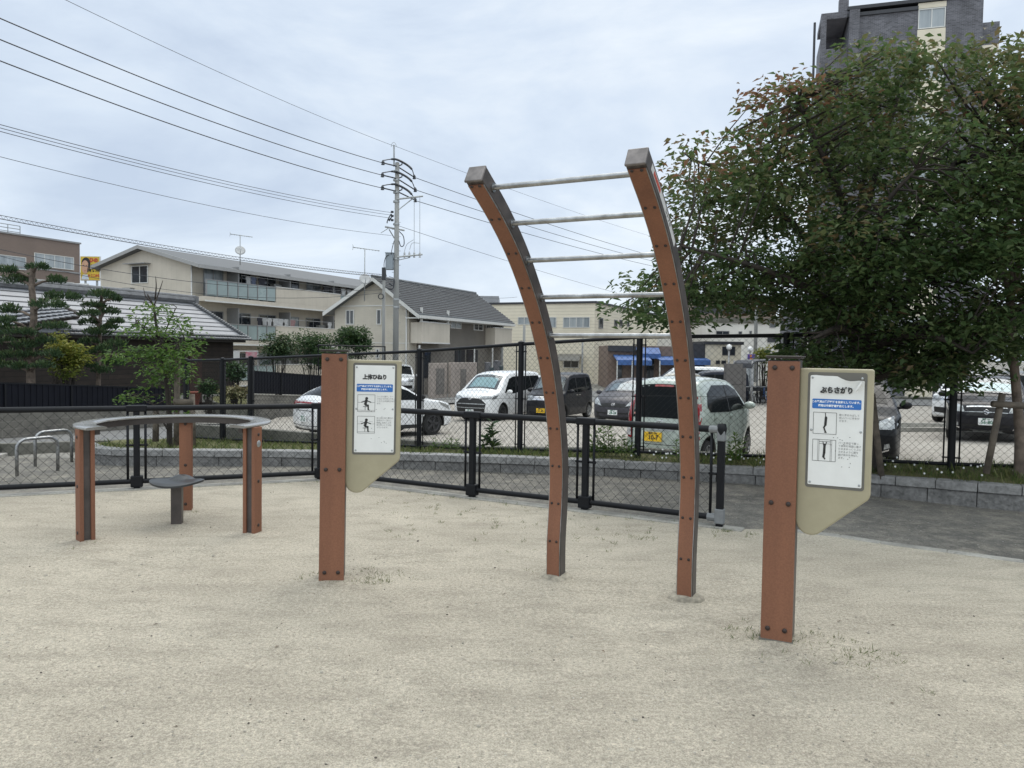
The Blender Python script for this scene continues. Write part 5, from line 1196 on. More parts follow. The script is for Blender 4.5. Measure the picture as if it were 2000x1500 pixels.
# --- brown office building at the far left ----------------------------------
def office():
    x, y = XY(157, 75); O = V((x, y, 0)); Ff = (O, -AX, BX); o = O+UZ*GZ
    t = thing('office_building', 'brown office building with strip windows and a roof railing at the far left', 'building', o)
    zt_ = W(157, 477, 75).z; b = MB(); b.fbox(Ff, 0, 36, -14, 0, GZ-1, zt_); b.build('wall', M_brick, t, world=o)
    b = MB(); b.fbox(Ff, -.1, 36, -14.1, .1, zt_, zt_+.15); b.fbox(Ff, -.02, 36, .001, .06, zrow(Ff, 2, 531), zrow(Ff, 2, 531)+.12); b.build('coping', M_aframe, t, world=o)
    for pb, pa in ((68, 145), (-30, 52)):
        u0, u1 = ulen(Ff, pa), ulen(Ff, pb) if pb > 0 else 33
        window(Ff, u0, u1, zrow(Ff, u0, 528), zrow(Ff, u0, 503), t, o, M_wframe, M_pane2, mull=3)
        window(Ff, u0, u1, zrow(Ff, u0, 572), zrow(Ff, u0, 552), t, o, M_wframe, M_pane, mull=3)
    b = MB(); u0 = ulen(Ff, 55)
    for k in range(14): b.tube([O-AX*(u0+k*1.1)-BX*1+UZ*zt_, O-AX*(u0+k*1.1)-BX*1+UZ*(zt_+1.0)], .04, 5)
    for h in (.4, .7, 1.0): b.tube([O-AX*u0-BX*1+UZ*(zt_+h), O-AX*(u0+15)-BX*1+UZ*(zt_+h)], .04, 5)
    b.build('roof_railing', M_gal, t, world=o)
office()
# --- billboards --------------------------------------------------------------
def billboard(name, label, pa, pb, ya, yb, Y, bgc, fn, out=-V((0, 1, 0))):
    p = W(pa, yb, Y); q = W(pb, ya, Y); w_, h_ = q.x-p.x, q.z-p.z; c = (p+q)/2
    t = thing(name, label, 'billboard', V((c.x, c.y, GZ)))
    w0 = V((c.x, c.y, GZ)); X = V((1, 0, 0)); O = c+V((0, -.16, 0))
    b = MB(); b.box(c, (w_, .3, h_)); bd = b.build('board', M_wframe, t, world=w0)
    b = MB(); 
    for s in (-.3, .3): b.tube([c+V((s*w_, .1, -h_/2)), V((c.x+s*w_, c.y+.1, GZ-.5))], .12, 6)
    b.build('pole', M_gal, t, world=w0)
    b = MB(); b.box(O, (w_*.97, .02, h_*.96)); b.build('face', bgc, bd, world=w0)
    fn(O, w_, h_, bd, w0, X)
    return t
def bill1(O, w, h, bd, w0, X):
    Z = V((0, -1, 0)); sk = mat('printed_skin', (.55, .33, .22), .6, var=.08); hr = mat('printed_hair', (.02, .018, .02), .6)
    def pol(nm, pts, m, d): b = MB(); b.prism([(x*w, y*h) for x, y in pts], O, X, UZ, Z, .012, .012+d); b.build(nm, m, bd, world=w0)
    ell = lambda cx, cy, rx, ry, a0=0, a1=360: [(cx+rx*math.cos(R(a0+(a1-a0)*k/18)), cy+ry*math.sin(R(a0+(a1-a0)*k/18))) for k in range(18)]
    pol('printed_hair', ell(-.2, .2, .23, .25), hr, .02); pol('printed_face', ell(-.24, .05, .19, .28), sk, .03)
    pol('printed_features', ell(-.32, .12, .05, .012), hr, .035); pol('printed_features', ell(-.17, .12, .05, .012), hr, .035); pol('printed_features', ell(-.24, -.1, .06, .012), mat('printed_lip', (.4, .12, .1), .6), .035)
    pol('printed_collar', [(-.45, -.46), (-.05, -.46), (-.12, -.26), (-.36, -.26)], mat('printed_coat', (.6, .66, .75), .6), .028)
    red = mat('printed_red', (.5, .03, .05), .6)
    text_mesh('あかさか', .17*h, M_ink, bd, O+Z*.045+X*(.2*w)+UZ*(.08*h), X, UZ, bold=.01*h, width=.75, world=w0)
    text_mesh('脳神経外科', .15*h, M_ink, bd, O+Z*.045+X*(.22*w)-UZ*(.08*h), X, UZ, bold=.008*h, width=.75, world=w0)
    text_mesh('⇧ ここから', .13*h, red, bd, O+Z*.045+X*(.2*w)-UZ*(.3*h), X, UZ, bold=.006*h, width=.7, world=w0)
    text_mesh('ひの', .2*h, red, bd, O+Z*.045+X*(.2*w)+UZ*(.33*h), X, UZ, bold=.01*h, width=.9, world=w0)
billboard('billboard', 'tall yellow billboard with a printed face, between the brown office and the apartment block', 158.5, 196, 501, 548, 88, mat('printed_yellow', (.62, .44, .05), .5, var=.15, vs=.8), bill1)
def bill2(O, w, h, bd, w0, X):
    Z = V((0, -1, 0)); hr = mat('printed_hair', (.02, .018, .02), .6)
    b = MB(); b.prism([(-.42*w+.16*w*math.cos(R(k*10))+.16*w, -.3*h+.7*h*math.sin(R(k*10))) for k in range(19)], O, X, UZ, Z, .012, .03); b.build('printed_hair', hr, bd, world=w0)
    b = MB(); b.prism([(-.42*w+.09*w*math.cos(R(k*10))+.16*w, -.48*h+.35*h*math.sin(R(k*10))) for k in range(19)], O, X, UZ, Z, .03, .04); b.build('printed_face', mat('printed_skin', (.55, .33, .22)), bd, world=w0)
    bl = mat('printed_navy', (.03, .07, .3), .6)
    text_mesh('やまもと', .36*h, bl, bd, O+Z*.05+X*(.16*w)+UZ*(.2*h), X, UZ, bold=.012*h, width=.72, world=w0)
    text_mesh('内科', .3*h, bl, bd, O+Z*.05+X*(.3*w)-UZ*(.25*h), X, UZ, bold=.01*h, width=.75, world=w0)
billboard('billboard', 'small white billboard reading やまもと above the old tiled house', 135, 172, 554, 571.5, 62, M_platew, bill2)
# --- old tiled house ---------------------------------------------------------
def old_house():
    A = V((math.sin(R(22)), math.cos(R(22)), 0)); B = V((A.y, -A.x, 0))
    E = W(487, 663, 38); T = W(372, 590, 36.2); o = V((E.x, E.y, GZ))
    t = thing('old_house', 'old single storey house with silver grey tiled roof and dark board walls', 'building', o)
    Ln = 24; ze = E.z; zr = T.z
    e0 = E; e1 = E-A*Ln; tt = T; t1 = T-A*(Ln-1.5); e0.z = ze; e1.z = ze
    back0 = T+(T-E).dot(B)*B*1.0; bk = T*2-E; bk = V((T.x-B.x*3, T.y-B.y*3, ze)); bk1 = bk-A*Ln
    far = V((bk.x, bk.y, ze))+A*1.5
    b = MB(); b.add([e0, e1, t1, tt], [(0, 3, 2, 1)]); b.add([e0, tt, far], [(0, 2, 1)]); b.add([tt, t1, bk1, far], [(0, 3, 2, 1)])
    b.build('roof', M_silver, t, world=o)
    # horizontal course ribs on the front slope and hip tiles
    b = MB(); up = (tt-e0)
    sd_ = ((t1-e1)); nrm_ = (e1-e0).cross(tt-e0).normalized(); nrm_ = -nrm_ if nrm_.z < 0 else nrm_
    for k in range(1, 9):
        f = k/9; p = e0+(tt-e0)*f; q = e1+(t1-e1)*f; b.tube([p+nrm_*.006, q+nrm_*.006], .02, 4)
    b.build('roof_course', mat('grey_joint_line', (.12, .12, .13), .6), t, world=o)
    b = MB()
    for k in range(26):
        p = e0+(tt-e0)*(k/26); b.blob(p+UZ*.03, .13, .13, .09, 6, 4)
    for k in range(56):
        p = e0+(e1-e0)*(k/56*.42); b.blob(p+nrm_*.02+UZ*.0, .13, .2, .07, 6, 4); b.blob(p+nrm_*.02+(tt-e0).normalized()*.25, .13, .2, .07, 6, 4)
    b.build('hip_tile', M_ktile, t, True, world=o)
    b = MB(); b.tube([tt+UZ*.08+A*.2, t1+UZ*.08], .17, 8); b.tube([tt+UZ*.24+A*.3, t1+UZ*.24], .09, 8); b.box(tt+UZ*.12+A*.25, (.3, .3, .34)); b.build('ridge_tile', M_ktile, t, world=o)
    F = (V((E.x, E.y, 0))-A*.5-B*.55, -A, B)
    b = MB(); b.fbox(F, 0, Ln, -5, 0, GZ-1, ze+.02); b.build('wall', M_dwood, t, world=o)
    b = MB(); b.fbox(F, -.3, Ln, .001, .5, ze-.16, ze-.02); b.fbox(F, -.3, Ln, .3, .56, ze-.04, ze+.02); b.build('eave', mat('dark_eave', (.03, .024, .02), .7), t, world=o)
    b = MB(); b.fbox(F, .2, 3.6, .01, .05, GZ, GZ+.4); b.build('plinth', M_conc, t, world=o)
    b = MB(); b.fbox(F, ulen(F, 392), ulen(F, 368), .01, .06, GZ, 1.3); b.build('door', mat('brown_door', (.05, .025, .02), .6, var=.2), t, world=o)
    b = MB(); b.fbox(F, 15.5, 16.5, .5, .6, GZ+.6, 1.2); b.build('red_shutter', mat('rust_shutter', (.18, .06, .03), .6, var=.2), t, world=o)
    # the nearer porch roof with its diamond tile pattern
    Y = 29; p0, p1, p2, p3 = W(-140, 655, 24.5), W(152, 616, Y), W(75, 578, Y+1.4), W(-140, 545, 26)
    b = MB(); b.add([p0, p1, p2, p3], [(0, 1, 2, 3)]); pr = b.build('porch_roof', M_ktile, t, world=o)
    n_ = (p1-p0).cross(p3-p0).normalized(); n_ = -n_ if n_.z < 0 else n_
    b = MB()
    for i in range(22):
        for j in range(9):
            u_, v_ = (i+.5*(j % 2))/22, j/9
            p = (p0*(1-u_)+p1*u_)*(1-v_)+(p3*(1-u_)+p2*u_)*v_; b.blob(p+n_*.03, .2, .1, .05, 6, 4)
    b.build('porch_tile', M_silver, pr, True, world=o)
    b = MB(); b.tube([p0-UZ*.05, p1-UZ*.05], .09, 6); b.tube([p1, p2, p3], .12, 6); b.build('porch_eave', mat('dark_eave', (.03, .024, .02), .7), t, world=o)
old_house()
# --- cream building, awning shop and the rest of the far row ------------------
def cream():
    Fl = FR(1160, 65, 0, -BX, -AX); Fr = (Fl[0], AX, BX); o = Fl[0]+UZ*GZ; t = thing('cream_building', 'cream building with ribbed siding and a long strip window, behind the hanging ladder', 'building', o)
    wl = ulen(Fl, 940); zt_ = W(1160, 592, 65).z; b = MB(); b.fbox(Fl, 0, wl, -40, 0, GZ-1, zt_); b.build('wall', M_cream, t, world=o)
    b = MB(); b.fbox(Fl, -.1, wl, -40, .1, zt_, zt_+.18); b.build('coping', M_dkwall, t, world=o)
    for pa, pb, ya, yb, m in ((1150, 1098, 640, 619, 3), (1085, 1068, 640, 619, 0), (1035, 1010, 634, 619, 1)):
        u0, u1 = ulen(Fl, pa), ulen(Fl, pb); window(Fl, u0, u1, zrow(Fl, u0, ya), zrow(Fl, u0, yb), t, o, M_wframe, M_pane2, mull=m)
    for pa, pb, ya, yb in ((1167, 1175, 641, 620), (1197, 1203, 638, 624), (1207, 1213, 638, 624), (1222, 1226, 638, 627)):
        u0, u1 = ulen(Fr, pa), ulen(Fr, pb); window(Fr, u0, u1, zrow(Fr, u0, ya), zrow(Fr, u0, yb), t, o, M_aframe, M_pane, mull=0)
    u0, u1 = ulen(Fl, 1130), ulen(Fl, 1100); window(Fl, u0, u1, zrow(Fl, u0, 719), zrow(Fl, u0, 703), t, o, M_wframe, M_pane, mull=1)
    b = MB(); za_ = zrow(Fl, u0, 694); q = lambda u, n, z: Fl[0]+Fl[1]*u+Fl[2]*n+UZ*z
    ks = [(0, .55), (.4, .5), (.8, .3), (1.05, 0)]
    for k in range(3): b.hexa([q(u0-.4, ks[k][0], za_-.5+ks[k][1]), q(u1+.4, ks[k][0], za_-.5+ks[k][1]), q(u1+.4, ks[k+1][0], za_-.5+ks[k+1][1]), q(u0-.4, ks[k+1][0], za_-.5+ks[k+1][1])]+[q(u, n, z+.05) for u, n, z in ((u0-.4, ks[k][0], za_-.5+ks[k][1]), (u1+.4, ks[k][0], za_-.5+ks[k][1]), (u1+.4, ks[k+1][0], za_-.5+ks[k+1][1]), (u0-.4, ks[k+1][0], za_-.5+ks[k+1][1]))])
    b.build('canopy', mat('bronze_canopy', (.2, .19, .17), .5, var=.1), t, world=o)
cream()
def plainbld(name, label, px, Y, pxr, ytop, m, extra=None, along=V((1, 0, 0)), out=V((0, -1, 0)), depth=10, top=None, cat='building'):
    F = FR(px, Y, 0, along, out); o = F[0]+UZ*GZ; t = thing(name, label, cat, o); u1 = ulen(F, pxr); zt_ = zrow(F, u1/2, ytop)
    b = MB(); b.fbox(F, 0, u1, -depth, 0, GZ-1, zt_); b.build('wall', m, t, world=o)
    if top: b = MB(); b.fbox(F, -.15, u1+.15, -depth-.1, .15, zt_, zt_+top[0]); b.build('roof_band', top[1], t, world=o)
    if extra: extra(F, t, o, u1, zt_)
    return F, t, o
def ex_white(F, t, o, u1, zt_):
    for pa, pb, ya, yb in ((1396, 1422, 655, 646), (1440, 1447, 654, 647), (1461, 1466, 653, 646), (1496, 1518, 669, 657), (1500, 1512, 640, 632)):
        u0, u2 = ulen(F, pa), ulen(F, pb); window(F, u0, u2, zrow(F, u0, ya), zrow(F, u0, yb), t, o, M_aframe, M_pane if pa != 1496 else M_dkwall, mull=1 if pa == 1396 else 0)
plainbld('white_building', 'long white building with a dark weathered parapet, seen below the tree crown', 1385, 82, 1760, 633, M_white, ex_white, top=(.55, M_concd))
def ex_brown(F, t, o, u1, zt_):
    for r_ in range(4):
        z = zt_-1.2-r_*2.9; b = MB(); b.fbox(F, .5, u1-.5, .001, .1, z-1.5, z-.2); b.build('balcony_recess', M_dkwall, t, world=o)
        b = MB(); b.fbox(F, .3, u1-.3, .1, .6, z-2.3, z-1.3); b.build('balcony', M_brick, t, world=o)
plainbld('brown_apartments', 'distant brown apartment building with balcony bands behind the tree crown', 1345, 125, 1512, 583, M_brick, ex_brown, top=(.4, M_dkwall))
def ex_house(F, t, o, u1, zt_):
    for pa, pb, ya, yb in ((1409, 1420, 694, 677), (1424, 1434, 694, 677), (1397, 1405, 711, 704), (1408, 1417, 711, 704)):
        u0, u2 = ulen(F, pa), ulen(F, pb); window(F, u0, u2, zrow(F, u0, ya), zrow(F, u0, yb), t, o, M_dkwall, M_pane, mull=0)
    b = MB(); b.fbox(F, ulen(F, 1352), -.02, -6, .05, GZ-1, zt_); b.build('dark_wing', M_dkwall, t, world=o)
plainbld('cream_shop', 'small cream walled house with a flat dark roof edge and small dark windows', 1376, 56, 1446, 673, M_ivory, ex_house, top=(.22, M_dkwall), depth=8)
def ex_shop(F, t, o, u1, zt_):
    q = lambda u, n, z: F[0]+F[1]*u+F[2]*n+UZ*z
    def aw(pa, pb, yt, yb_, n1, nm='awning'):
        u0, u2 = ulen(F, pa), ulen(F, pb); z1, z0 = zrow(F, u0, yt), zrow(F, u0, yb_)
        b = MB(); b.hexa([q(u0, n1, z0), q(u2, n1, z0), q(u2, .05, z1), q(u0, .05, z1)]+[q(u0, n1, z0+.06), q(u2, n1, z0+.06), q(u2, .05, z1+.06), q(u0, .05, z1+.06)]); b.fbox(F, u0, u2, n1, n1+.03, z0-.3, z0+.05); b.build(nm, M_awn, t, world=o)
    aw(1240, 1285, 680, 692, .9); aw(1196, 1262, 694, 704, 2.2); aw(1277, 1330, 697, 704, 2.2); aw(1330, 1372, 697, 704, 2.2)
    b = MB(); b.fbox(F, 0, ulen(F, 1240), .02, .3, zrow(F, 0, 686), zrow(F, 0, 675)); b.build('fascia_board', M_dkwall, t, world=o)
    for px in (1197, 1225, 1277): 
        b = MB(); u = ulen(F, px); b.tube([q(u, 2.2, GZ-.3), q(u, 2.2, zrow(F, u, 704))], .05, 6); b.build('awning_post', M_wframe, t, world=o)
    b = MB(); b.fbox(F, ulen(F, 1205), ulen(F, 1214), .001, .08, GZ+.8, GZ+2.0); b.build('shop_window', M_pane, t, world=o); b = MB(); b.fbox(F, ulen(F, 1262), ulen(F, 1276), .001, .08, GZ, GZ+2.3); b.build('shop_door', M_pane, t, world=o)
plainbld('awning_shop', 'low shop with blue awnings between the cream building and the tree', 1186, 57, 1372, 676, mat('shop_wall', (.23, .17, .14), .8, var=.15), ex_shop, depth=6)
plainbld('white_building', 'white building with outside stair behind the blue awnings', 1180, 84, 1345, 652, M_white, None, depth=8)
plainbld('roof_shed', 'pale metal clad block rising behind the tiled house roof', 934, 80, 972, 578, M_silver, None, depth=6)
# --- dark tiled tower at the right --------------------------------------------
def tower():
    a = V((.955, -.295, 0)).normalized(); n = V((a.y, -a.x, 0)); F = FR(1636, 46, 0, a, n); o = F[0]+UZ*GZ
    t = thing('apartment_tower', 'tall dark tiled apartment tower with an ivory window strip, behind the big tree', 'building', o)
    u_l, u_r = ulen(F, 1520), ulen(F, 1893); zt_ = zrow(F, 0, 34); u_p0, u_p1 = ulen(F, 1768), ulen(F, 1822)
    b = MB(); b.fbox(F, 0, u_p0-.002, -16, 0, GZ-2, zt_); b.fbox(F, u_p1+.002, u_r, -16, 0, GZ-2, zt_+.4); b.fbox(F, u_p0, u_p1, -16, -.08, GZ-2, zt_+.4); b.fbox(F, 0, .55, .002, .35, GZ-2, zt_+.3); b.build('wall', M_dtile, t, world=o)
    b = MB(); b.fbox(F, -.1, u_r+.1, -16, .12, zt_+.405, zt_+.6); b.fbox(F, -.1, u_p0, -16, .12, zt_+.002, zt_+.2); b.build('parapet', M_dkwall, t, world=o)
    nf = 8; fh = (zt_-GZ)/nf*1.0
    zw = zrow(F, u_p0, 57); 
    b = MB(); fl = []
    k = 0; z = zw
    while z > GZ+1: fl.append(z); z -= 2.95
    prev = zt_+.4
    for z in fl: b = MB(); b.fbox(F, u_p0, u_p1, -.078, .0, z+1.15, prev-.02); b.build('ivory_panel', M_ivory, t, world=o); prev = z-.02
    b = MB(); b.fbox(F, u_p0, u_p1, -.078, 0, GZ-2, prev); b.build('ivory_panel', M_ivory, t, world=o)
    for z in fl: window(F, u_p0+.02, u_p1-.02, z, z+1.13, t, o, M_wframe, M_pane2, mull=1, n=-.06)
    # left corner balconies (open loggias) and right balconies
    b = MB(); g2 = MB(); ul = ulen(F, 1583); top = zrow(F, ul, 38)
    z = top; i = 0
    while z > GZ+2:
        b = MB(); b.fbox(F, ul, -.002, -.2, -.05, z-2.9, z-1.75); b.fbox(F, ul, -.002, -3, -.05, z-3.05, z-2.9); b.fbox(F, ul, ul+.15, -3, -.2, z-2.9, z-1.75); b.build('corner_balcony', M_dtile, t, world=o)
        z -= 2.95
    b = MB(); b.fbox(F, ul, -.002, -3, -.03, top-.02, top+.35); b.fbox(F, ul, ul+.3, -.3, -.01, GZ-2, top-.02); b.fbox(F, ul+1.0, -.002, -.9, -.3, top+.36, top+1.3)
    b.fbox(F, ul+.2, 0, -6, -3, GZ-2, top-.02)
    b.build('corner_frame', M_dtile, t, world=o)
    b = MB(); b.tube([F[0]+a*(ul-.35)+n*-.1+UZ*GZ, F[0]+a*(ul-.35)+n*-.1+UZ*(top-.1)], .07, 6); b.build('downpipe', M_dkwall, t, world=o)
    ur2 = ulen(F, 1927); z = zrow(F, u_r, 42)
    while z > GZ+1.5:
        b = MB(); c2 = MB(); b.fbox(F, u_r+.003, ur2, -2.2, -2.05, z-1.25, z); b.fbox(F, u_r+.003, ur2, -.3, -.15, z-1.25, z); b.fbox(F, ur2-.12, ur2, -2.05, -.3, z-1.25, z); c2.fbox(F, u_r+.003, ur2, -2.2, -.15, z-1.55, z-1.26)
        sb_ = b.build('side_balcony', M_dtile, t, world=o); c2.build('balcony_slab', M_ivory, sb_, world=o)
        z -= 2.95
    b = MB(); b.fbox(F, u_r+.003, ur2, -15, -6, GZ-2, zt_); b.build('rear_wing', M_white, t, world=o)
    for z in fl[1:]: window(F, u_r+.5, ur2-.4, z, z+1.6, t, o, M_wframe, M_pane, mull=1, n=-5.98)
    # low left wing joining the ground
    b = MB(); b.fbox(F, ulen(F, 1535), ul-.4, -12, -1, GZ-2, zrow(F, -4, 600)); b.build('low_wing', M_dtile, t, world=o)
    b = MB(); b.fbox(F, -6, u_r, .6, 1.6, GZ-1, GZ+.35); setp(b.build('planter_strip', M_concd), kind='structure')
tower()
# --- grey pillar wall, bicycle shelter, poster, lamps ------------------------
F = FR(1418, 34, 0, V((1, 0, 0)), V((0, -1, 0))); b = MB()
for k in range(3): b.fbox(F, 0, ulen(F, 1450), -.4, 0, -1.6+k*.93+.0, -1.6+(k+1)*.93-.012)
b.fbox(F, ulen(F, 1450)+.01, ulen(F, 1458), -.4, -.03, -1.6, 1.0)
setp(b.build('brick_pillar', mat('grey_pillar', (.12, .112, .108), .8, var=.12, vs=3, bump=.003), bevel=.01), 'tall grey brick pillar standing left of the bicycle shelter', 'pillar')
def shelter():
    o = V((*XY(1478, 38), -1.0)); t = thing('bicycle_shelter', 'dark bicycle shelter with a curved roof behind the second sign', 'shelter', o)
    b = MB(); pr = [(-.75, 1.95), (-.72, 2.12), (-.55, 2.25), (0, 2.3), (1.6, 2.36)]
    for i in range(len(pr)-1): b.hexa([V((pr[i][0], -1.6, pr[i][1])), V((pr[i+1][0], -1.6, pr[i+1][1])), V((pr[i+1][0], 1.6, pr[i+1][1])), V((pr[i][0], 1.6, pr[i][1]))]+[V((pr[i][0], -1.6, pr[i][1]+.06)), V((pr[i+1][0], -1.6, pr[i+1][1]+.06)), V((pr[i+1][0], 1.6, pr[i+1][1]+.06)), V((pr[i][0], 1.6, pr[i][1]+.06))])
    b.build('roof', M_dkwall, t)
    for x in (-.7, .5, 1.5):
        for y in (-1.5, 1.5): k = MB(); k.tube([(x, y, -.2), (x, y, 2.3)], .04, 6); k.build('post', M_aframe, t, True)
    for i, x in enumerate((-.4, 0, .4, .8)):
        bt = thing('bicycle', 'dark bicycle parked in the shelter behind the second sign', 'bicycle', o+V((x, -.5+.1*i, 0)), R(80+6*i), 'bicycles in the shelter')
        for wx in (-.5, .5): k = MB(); k.tube([V((wx+.32*math.cos(a), 0, .34+.32*math.sin(a))) for a in [2*math.pi*j/20 for j in range(20)]], .022, 5, closed=True); k.build('wheel', M_tyre, bt, True)
        k = MB(); k.tube([(-.5, 0, .34), (-.12, 0, .34), (-.2, 0, .85), (-.5, 0, .34)], .02, 5); k.tube([(-.12, 0, .34), (.36, 0, .8), (-.18, 0, .75)], .02, 5); k.tube([(.5, 0, .34), (.36, 0, .8), (.33, 0, 1.0)], .02, 5); k.build('frame', [M_alu, M_black, M_awn, M_alu][i], bt, True)
        k = MB(); k.blob((-.21, 0, .9), .13, .07, .05); k.build('saddle', M_plastic, bt, True); k = MB(); k.tube([(.2, -.25, 1.02), (.33, 0, 1.02), (.2, .25, 1.02)], .017, 5); k.build('handlebar', M_alu, bt, True)
        k = MB(); k.box((.6, 0, .92), (.3, .3, .24)); k.build('basket', M_dkwall, bt)
shelter()
def poster(O, w, h, bd, w0, X):
    Z = V((0, -1, 0)); r2 = random.Random(2)
    for k in range(9):
        x, y, s = r2.uniform(-.35, .35), r2.uniform(-.38, .38), r2.uniform(.08, .2); b = MB(); b.prism([(x*w+s*w*math.cos(i), y*h+s*h*math.sin(i)) for i in (0, 1, 2, 3, 4, 5)], O, X, UZ, Z, .012, .014+.002*k)
        b.build('printed_patch', mat(['pr_or', 'pr_pu', 'pr_ye', 'pr_dk'][k % 4], [(.6, .2, .03), (.1, .05, .3), (.65, .4, .04), (.05, .04, .12)][k % 4], .5), bd, world=w0)
billboard('poster_board', 'small purple and orange poster board above the bicycle shelter', 1458, 1473, 691.5, 709, 44, mat('printed_purple', (.12, .08, .3), .5, var=.2), poster)
def street_lamp(px, yt, Y, label):
    p = W(px, yt, Y); t = thing('street_lamp', label, 'street lamp', V((p.x, p.y, GZ)), group='globe lamps'); b = MB(); b.tube([(0, 0, -.3), (0, 0, p.z-GZ)], .05, 6); b.build('pole', M_aframe, t, True)
    b = MB(); b.blob((0, 0, p.z-GZ+.12), .17, .17, .17, 12, 8); b.build('globe', mat('globe_white', (.75, .75, .74), .3, var=.04), t, True)
street_lamp(1424, 682, 44, 'white globe lamp in front of the small cream walled house'); street_lamp(1465, 686, 46, 'white globe lamp right of the small cream house, over the poster board')
# kerb stones (car stops) in the lot
for px, py in ((1800, 818), (1800, 829)):
    p = W(px, py, 24 if py < 820 else 22); p.z = z_lot(p.x, p.y)
    b = MB(); b.prism([(-.09, -.05), (.09, -.05), (.06, .12), (-.06, .12)], p, AX*0+V((0, 1, 0)), UZ, V((1, 0, 0)), -.75, .75)
    setp(b.build('wheel_stop', M_conc, bevel=.01), 'low concrete wheel stop on the lot, %s of the two beside the dark crossover' % ('farther' if py < 820 else 'nearer'), 'wheel stop', 'concrete wheel stops')
# --- left: block wall with the black screen fence, and the same further along ----
def screen_wall(p, q, zt_, zs_, l1, l2, gdir):
    b = MB(); d = (q-p).normalized(); F = (V((p.x, p.y, 0)), d, V((d.y, -d.x, 0))); Ln = (q-p).length
    b.fbox(F, 0, Ln, -.15, 0, -2, zt_); b.fbox(F, -.02, Ln+.02, -.17, .02, zt_, zt_+.05)
    setp(b.build('block_wall', M_bwall, bevel=.008), l1, 'wall')
    o = F[0]+UZ*zt_; t = thing('screen_fence', l2, 'fence', o); b = MB(); n_ = int(Ln/.09)
    for i in range(n_): b.fbox(F, i*.09, i*.09+.085, -.1, -.075+.012*(i % 2), zt_+.08, zs_)
    b.build('slat_screen', mat('black_screen', (.007, .008, .013), .6, var=.15, spec=.15), t, world=o)
    b = MB()
    for i in range(int(Ln/2)+1): b.fbox(F, i*2, i*2+.05, -.07, -.03, zt_+.05, zs_+.01)
    b.fbox(F, 0, Ln, -.105, -.05, zs_, zs_+.04); b.build('post', M_black, t, world=o)
p = W(-330, 800, 17.5); q = W(338, 800, 26.5); screen_wall(p, q, W(150, 775, 23.4).z, W(150, 729, 23.4).z, 'long weathered block wall under the black screen fence at the left', 'black slatted screen fence in front of the pruned pines', 0)
p = W(488, 800, 29.5); q = W(640, 800, 34.5)
q2 = p+(q-p)*1.5
screen_wall(p, q2, W(495, 772, 29.6).z, W(495, 725, 29.6).z, 'shorter block wall under the black screen fence behind the white crossover', 'black slatted screen fence behind the white crossover and the first sign', 0)
def frame_rail():
    o = W(700, 700, 36); t = thing('clothes_frame', 'thin black pipe frame in front of the bushes and the cream house', 'frame', V((o.x, o.y, GZ))); w0 = V((o.x, o.y, GZ))
    a_, b_, c_, d_ = W(622, 720, 34.8), W(622, 674, 34.8), W(752, 677, 37), W(752, 730, 37)
    b = MB(); b.tube([V((a_.x, a_.y, GZ)), b_, c_, V((d_.x, d_.y, GZ))], .04, 6); b.build('pipe', M_black, t, world=w0)
frame_rail()
# garden path, beds and pots right of the wall
b = MB(); 
pg = [XY(352, 27.5), XY(420, 27), XY(500, 28.2), XY(440, 34), XY(385, 36)]
sheet('garden_path', [(p.x, p.y) for p in pg], .8, .03, M_conc)
pts = [V((*XY(x, y), -.9)) for x, y in ((408, 34), (418, 31.5), (440, 30), (470, 29.3), (498, 29.3))]
strip('garden_kerb', pts, .14, .22, M_concd, 'low curved concrete edging of the garden bed beyond the left fence', 'kerb')
bp2 = [(p.x, p.y+.1) for p in pts]+[tuple(XY(520, 31)), tuple(XY(500, 36)), tuple(XY(420, 37))]
sheet('garden_bed', bp2, .8, .16, M_soil, zf=lambda x, y: -.9)
b = MB(); b.lathe([(.18, 0), (.26, .5), (.29, .52), (.27, .56), (.24, .5), (.001, .48)], V((*XY(379, 33), -.9)), 16); setp(b.build('flower_pot', mat('terracotta', (.2, .06, .04), .8, var=.2), smooth=True), 'terracotta pot standing beside the dark board wall of the old house', 'pot')
# laundry outside
t = thing('laundry_line', 'clothes line with white and red laundry outside the apartment block', 'laundry line', V((*XY(478, 41), GZ))); w0 = t.location
b = MB(); p, q = W(452, 686, 40.5), W(504, 686, 41.5); b.tube([p, q], .02, 5)
for k in (p, q): b.tube([k, V((k.x, k.y, GZ))], .03, 5)
b.build('line', M_alu, t, world=w0)
for x0, x1, y1, m in ((456, 468, 702, M_paper), (480, 502, 699, mat('red_dots', (.35, .08, .12), .9, var=.9, vs=5, col2=(.5, .45, .45)))):
    b = MB(); a_, c_ = W(x0, 687, 40.8), W(x1, y1, 41); b.hexa([V((a_.x, a_.y-.02, c_.z)), V((c_.x, c_.y-.02, c_.z)), V((c_.x, c_.y+.02, c_.z)), V((a_.x, a_.y+.02, c_.z)), V((a_.x, a_.y-.02, a_.z)), V((c_.x, c_.y-.02, a_.z)), V((c_.x, c_.y+.02, a_.z)), V((a_.x, a_.y+.02, a_.z))]); b.build('cloth', m, t, world=w0)
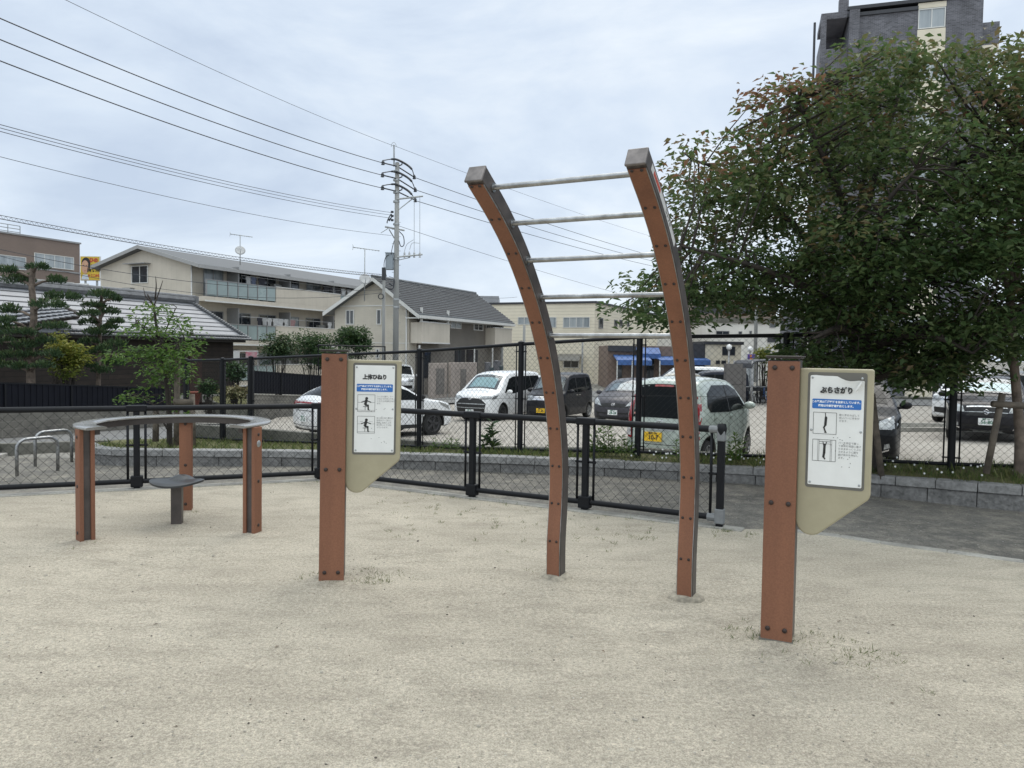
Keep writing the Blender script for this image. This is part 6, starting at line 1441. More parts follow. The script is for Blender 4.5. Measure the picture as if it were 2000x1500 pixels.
# ------------------------------------------------------------------ utility pole and wires
M_pole = mat('concrete_pole', (.30, .305, .30), .8, var=.15, vs=2, bump=.002, streak=True)
M_ins = mat('dark_insulator', (.035, .04, .05), .45, var=.2)
PY = 42.0
def utility_pole():
    base = V((*XY(772, PY), GZ)); t = thing('utility_pole', 'tall concrete utility pole carrying insulators, arms and a grey cabinet', 'utility pole', base)
    top = W(776, 318, PY); w0 = base
    P = lambda px, py, dy=0: W(px, py, PY+dy)
    b = MB(); b.tube([base-UZ*.5, V((top.x, top.y, top.z))], [.175, .115], 16); b.build('shaft', M_pole, t, True, world=w0)
    b = MB(); b.tube([P(769.5, 325), P(769.5, 283)], .045, 8); b.lathe([(.001, .02), (.09, .02), (.1, -.06), (.12, -.1)], top, 12); b.tube([P(769+5*math.cos(a), 287-9*math.sin(a)) for a in [k*math.pi/8 for k in range(9)]], .014, 5); b.build('top_mast', M_gal, t, world=w0)
    for i, (yl, yr, lx, rx) in enumerate(((318, 346, 748, 809), (342, 371, 747, 811), (367, 391, 747, 811))):
        l_, r_ = P(lx, yl, -1.2), P(rx, yr, 1.2); c = P(776, yl+7)
        b = MB(); b.tube([c, l_], .035, 6); b.tube([c, r_], .035, 6); b.lathe([(.02, -.12), (.1, -.1), (.07, 0), (.1, .02), (.03, .14)], l_, 8); b.lathe([(.02, -.12), (.1, -.1), (.07, 0), (.1, .02), (.03, .14)], r_, 8)
        b.tube([c, c+V((.25, 0, .1)), c+V((.25, 0, .3))], .035, 6); b.build('insulator_arm', M_ins, t, world=w0)
        b = MB(); pts = catmull([l_+UZ*.12, P(763, yl-7), P(776, yl-6, -.2), P(795, yl+4), P(805, yl+14), r_], 6); b.tube(pts, [.03]*7+[.06]*(len(pts)-14)+[.025]*7, 6); b.build('jumper_cable', M_ins, t, True, world=w0)
    for (x0, y0, x1, y1, rr) in ((776, 389, 826, 383, .05), (779, 409, 806, 388, .03), (752, 443, 790, 450, .05), (776, 502, 825, 497, .05), (778, 508, 800, 503, .025), (744, 455, 758, 446, .02), (760, 448, 770, 465, .03)):
        b = MB(); b.tube([P(x0, y0, -.2), P(x1, y1, .2)], rr, 6); b.build('cross_arm', M_gal, t, world=w0)
    for px in (790, 799.5, 809, 820): b = MB(); b.lathe([(.02, -.12), (.07, -.1), (.04, -.04), (.07, 0), (.04, .05), (.06, .09), (.02, .22)], P(px, 499, .1), 8); b.build('pin_insulator', M_alu, t, world=w0)
    for px in (809, 820): b = MB(); b.tube([P(px, 386, .1), P(px, 495, .1)], .014, 5); b.build('drop_wire', M_gal, t, world=w0)
    for x0, y0, x1, y1 in ((790, 490, 808, 468), (800, 488, 819, 475)): b = MB(); b.tube(catmull([P(x0, y0, .1), P(x0+5, y0-13, .1), P(x1, y1, .1)], 6), .014, 5); b.build('drop_wire', M_gal, t, world=w0)
    b = MB(); p = P(761.5, 511.5); b.box(p+V((0, -.1, 0)), (.4, .35, .88)); b.box(p+V((0, -.1, .46)), (.46, .4, .05)); b.build('cabinet', mat('cabinet_grey', (.25, .29, .33), .5, var=.06), t, bevel=.02, world=w0)
    for pts, rr in ((((755, 540), (750, 520), (753, 503), (760, 497)), .02), (((770, 470), (766, 485), (764, 497)), .02), (((780, 452), (788, 462), (789, 478), (783, 481), (779, 470)), .025), (((757, 430), (764, 418), (764, 425), (760, 432)), .03), (((765, 425), (757, 431), (756, 436)), .03), (((760, 553), (768, 558), (770, 545)), .04), (((752, 560), (766, 565), (771, 550)), .03)):
        b = MB(); b.tube(catmull([P(x, y, -.3) for x, y in pts], 5), rr, 5); b.build('loose_cable', M_ins, t, True, world=w0)
    for yy in (414, 422, 430): b = MB(); b.lathe([(.02, -.06), (.08, -.05), (.08, .05), (.02, .06)], P(766, yy, -.2), 8); b.build('reel_insulator', M_ins, t, world=w0)
    for yy in (335, 352, 376, 394, 438, 506, 585, 600): b = MB(); b.lathe([(.17, -.05), (.18, 0), (.17, .05)], P(774, yy), 12); b.build('band', M_gal, t, True, world=w0)
    for k in range(20): s = 1 if k % 2 else -1; p = P(774, 420+k*14); b = MB(); b.tube([p, p+V((s*.24, 0, 0))], .013, 5); b.build('step_bolt', M_gal, t, world=w0)
    # slim service pole beside it
    p2 = W(750, 533, PY+1.5); t2 = thing('service_pole', 'slim grey service pole just left of the utility pole', 'utility pole', V((p2.x, p2.y, GZ))); w2 = V((p2.x, p2.y, GZ))
    b = MB(); b.tube([w2-UZ*.4, p2], .085, 10); b.build('shaft', M_pole, t2, True, world=w2); b = MB(); b.box(p2+UZ*-.05, (.22, .22, .7)); b.build('meter_box', M_ins, t2, bevel=.02, world=w2)
    b = MB(); b.tube([W(744+5*math.cos(a), 579+5*math.sin(a), PY+1.3) for a in [k*math.pi/6 for k in range(12)]], .03, 5, closed=True); b.build('cable_coil', M_ins, t2, True, world=w2)
utility_pole()
def span(name, label, a, b_, sag, r, group, n=24):
    pts = [a+(b_-a)*(k/n)-UZ*(4*sag*(k/n)*(1-k/n)) for k in range(n+1)]
    b = MB(); b.tube(pts, r, 6); return setp(b.build(name, M_ins, smooth=True), label, 'wire', group)
def yat(px): # depth on the street line through the pole for a picture column
    o = XY(772, PY); k = (px-1000)/1500; s = (k*o.y-o.x)/(AX.x-k*AX.y); return o.y+s*AX.y
D0, D1 = yat(-200), yat(1300)
g = 'overhead power and phone wires'
wires = [((115-240, -125), (769, 285), .25, .009, 'thin topmost wire rising left from the tip of the utility pole'),
         ((-200, -52), (747, 318), .35, .019, 'uppermost of three thick wires running left from the utility pole'),
         ((-200, -6), (746, 342), .35, .019, 'middle one of three thick wires running left from the utility pole'),
         ((-200, 40), (745, 367), .35, .019, 'lowest of three thick wires running left from the utility pole'),
         ((-200, 188), (763, 415), .3, .011, 'upper of three close thin wires running left from the utility pole'),
         ((-200, 195), (763, 420), .3, .010, 'middle of three close thin wires running left from the utility pole'),
         ((-200, 202), (763, 426), .3, .011, 'lower of three close thin wires running left from the utility pole'),
         ((-200, 254), (764, 460), .35, .009, 'single phone wire below the three close wires at the left')]
for (x0, y0), (x1, y1), sg, r_, lb in wires: span('wire', lb, W(x0, y0, yat(x0)), W(x1, y1, PY), sg, r_, g)
for (x0, y0), (x1, y1), sg, r_, lb in (((771, 285), (1330, 478), .3, .009, 'thin topmost wire running right from the tip of the utility pole'), ((811, 347), (1345, 518), .3, .017, 'uppermost of three thick wires running right behind the ladder'), ((812, 371), (1345, 526), .3, .017, 'middle one of three thick wires running right behind the ladder'), ((812, 392), (1345, 534), .3, .017, 'lowest of three thick wires running right behind the ladder'), ((778, 441), (1335, 604), .3, .011, 'phone wire running right from below the insulators')):
    span('wire', lb, W(x0, y0, PY), W(x1, y1, 85), sg, r_, g)
# lashed cable bundle: two strands with a spiral
a_, b_ = W(-120, 396, 27), W(745, 536, PY+1.4); p2_ = W(1010, 580, 70)
t = thing('lashed_cable', 'spiral lashed cable running left above the apartment block roof', 'wire', a_, group=g); b = MB(); n_ = 40
P1 = [a_+(b_-a_)*(k/n_)-UZ*(1.1*(k/n_)*(1-k/n_)) for k in range(n_+1)]; b.tube(P1, .012, 5); b.tube([p-UZ*.13 for p in P1], .016, 5)
for k in range(n_):
    for j in range(3): p = P1[k]+(P1[k+1]-P1[k])*((j)/3); q = P1[k]+(P1[k+1]-P1[k])*((j+.5)/3); b.wire(p, q-UZ*.13, .006); b.wire(q-UZ*.13, P1[k]+(P1[k+1]-P1[k])*((j+1)/3), .006)
b.build('cable', M_ins, t, world=a_)
span('wire', 'thin cable sloping down right past the tiled house roof', W(760, 540, PY), p2_, .5, .014, g)
span('wire', 'upper dark cable crossing the old house and the apartment gable', W(0, 487, 34), W(745, 566, PY+1), .6, .014, g); span('wire', 'lower dark cable crossing the old house and the apartment gable', W(0, 500, 34), W(745, 572, PY+1), .9, .012, g)
for px, yt, Y, lb, w_ in ((1480, 510, 72, 'concrete pole standing behind the tree crown, above the bicycle shelter', .17), (1024, 635, 60, 'grey pole in front of the cream building, left of the ladder', .11), (981, 626, 56, 'grey pole at the right end of the cream two storey house', .11), (1138, 664, 58, 'thin lamp pole before the cream building canopy', .07)):
    p = W(px, yt, Y); t = thing('street_pole', lb, 'pole', V((p.x, p.y, GZ))); b = MB(); b.tube([(0, 0, -.3), (0, 0, p.z-GZ)], w_, 10); b.build('shaft', M_pole, t, True)
    if px == 1480:
        b = MB(); b.tube([(-.9, 0, p.z-GZ-1), (.9, 0, p.z-GZ-1)], .05, 6); b.tube([(-.7, 0, p.z-GZ-2.2), (.7, 0, p.z-GZ-2.2)], .05, 6); b.build('cross_arm', M_gal, t, True)
    if px == 1138: b = MB(); b.tube(catmull([(0, 0, p.z-GZ), (.0, 0, p.z-GZ+.15), (-.25, 0, p.z-GZ+.3), (-.6, 0, p.z-GZ+.3)], 5), .04, 6); b.build('lamp_arm', M_gal, t, True)
# ------------------------------------------------------------------ vegetation
rg = np.random.default_rng(11)
def leaf_mesh(name, C, D, Nn, Ls, Wd, tint, m, parent=None, world=None, fold=.25):
    """C base points, D directions, Nn normals, Ls lengths; each leaf is a folded diamond of two triangles pairs"""
    n = len(C); D = D/np.linalg.norm(D, axis=1, keepdims=True)
    S = np.cross(D, Nn); S /= np.maximum(np.linalg.norm(S, axis=1, keepdims=True), 1e-6); U = np.cross(S, D)
    Lc = Ls[:, None]; w = Lc*Wd
    p0 = C; p1 = C+D*Lc*.45-S*w*.5+U*w*fold; p2 = C+D*Lc-U*Lc*.08; p3 = C+D*Lc*.45+S*w*.5+U*w*fold
    v = np.stack([p0, p1, p2, p3], 1).reshape(-1, 3)
    if world is not None: v = v-np.array(world)
    me = bpy.data.meshes.new(name); me.vertices.add(4*n); me.vertices.foreach_set('co', v.astype(np.float32).ravel())
    idx = np.arange(n)*4; tri = np.stack([idx, idx+1, idx+2, idx, idx+2, idx+3], 1).ravel()
    me.loops.add(6*n); me.loops.foreach_set('vertex_index', tri.astype(np.int32))
    me.polygons.add(2*n); me.polygons.foreach_set('loop_start', (np.arange(2*n)*3).astype(np.int32))
    me.update(calc_edges=True); me.validate()
    at = me.attributes.new('tint', 'FLOAT', 'FACE'); at.data.foreach_set('value', np.repeat(tint, 2).astype(np.float32))
    me.materials.append(m); o = bpy.data.objects.new(name, me); COL.objects.link(o)
    if parent is not None: o.parent = parent
    return o
def sprays(cl, per, rad, size, flat=.45, up=.8, tintf=None, droop=.15, seed=1):
    g = np.random.default_rng(seed); C, D, Nn, Ls, T = [], [], [], [], []
    for c, r_ in cl:
        k = max(3, int(per*r_)); ang = g.uniform(0, 2*np.pi, k); rr = rad*r_*np.sqrt(g.uniform(0, 1, k))
        off = np.stack([rr*np.cos(ang), rr*np.sin(ang), g.normal(0, flat*rad*r_*.6, k)-.35*rr*rr/(rad*r_)], 1)
        d = np.stack([np.cos(ang)+g.normal(0, .6, k), np.sin(ang)+g.normal(0, .6, k), g.normal(-droop, .45, k)], 1)
        nn = np.stack([g.normal(0, .5, k), g.normal(0, .5, k), np.full(k, up)], 1)
        C.append(np.array(c)+off); D.append(d); Nn.append(nn); Ls.append(size*g.uniform(.65, 1.25, k))
        T.append(np.clip((tintf(np.array(c), off, g, k) if tintf else g.uniform(0, 1, k)), 0, 1))
    return [np.concatenate(x) for x in (C, D, Nn, Ls, T)]
def in_poly(poly, x, y):
    c = False
    for i in range(len(poly)):
        a = poly[i]; b_ = poly[i-1]
        if (a[1] > y) != (b_[1] > y) and x < (b_[0]-a[0])*(y-a[1])/(b_[1]-a[1])+a[0]: c = not c
    return c
def edge_dist(poly, x, y):
    best = 1e9
    for i in range(len(poly)):
        a = V(poly[i-1]); d = V(poly[i])-a; t = max(0, min(1, (V((x, y))-a).dot(d)/d.length_squared)); best = min(best, (a+d*t-V((x, y))).length)
    return best
def limb(b, pts, r0, r1, n=5):
    P = catmull(pts, n); k = len(P); b.tube(P, [r0+(r1-r0)*(i/(k-1))**.8 for i in range(k)], 7)
    return P
def big_tree():
    Y = 8.62; base = W(1688, 935, Y); base.z = .2
    t = thing('tree', 'large broad tree with dark green and reddish leaves behind the second sign', 'tree', base)
    outline = [(1190, 592), (1262, 610), (1225, 500), (1300, 478), (1240, 440), (1318, 400), (1300, 332), (1345, 272), (1420, 262), (1440, 215), (1500, 168), (1480, 140), (1560, 150), (1640, 100), (1730, 78), (1800, 76), (1850, 120), (1930, 150), (2010, 200), (2120, 300), (2180, 460), (2120, 620), (1990, 690), (1900, 720), (1850, 760), (1770, 770), (1690, 725), (1580, 712), (1540, 690), (1560, 640), (1480, 620), (1400, 612), (1340, 655), (1290, 632), (1210, 660), (1250, 630)]
    cl = []; g = random.Random(21); sc = Y/1500
    while len(cl) < 570:
        x, y = g.uniform(1185, 2180), g.uniform(75, 775)
        if not in_poly(outline, x, y): continue
        e = edge_dist(outline, x, y)*sc
        if e < .2 and g.random() < .72: continue
        small = e < .2; Rr = 2.0; h = math.sqrt(max(.02, min(e, Rr)*(2*Rr-min(e, Rr))))*.85
        if y > 560 and x < 1560 and g.random() < .35: continue
        s = g.uniform(-1, 1); s = math.copysign(abs(s)**.6, s)
        p = W(x, y, Y); p = p+V((0, s*h, 0)); p.x += (x-1000)/1500*s*h*.6
        cl.append((p, g.uniform(.35, .55) if small else g.uniform(.7, 1.2)))
    for x, y, w_, h_, n in ((1780, 715, 75, 30, 22), (1850, 690, 40, 30, 8), (1600, 690, 55, 22, 12), (1300, 622, 40, 16, 6), (1240, 600, 30, 16, 4), (1420, 590, 60, 14, 7), (1655, 700, 30, 20, 5)):
        for k in range(n): cl.append((W(x+g.uniform(-w_, w_), y+g.uniform(-h_, h_), Y+g.uniform(-.9, .5)), g.uniform(.5, .85)))
    b = MB(); P = lambda x, y, d=0: W(x, y, Y+d)
    tr = limb(b, [base-UZ*.3, base+UZ*.4, P(1682, 760), P(1680, 640, .05), P(1683, 560, .05)], .14, .105, 6)
    axes = list(tr[8:])
    L_ = [[(1683, 560, .05), (1668, 480, -.2), (1640, 380, -.5), (1600, 290, -.7), (1560, 200, -.8)], [(1683, 560, .05), (1690, 470, .3), (1700, 380, .4), (1735, 260, .3), (1765, 150, .2)],
          [(1682, 590, .05), (1740, 500, -.3), (1810, 400, -.7), (1880, 300, -.9), (1960, 220, -.9)], [(1680, 620, .05), (1760, 560, .5), (1870, 500, .9), (1990, 420, 1.0), (2100, 380, 1.1)],
          [(1679, 640, .05), (1620, 590, -.4), (1540, 545, -.8), (1440, 510, -1.0), (1330, 480, -1.0)], [(1680, 650, .05), (1600, 610, .4), (1500, 585, .7), (1380, 580, .6), (1270, 585, .4)],
          [(1680, 600, .05), (1610, 510, .5), (1520, 410, .9), (1420, 340, .9), (1350, 310, .7)], [(1682, 690, .05), (1750, 660, -.5), (1830, 660, -1.0), (1900, 690, -1.2)], [(1682, 720, 0), (1720, 735, -.3), (1760, 720, -.6), (1810, 730, -.8)],
          [(1683, 560, .05), (1675, 460, .8), (1690, 340, 1.2), (1740, 260, 1.4)], [(1683, 575, .05), (1700, 500, -.7), (1730, 400, -1.2), (1790, 330, -1.4)], [(1681, 660, 0), (1640, 640, -.7), (1590, 660, -1.1)]]
    for l_ in L_:
        pp = limb(b, [P(*q) for q in l_], .065, .012, 5); axes += pp[3:]
    A_ = np.array([tuple(p) for p in axes]); b2 = MB()
    for c, r_ in cl:
        d = np.linalg.norm(A_-np.array(c), axis=1); i = int(d.argmin()); a = V(A_[i])
        if d[i] < 1.6:
            m_ = (a+c)/2+V((g.uniform(-.08, .08), g.uniform(-.08, .08), g.uniform(-.02, .1))); b.tube([a, m_, c], [.013, .009, .004], 4)
    b.build('trunk', M_bark, t, True, world=base)
    def tf(c, off, g_, k):
        hgt = (c[2]-1.5)/3.6; ex = max(0, (c[0]-2.0)/4); red = .62*max(0, hgt-.35)+.2*(hgt > .25)*(c[0] < 3)*.6
        return g_.uniform(.0, .5, k)+red*g_.uniform(.3, 1.1) + (g_.uniform() < .12)*.35
    C, D, Nn, Ls, T = sprays(cl, 86, .4, .086, .3, 1.0, tf, .15, 3)
    leaf_mesh('crown', C, D, Nn, Ls, .52, T, LM_tree, t, base)
big_tree()
def right_tree():
    Y = 7.95; base = W(1990, 938, Y); base.z = .27
    t = thing('tree', 'slender tree with a thin curving pale trunk at the right edge of the photo', 'tree', base); P = lambda x, y, d=0: W(x, y, Y+d)
    b = MB(); limb(b, [base-UZ*.3, P(1992, 860), P(1985, 760), P(1978, 680), P(1974, 590), P(1985, 540), P(1998, 470), P(2012, 380)], .055, .03)
    limb(b, [P(1976, 600), P(1960, 530), P(1945, 500), P(1905, 470, -.2), P(1880, 460, -.3)], .03, .008); limb(b, [P(1978, 560), P(1968, 460), P(1962, 380), P(1955, 300)], .028, .006); limb(b, [P(1976, 615), P(2000, 590), P(2040, 560)], .03, .01); limb(b, [P(1978, 680), P(1960, 660), P(1930, 640, -.2)], .015, .005)
    b.build('trunk', M_barkl, t, True, world=base)
    g = random.Random(4); cl = []
    for (x, y, w_, h_, n) in ((1975, 130, 55, 60, 14), (2060, 220, 80, 110, 30), (1985, 330, 30, 90, 14), (1900, 480, 60, 40, 12), (1965, 470, 40, 40, 6), (1970, 650, 60, 40, 14), (2060, 450, 60, 120, 20), (2050, 640, 50, 50, 10), (1905, 620, 40, 40, 8)):
        for k in range(n):
            p = P(x+g.uniform(-w_, w_), y+g.uniform(-h_, h_), g.uniform(-.7, .7)); cl.append((p, g.uniform(.7, 1.1)))
    C, D, Nn, Ls, T = sprays(cl, 70, .3, .09, .3, 1.0, lambda c, o, g_, k: g_.uniform(.1, .55, k)+.25*(c[2] > 3.6), .2, 8)
    leaf_mesh('crown', C, D, Nn, Ls, .46, T, LM_tree, t, base)
right_tree()
def young_tree():
    Y = 11.9; base = W(332, 872, Y); base.z = z_bed(base.x, base.y)
    t = thing('tree', 'young sparse tree with light green leaves and bare twigs on top, behind the ring table', 'tree', base); P = lambda x, y, d=0: W(x, y, Y+d)
    b = MB(); ax = limb(b, [base-UZ*.2, P(330, 800), P(324, 740), P(316, 690), P(306, 640), P(300, 600), P(288, 575)], .05, .012)
    for l_ in ([(300, 600), (310, 572), (318, 548)], [(296, 590), (285, 580), (280, 562)], [(303, 585), (305, 560), (304, 540)], [(316, 700), (345, 670), (375, 655)], [(320, 720), (285, 690), (245, 688)], [(312, 680), (330, 630), (345, 600)], [(322, 740), (350, 700), (380, 690)], [(310, 660), (285, 640), (265, 628)], [(326, 780), (300, 790), (270, 775)], [(318, 700), (300, 660), (282, 640)], [(328, 840), (290, 780), (250, 768)]):
        ax += limb(b, [P(x, y, rnd.uniform(-.15, .15)) for x, y in l_], .015, .004, 4)[2:]
    g = random.Random(9); cl = []
    for (x, y, w_, h_, n) in ((340, 625, 40, 20, 7), (300, 620, 35, 25, 6), (375, 650, 28, 14, 6), (262, 690, 40, 12, 10), (300, 660, 50, 20, 12), (350, 690, 34, 20, 12), (310, 700, 55, 25, 18), (275, 640, 20, 14, 4), (345, 740, 20, 30, 5), (290, 770, 40, 14, 4), (255, 778, 22, 10, 3), (330, 760, 22, 40, 6), (300, 735, 30, 15, 5)):
        for k in range(n): cl.append((P(x+g.uniform(-w_, w_), y+g.uniform(-h_, h_), g.uniform(-.5, .5)), g.uniform(.6, 1.1)))
    A_ = np.array([tuple(p) for p in ax])
    for c, r_ in cl:
        d = np.linalg.norm(A_-np.array(c), axis=1); i = int(d.argmin()); b.tube([V(A_[i]), (V(A_[i])+c)/2+UZ*.04, c], [.007, .005, .003], 4)
    b.build('trunk', M_bark, t, True, world=base)
    C, D, Nn, Ls, T = sprays(cl, 26, .2, .085, .3, .9, None, .1, 5)
    leaf_mesh('crown', C, D, Nn, Ls, .42, T, LM_young, t, base)
young_tree()
def stake(name, label, pts, r_=.035, grp=None):
    t = thing(name, label, 'tree stake', pts[0][0], group=grp); o = pts[0][0]
    for i, p in enumerate(pts): b = MB(); b.tube(p, r_, 8); b.build('post' if i != len(pts)-1 or len(pts) == 1 else 'crossbar', M_wood, t, True, world=o)
P = lambda x, y, d: W(x, y, d)
stake('tree_stake', 'leaning wooden tree stake with crossbar in front of the dark crossover', [[P(1926, 925, 7.75), P(1958, 768, 7.75)], [P(1938, 789, 7.72), P(2012, 793, 7.72)]], .033)
stake('tree_stake', 'leaning wooden stake showing just right of the second sign panel', [[P(1722, 935, 8.35), P(1703, 770, 8.4)]], .036)
stake('tree_stake', 'pair of wooden stakes with a crossbar beside the young tree', [[P(344, 870, 11.7), P(347, 700, 11.8)], [P(377, 870, 11.6), P(375, 770, 11.7)], [P(340, 784, 11.66), P(378, 786, 11.66)]], .045)
stake('tree_stake', 'short grey stake left of the young tree trunk', [[P(304, 862, 11.9), P(305, 800, 11.9)]], .05)
# niwaki pines behind the screen fence
def pine(name, label, Y, trunk, pads, r0, seed):
    base = W(trunk[0][0], trunk[0][1], Y); base.z = gz(base.x, base.y); t = thing(name, label, 'pine tree', base, group='pruned garden pines')
    b = MB(); ax = limb(b, [base-UZ*.2]+[W(x, y, Y) for x, y in trunk], r0, r0*.55, 5); g = np.random.default_rng(seed); C, D, Nn, Ls, T = [], [], [], [], []
    for (x, y, wpx, hpx) in pads:
        dz = g.uniform(-1, 1)*.7; c = W(x, y, Y+dz); rx = wpx*Y/1500; rz = max(.12, hpx*Y/1500*1.1); k = int(560*max(.5, rx*1.4))
        i = min(range(len(ax)), key=lambda j: abs(ax[j].z-(c.z-.25))); b.tube([ax[i], (ax[i]+c)/2+UZ*.05, c-UZ*rz*.3], [.05, .04, .02], 5)
        nb = 9; lob = [(g.uniform(-.7, .7), g.uniform(-.7, .7), g.uniform(.28, .5)) for _ in range(nb)]
        for _ in range(k):
            lx, ly, lr = lob[g.integers(nb)]; a = g.uniform(0, 2*np.pi); q = lr*np.sqrt(g.uniform()); px_, py_ = lx+q*np.cos(a), ly+q*np.sin(a); rr = math.hypot(px_, py_)
            if rr > 1.05: continue
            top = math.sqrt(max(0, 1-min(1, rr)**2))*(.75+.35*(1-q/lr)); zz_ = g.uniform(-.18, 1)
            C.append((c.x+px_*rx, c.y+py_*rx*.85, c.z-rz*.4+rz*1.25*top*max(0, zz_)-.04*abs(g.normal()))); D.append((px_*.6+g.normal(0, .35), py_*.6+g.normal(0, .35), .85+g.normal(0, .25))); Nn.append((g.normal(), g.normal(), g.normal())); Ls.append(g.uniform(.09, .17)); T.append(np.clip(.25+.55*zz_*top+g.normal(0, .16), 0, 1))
    b.build('trunk', M_barkl, t, True, world=base)
    leaf_mesh('foliage', np.array(C), np.array(D), np.array(Nn), np.array(Ls), .3, np.array(T), LM_pine, t, base)
pine('pine_tree', 'pruned garden pine with a thick sawn trunk and flat needle pads at the left edge', 24.0, [(60, 740), (58, 690), (66, 620), (62, 560), (65, 520)], [(15, 527, 24, 8), (33, 545, 34, 12), (74, 520, 19, 7), (106, 546, 25, 8), (20, 604, 28, 12), (118, 578, 38, 10), (95, 594, 33, 11), (20, 624, 24, 8), (37, 647, 32, 8), (10, 637, 16, 5), (46, 672, 26, 10), (22, 693, 30, 10), (55, 691, 26, 8), (44, 715, 22, 7), (88, 664, 20, 10), (105, 636, 28, 8), (100, 690, 20, 9), (5, 665, 22, 10), (8, 712, 22, 9), (80, 712, 20, 7)], .15, 1)
pine('pine_tree', 'slim pruned garden pine with stacked round needle pads before the silver roof', 26.5, [(192, 745), (194, 690), (195, 640), (197, 600), (199, 575)], [(198, 574, 25, 10), (222, 583, 16, 7), (183, 595, 21, 8), (209, 607, 24, 9), (174, 611, 18, 7), (178, 628, 20, 9), (226, 627, 14, 6), (215, 638, 15, 7), (189, 648, 28, 9), (176, 666, 22, 7), (231, 671, 28, 9), (204, 680, 16, 8), (180, 688, 22, 7), (215, 707, 30, 10), (172, 713, 18, 6), (240, 690, 20, 8), (196, 722, 26, 8)], .09, 2)
def bush(name, label, px, py, wpx, hpx, Y, n, m, seed, size=.11, cat='bush', zb=-1.0, group=None):
    c = W(px, py, Y); rx, rz = wpx*Y/1500, hpx*Y/1500; base = V((c.x, c.y, gz(c.x, c.y) if zb == -1.0 else zb)); t = thing(name, label, cat, base, group=group); g = random.Random(seed); cl = []
    lobes = [(c+V((g.uniform(-.6, .6)*rx, g.uniform(-.5, .5)*rx, g.uniform(-.6, .55)*rz)), g.uniform(.35, .55)) for _ in range(11)]
    b = MB()
    for lc, lr in lobes:
        b.tube([base+V((g.uniform(-.1, .1), 0, -.1)), (base+lc)/2+V((g.uniform(-.1, .1), 0, .1)), lc], [.035, .025, .01], 5)
        for k in range(n//11):
            d = V((g.gauss(0, 1), g.gauss(0, 1), g.gauss(0, 1))).normalized(); cl.append((lc+V((d.x*rx*lr, d.y*rx*lr, d.z*rz*lr)), g.uniform(.6, 1.2)))
    b.build('stems', M_bark, t, True, world=base)
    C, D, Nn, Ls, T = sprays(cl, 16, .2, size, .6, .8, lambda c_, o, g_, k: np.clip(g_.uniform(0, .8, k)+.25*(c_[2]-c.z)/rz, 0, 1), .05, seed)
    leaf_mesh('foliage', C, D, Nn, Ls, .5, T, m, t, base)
bush('shrub', 'yellow green loose shrub between the two pruned pines', 132, 697, 36, 36, 25, 130, LM_yel, 3, .15, 'shrub')
bush('shrub', 'thin young yellow green shrub behind the yellow green one', 112, 668, 14, 20, 26, 40, LM_yel, 13, .12, 'shrub')
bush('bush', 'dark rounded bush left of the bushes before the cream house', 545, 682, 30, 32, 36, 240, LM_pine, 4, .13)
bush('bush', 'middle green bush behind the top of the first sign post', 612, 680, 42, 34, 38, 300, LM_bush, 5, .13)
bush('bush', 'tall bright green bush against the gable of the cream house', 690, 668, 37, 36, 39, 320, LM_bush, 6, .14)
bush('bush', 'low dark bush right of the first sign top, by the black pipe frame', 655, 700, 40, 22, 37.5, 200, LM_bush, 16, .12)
bush('shrub', 'small yellowish shrub above the bicycle shelter roof', 1492, 690, 18, 18, 41, 70, LM_yel, 7, .14, 'shrub')
bush('shrub', 'small green plant in the garden bed by the dark board wall', 408, 755, 12, 12, 31, 40, LM_bush, 8, .2, 'plant')
bush('shrub', 'dry yellowish plant in the garden bed behind the left fence post', 465, 765, 26, 12, 31, 60, LM_dry, 9, .16, 'plant')
bush('shrub', 'tall green plant in the garden bed next to the fence post', 458, 725, 14, 22, 32, 50, LM_bush, 10, .18, 'plant')
bush('bush', 'dark green hedge plant below the big tree, behind the second sign', 1560, 735, 34, 30, 14, 90, LM_bush, 17, .08, 'bush', -.3)
# weeds along the fence
def weed(px, base_y, top_y, dY=.1, broad=False, seed=0):
    g = np.random.default_rng(seed+px); x, y = XY(px, 10); yf = None
    k = (px-1000)/1500; y = 11.
    for _ in range(20): y = fence_y(k*y)-dY
    b0 = V((k*y, y, z_bed(k*y, y))); top = W(px+g.uniform(-4, 4), top_y, y); h = max(.12, top.z-b0.z)
    t = thing('weed', 'leafy tall weed growing along the foot of the tall fence', 'weed', b0, group='weeds along the tall fence'); b = MB()
    q = [V((0, 0, -.03)), V((g.normal(0, .02), 0, h*.5)), V((g.normal(0, .04), 0, h))]; b.tube(q, [.006, .005, .003], 4); b.build('stem', M_stem, t)
    n = int(20+h*50); zs_ = g.uniform(.15, 1, n); a = g.uniform(0, 2*np.pi, n)
    C = np.stack([np.zeros(n), np.zeros(n), zs_*h], 1); D = np.stack([np.cos(a), np.sin(a), g.uniform(.1, .9, n)], 1); Nn = np.tile(np.array([0, 0, 1.]), (n, 1))+g.normal(0, .3, (n, 3))
    leaf_mesh('leaves', C, D, Nn, (.06+.09*(1-zs_*.6))*(1.5 if broad else 1)*min(1, .5+h), .35 if broad else .2, g.uniform(0, 1, n), LM_bush if broad else LM_young, t)
for px, by, ty in ((1160, 892, 836), (1170, 893, 840), (1181, 893, 834), (1190, 893, 828), (1199, 893, 848), (1207, 893, 862), (1217, 893, 850), (1227, 894, 858), (1236, 894, 866), (880, 882, 852), (893, 882, 858), (868, 880, 862), (850, 880, 858), (1078, 890, 868), (1325, 896, 862), (1440, 900, 848), (1452, 900, 856), (1432, 900, 862)): weed(px, by, ty, seed=3)
weed(963, 884, 826, broad=True, seed=5); weed(949, 884, 850, broad=True, seed=6)
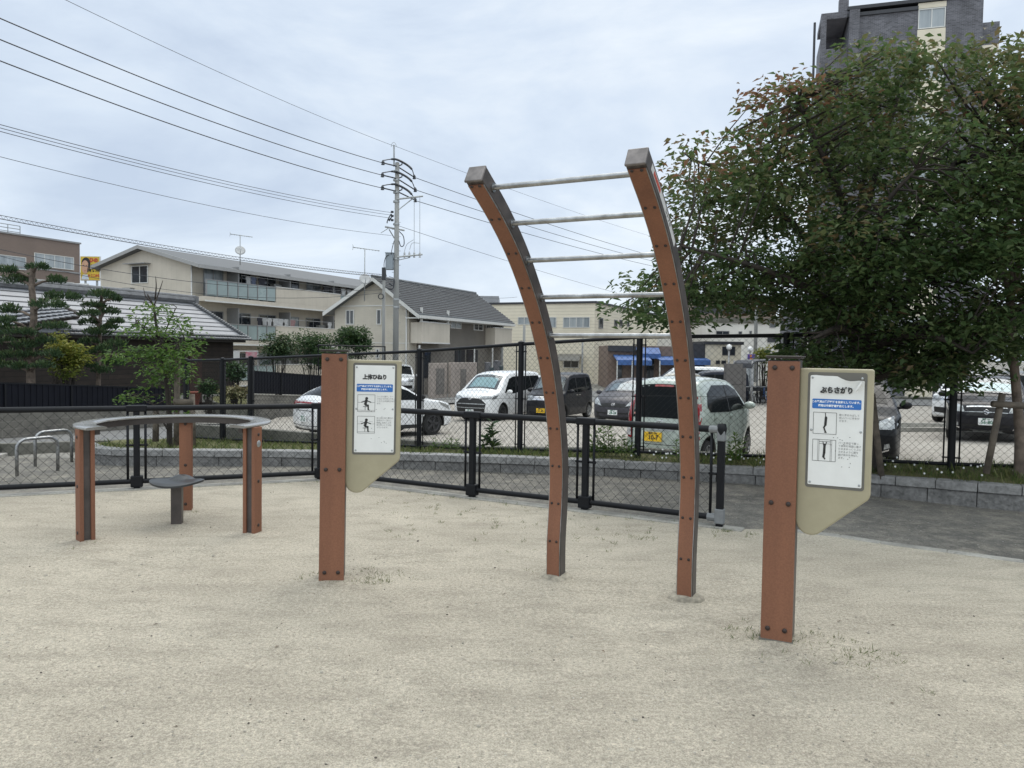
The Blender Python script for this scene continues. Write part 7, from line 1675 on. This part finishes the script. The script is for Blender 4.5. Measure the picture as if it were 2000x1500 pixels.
# grass on the bed (stuff) and sparse tufts on the sand (stuff)
def blades(name, pts, label, m, hmin, hmax, per, spread, seed, lean=.5, w=.08):
    g = np.random.default_rng(seed); C, D, Ls, T = [], [], [], []
    for p, s in pts:
        k = max(2, int(per*s)); a = g.uniform(0, 2*np.pi, k); r_ = spread*np.sqrt(g.uniform(0, 1, k))
        C.append(np.stack([p[0]+r_*np.cos(a), p[1]+r_*np.sin(a), np.full(k, p[2]-.005)], 1)); D.append(np.stack([g.normal(0, lean, k), g.normal(0, lean, k), np.ones(k)], 1)); Ls.append(g.uniform(hmin, hmax, k)*s); T.append(g.uniform(0, 1, k))
    C, D, Ls, T = map(np.concatenate, (C, D, Ls, T)); Nn = g.normal(0, 1, (len(C), 3))
    o = leaf_mesh(name, C, D, Nn, Ls, w, T, m, fold=.05); return setp(o, label, 'grass', kind='stuff')
g = random.Random(3); pts = []
while len(pts) < 1500:
    x = g.uniform(-6.3, 7.5); i = max(k for k in range(len(WL)) if WL[k].x <= x); q = (x-WL[i].x)/(WL[i+1].x-WL[i].x); yw = WL[i].y+(WL[i+1].y-WL[i].y)*q
    yc = fence_y(x)+.2; y = g.uniform(yw+.1, max(yw+.2, yc)); dens = .45+.55*math.sin(x*1.7+y)**2
    if g.random() < dens*(1.4 if x > 2.2 else .9): pts.append(((x, y, z_bed(x, y)), g.uniform(.5, 1.2)))
blades('grass', pts, 'short grass covering the planting bed', LM_grass, .05, .14, 9, .1, 1)
pts = []
def along(p, q, n, w, smin=.4, smax=1):
    for _ in range(n): t_ = g.random(); c = p+(q-p)*t_; pts.append(((c.x+g.gauss(0, w), c.y+g.gauss(0, w)-.1, 0), g.uniform(smin, smax)))
along(FC, FE, 110, .07, .3, .8); along(FA*.3+FC*.7, FC, 26, .06, .3, .7)
for (px, py, n, w) in ((1430, 1042, 16, .1), (1560, 1252, 22, .06), (1465, 1238, 20, .06), (1640, 1275, 34, .15), (1720, 1290, 16, .1), (700, 1128, 44, .13), (655, 1136, 26, .08), (605, 1125, 8, .06), (760, 1130, 10, .08), (1055, 1118, 8, .05), (500, 1040, 8, .06), (378, 1000, 7, .05), (362, 1020, 5, .03), (160, 1062, 7, .06), (1000, 1030, 34, .4), (860, 1015, 30, .35), (1200, 1040, 26, .35), (790, 985, 24, .25), (1250, 1050, 14, .12)):
    c = G(px, py)
    for _ in range(n): pts.append(((c.x+g.gauss(0, w), c.y+g.gauss(0, w), 0), g.uniform(.3, .85)))
blades('sand_weeds', pts, 'sparse grass tufts along the sand edge and around the posts', LM_grass, .02, .058, 14, .03, 2, .7, .085)
# clover flowers in the bed
b = MB()
for _ in range(70):
    x = g.uniform(1.5, 5.2); i = max(k for k in range(len(WL)) if WL[k].x <= x); q = (x-WL[i].x)/(WL[i+1].x-WL[i].x); yw = WL[i].y+(WL[i+1].y-WL[i].y)*q; y = g.uniform(yw+.1, fence_y(x)); b.blob((x, y, z_bed(x, y)+g.uniform(.05, .12)), .012, .012, .012, 5, 4)
setp(b.build('clover_flowers', M_paper), 'tiny white clover flowers in the grass of the planting bed', 'flowers', kind='stuff')
# stones and dead leaves scattered on the sand
b = MB()
for _ in range(2600):
    y = 1.6+7*g.random()**1.6; x = g.uniform(-.75, .75)*y*1.05
    if y > 5 and x > 2.2: continue
    s = g.uniform(.002, .0055)*(1 if g.random() < .96 else 2.0); b.cur = 0 if g.random() < .9 else 1
    b.blob((x, y, s*.3+zsand(x, y)), s*g.uniform(.8, 1.5), s*g.uniform(.8, 1.4), s*.7, 5, 4, .2)
setp(b.build('gravel', [mat('pale_stone', (.42, .39, .33), .8, var=.3, vs=3), mat('dark_stone', (.1, .085, .07), .8, var=.3, vs=3)]), 'fine gravel scattered over the sandy playground', 'gravel', kind='stuff')
pts = []
for (px, py) in ((350, 1419), (18, 1286), (370, 1072), (400, 1068), (1950, 1197), (1635, 1215), (1695, 1140), (310, 1220), (120, 1398), (490, 1370), (1880, 1190), (545, 1261), (1460, 1210), (1740, 1220)):
    c = G(px, py); pts.append(c)
for _ in range(26): c = G(g.uniform(0, 2000), g.uniform(1000, 1480)); pts.append(c)
pts = [c for c in pts if c.x < 2.2 or c.y < 4.4]
n = len(pts); gg = np.random.default_rng(6); a = gg.uniform(0, 6.28, n)
o = leaf_mesh('dead_leaves', np.array([(c.x, c.y, .004+zsand(c.x, c.y)) for c in pts]), np.stack([np.cos(a), np.sin(a), gg.uniform(0, .3, n)], 1), gg.normal(0, .3, (n, 3))+np.array([0, 0, 1]), gg.uniform(.012, .032, n), .4, gg.uniform(0, 1, n), leafmat('dead_leaf', [(.05, .035, .025), (.12, .08, .05), (.2, .15, .1)], .05))
setp(o, 'small dead leaves scattered on the sand', 'dead leaves', kind='stuff')
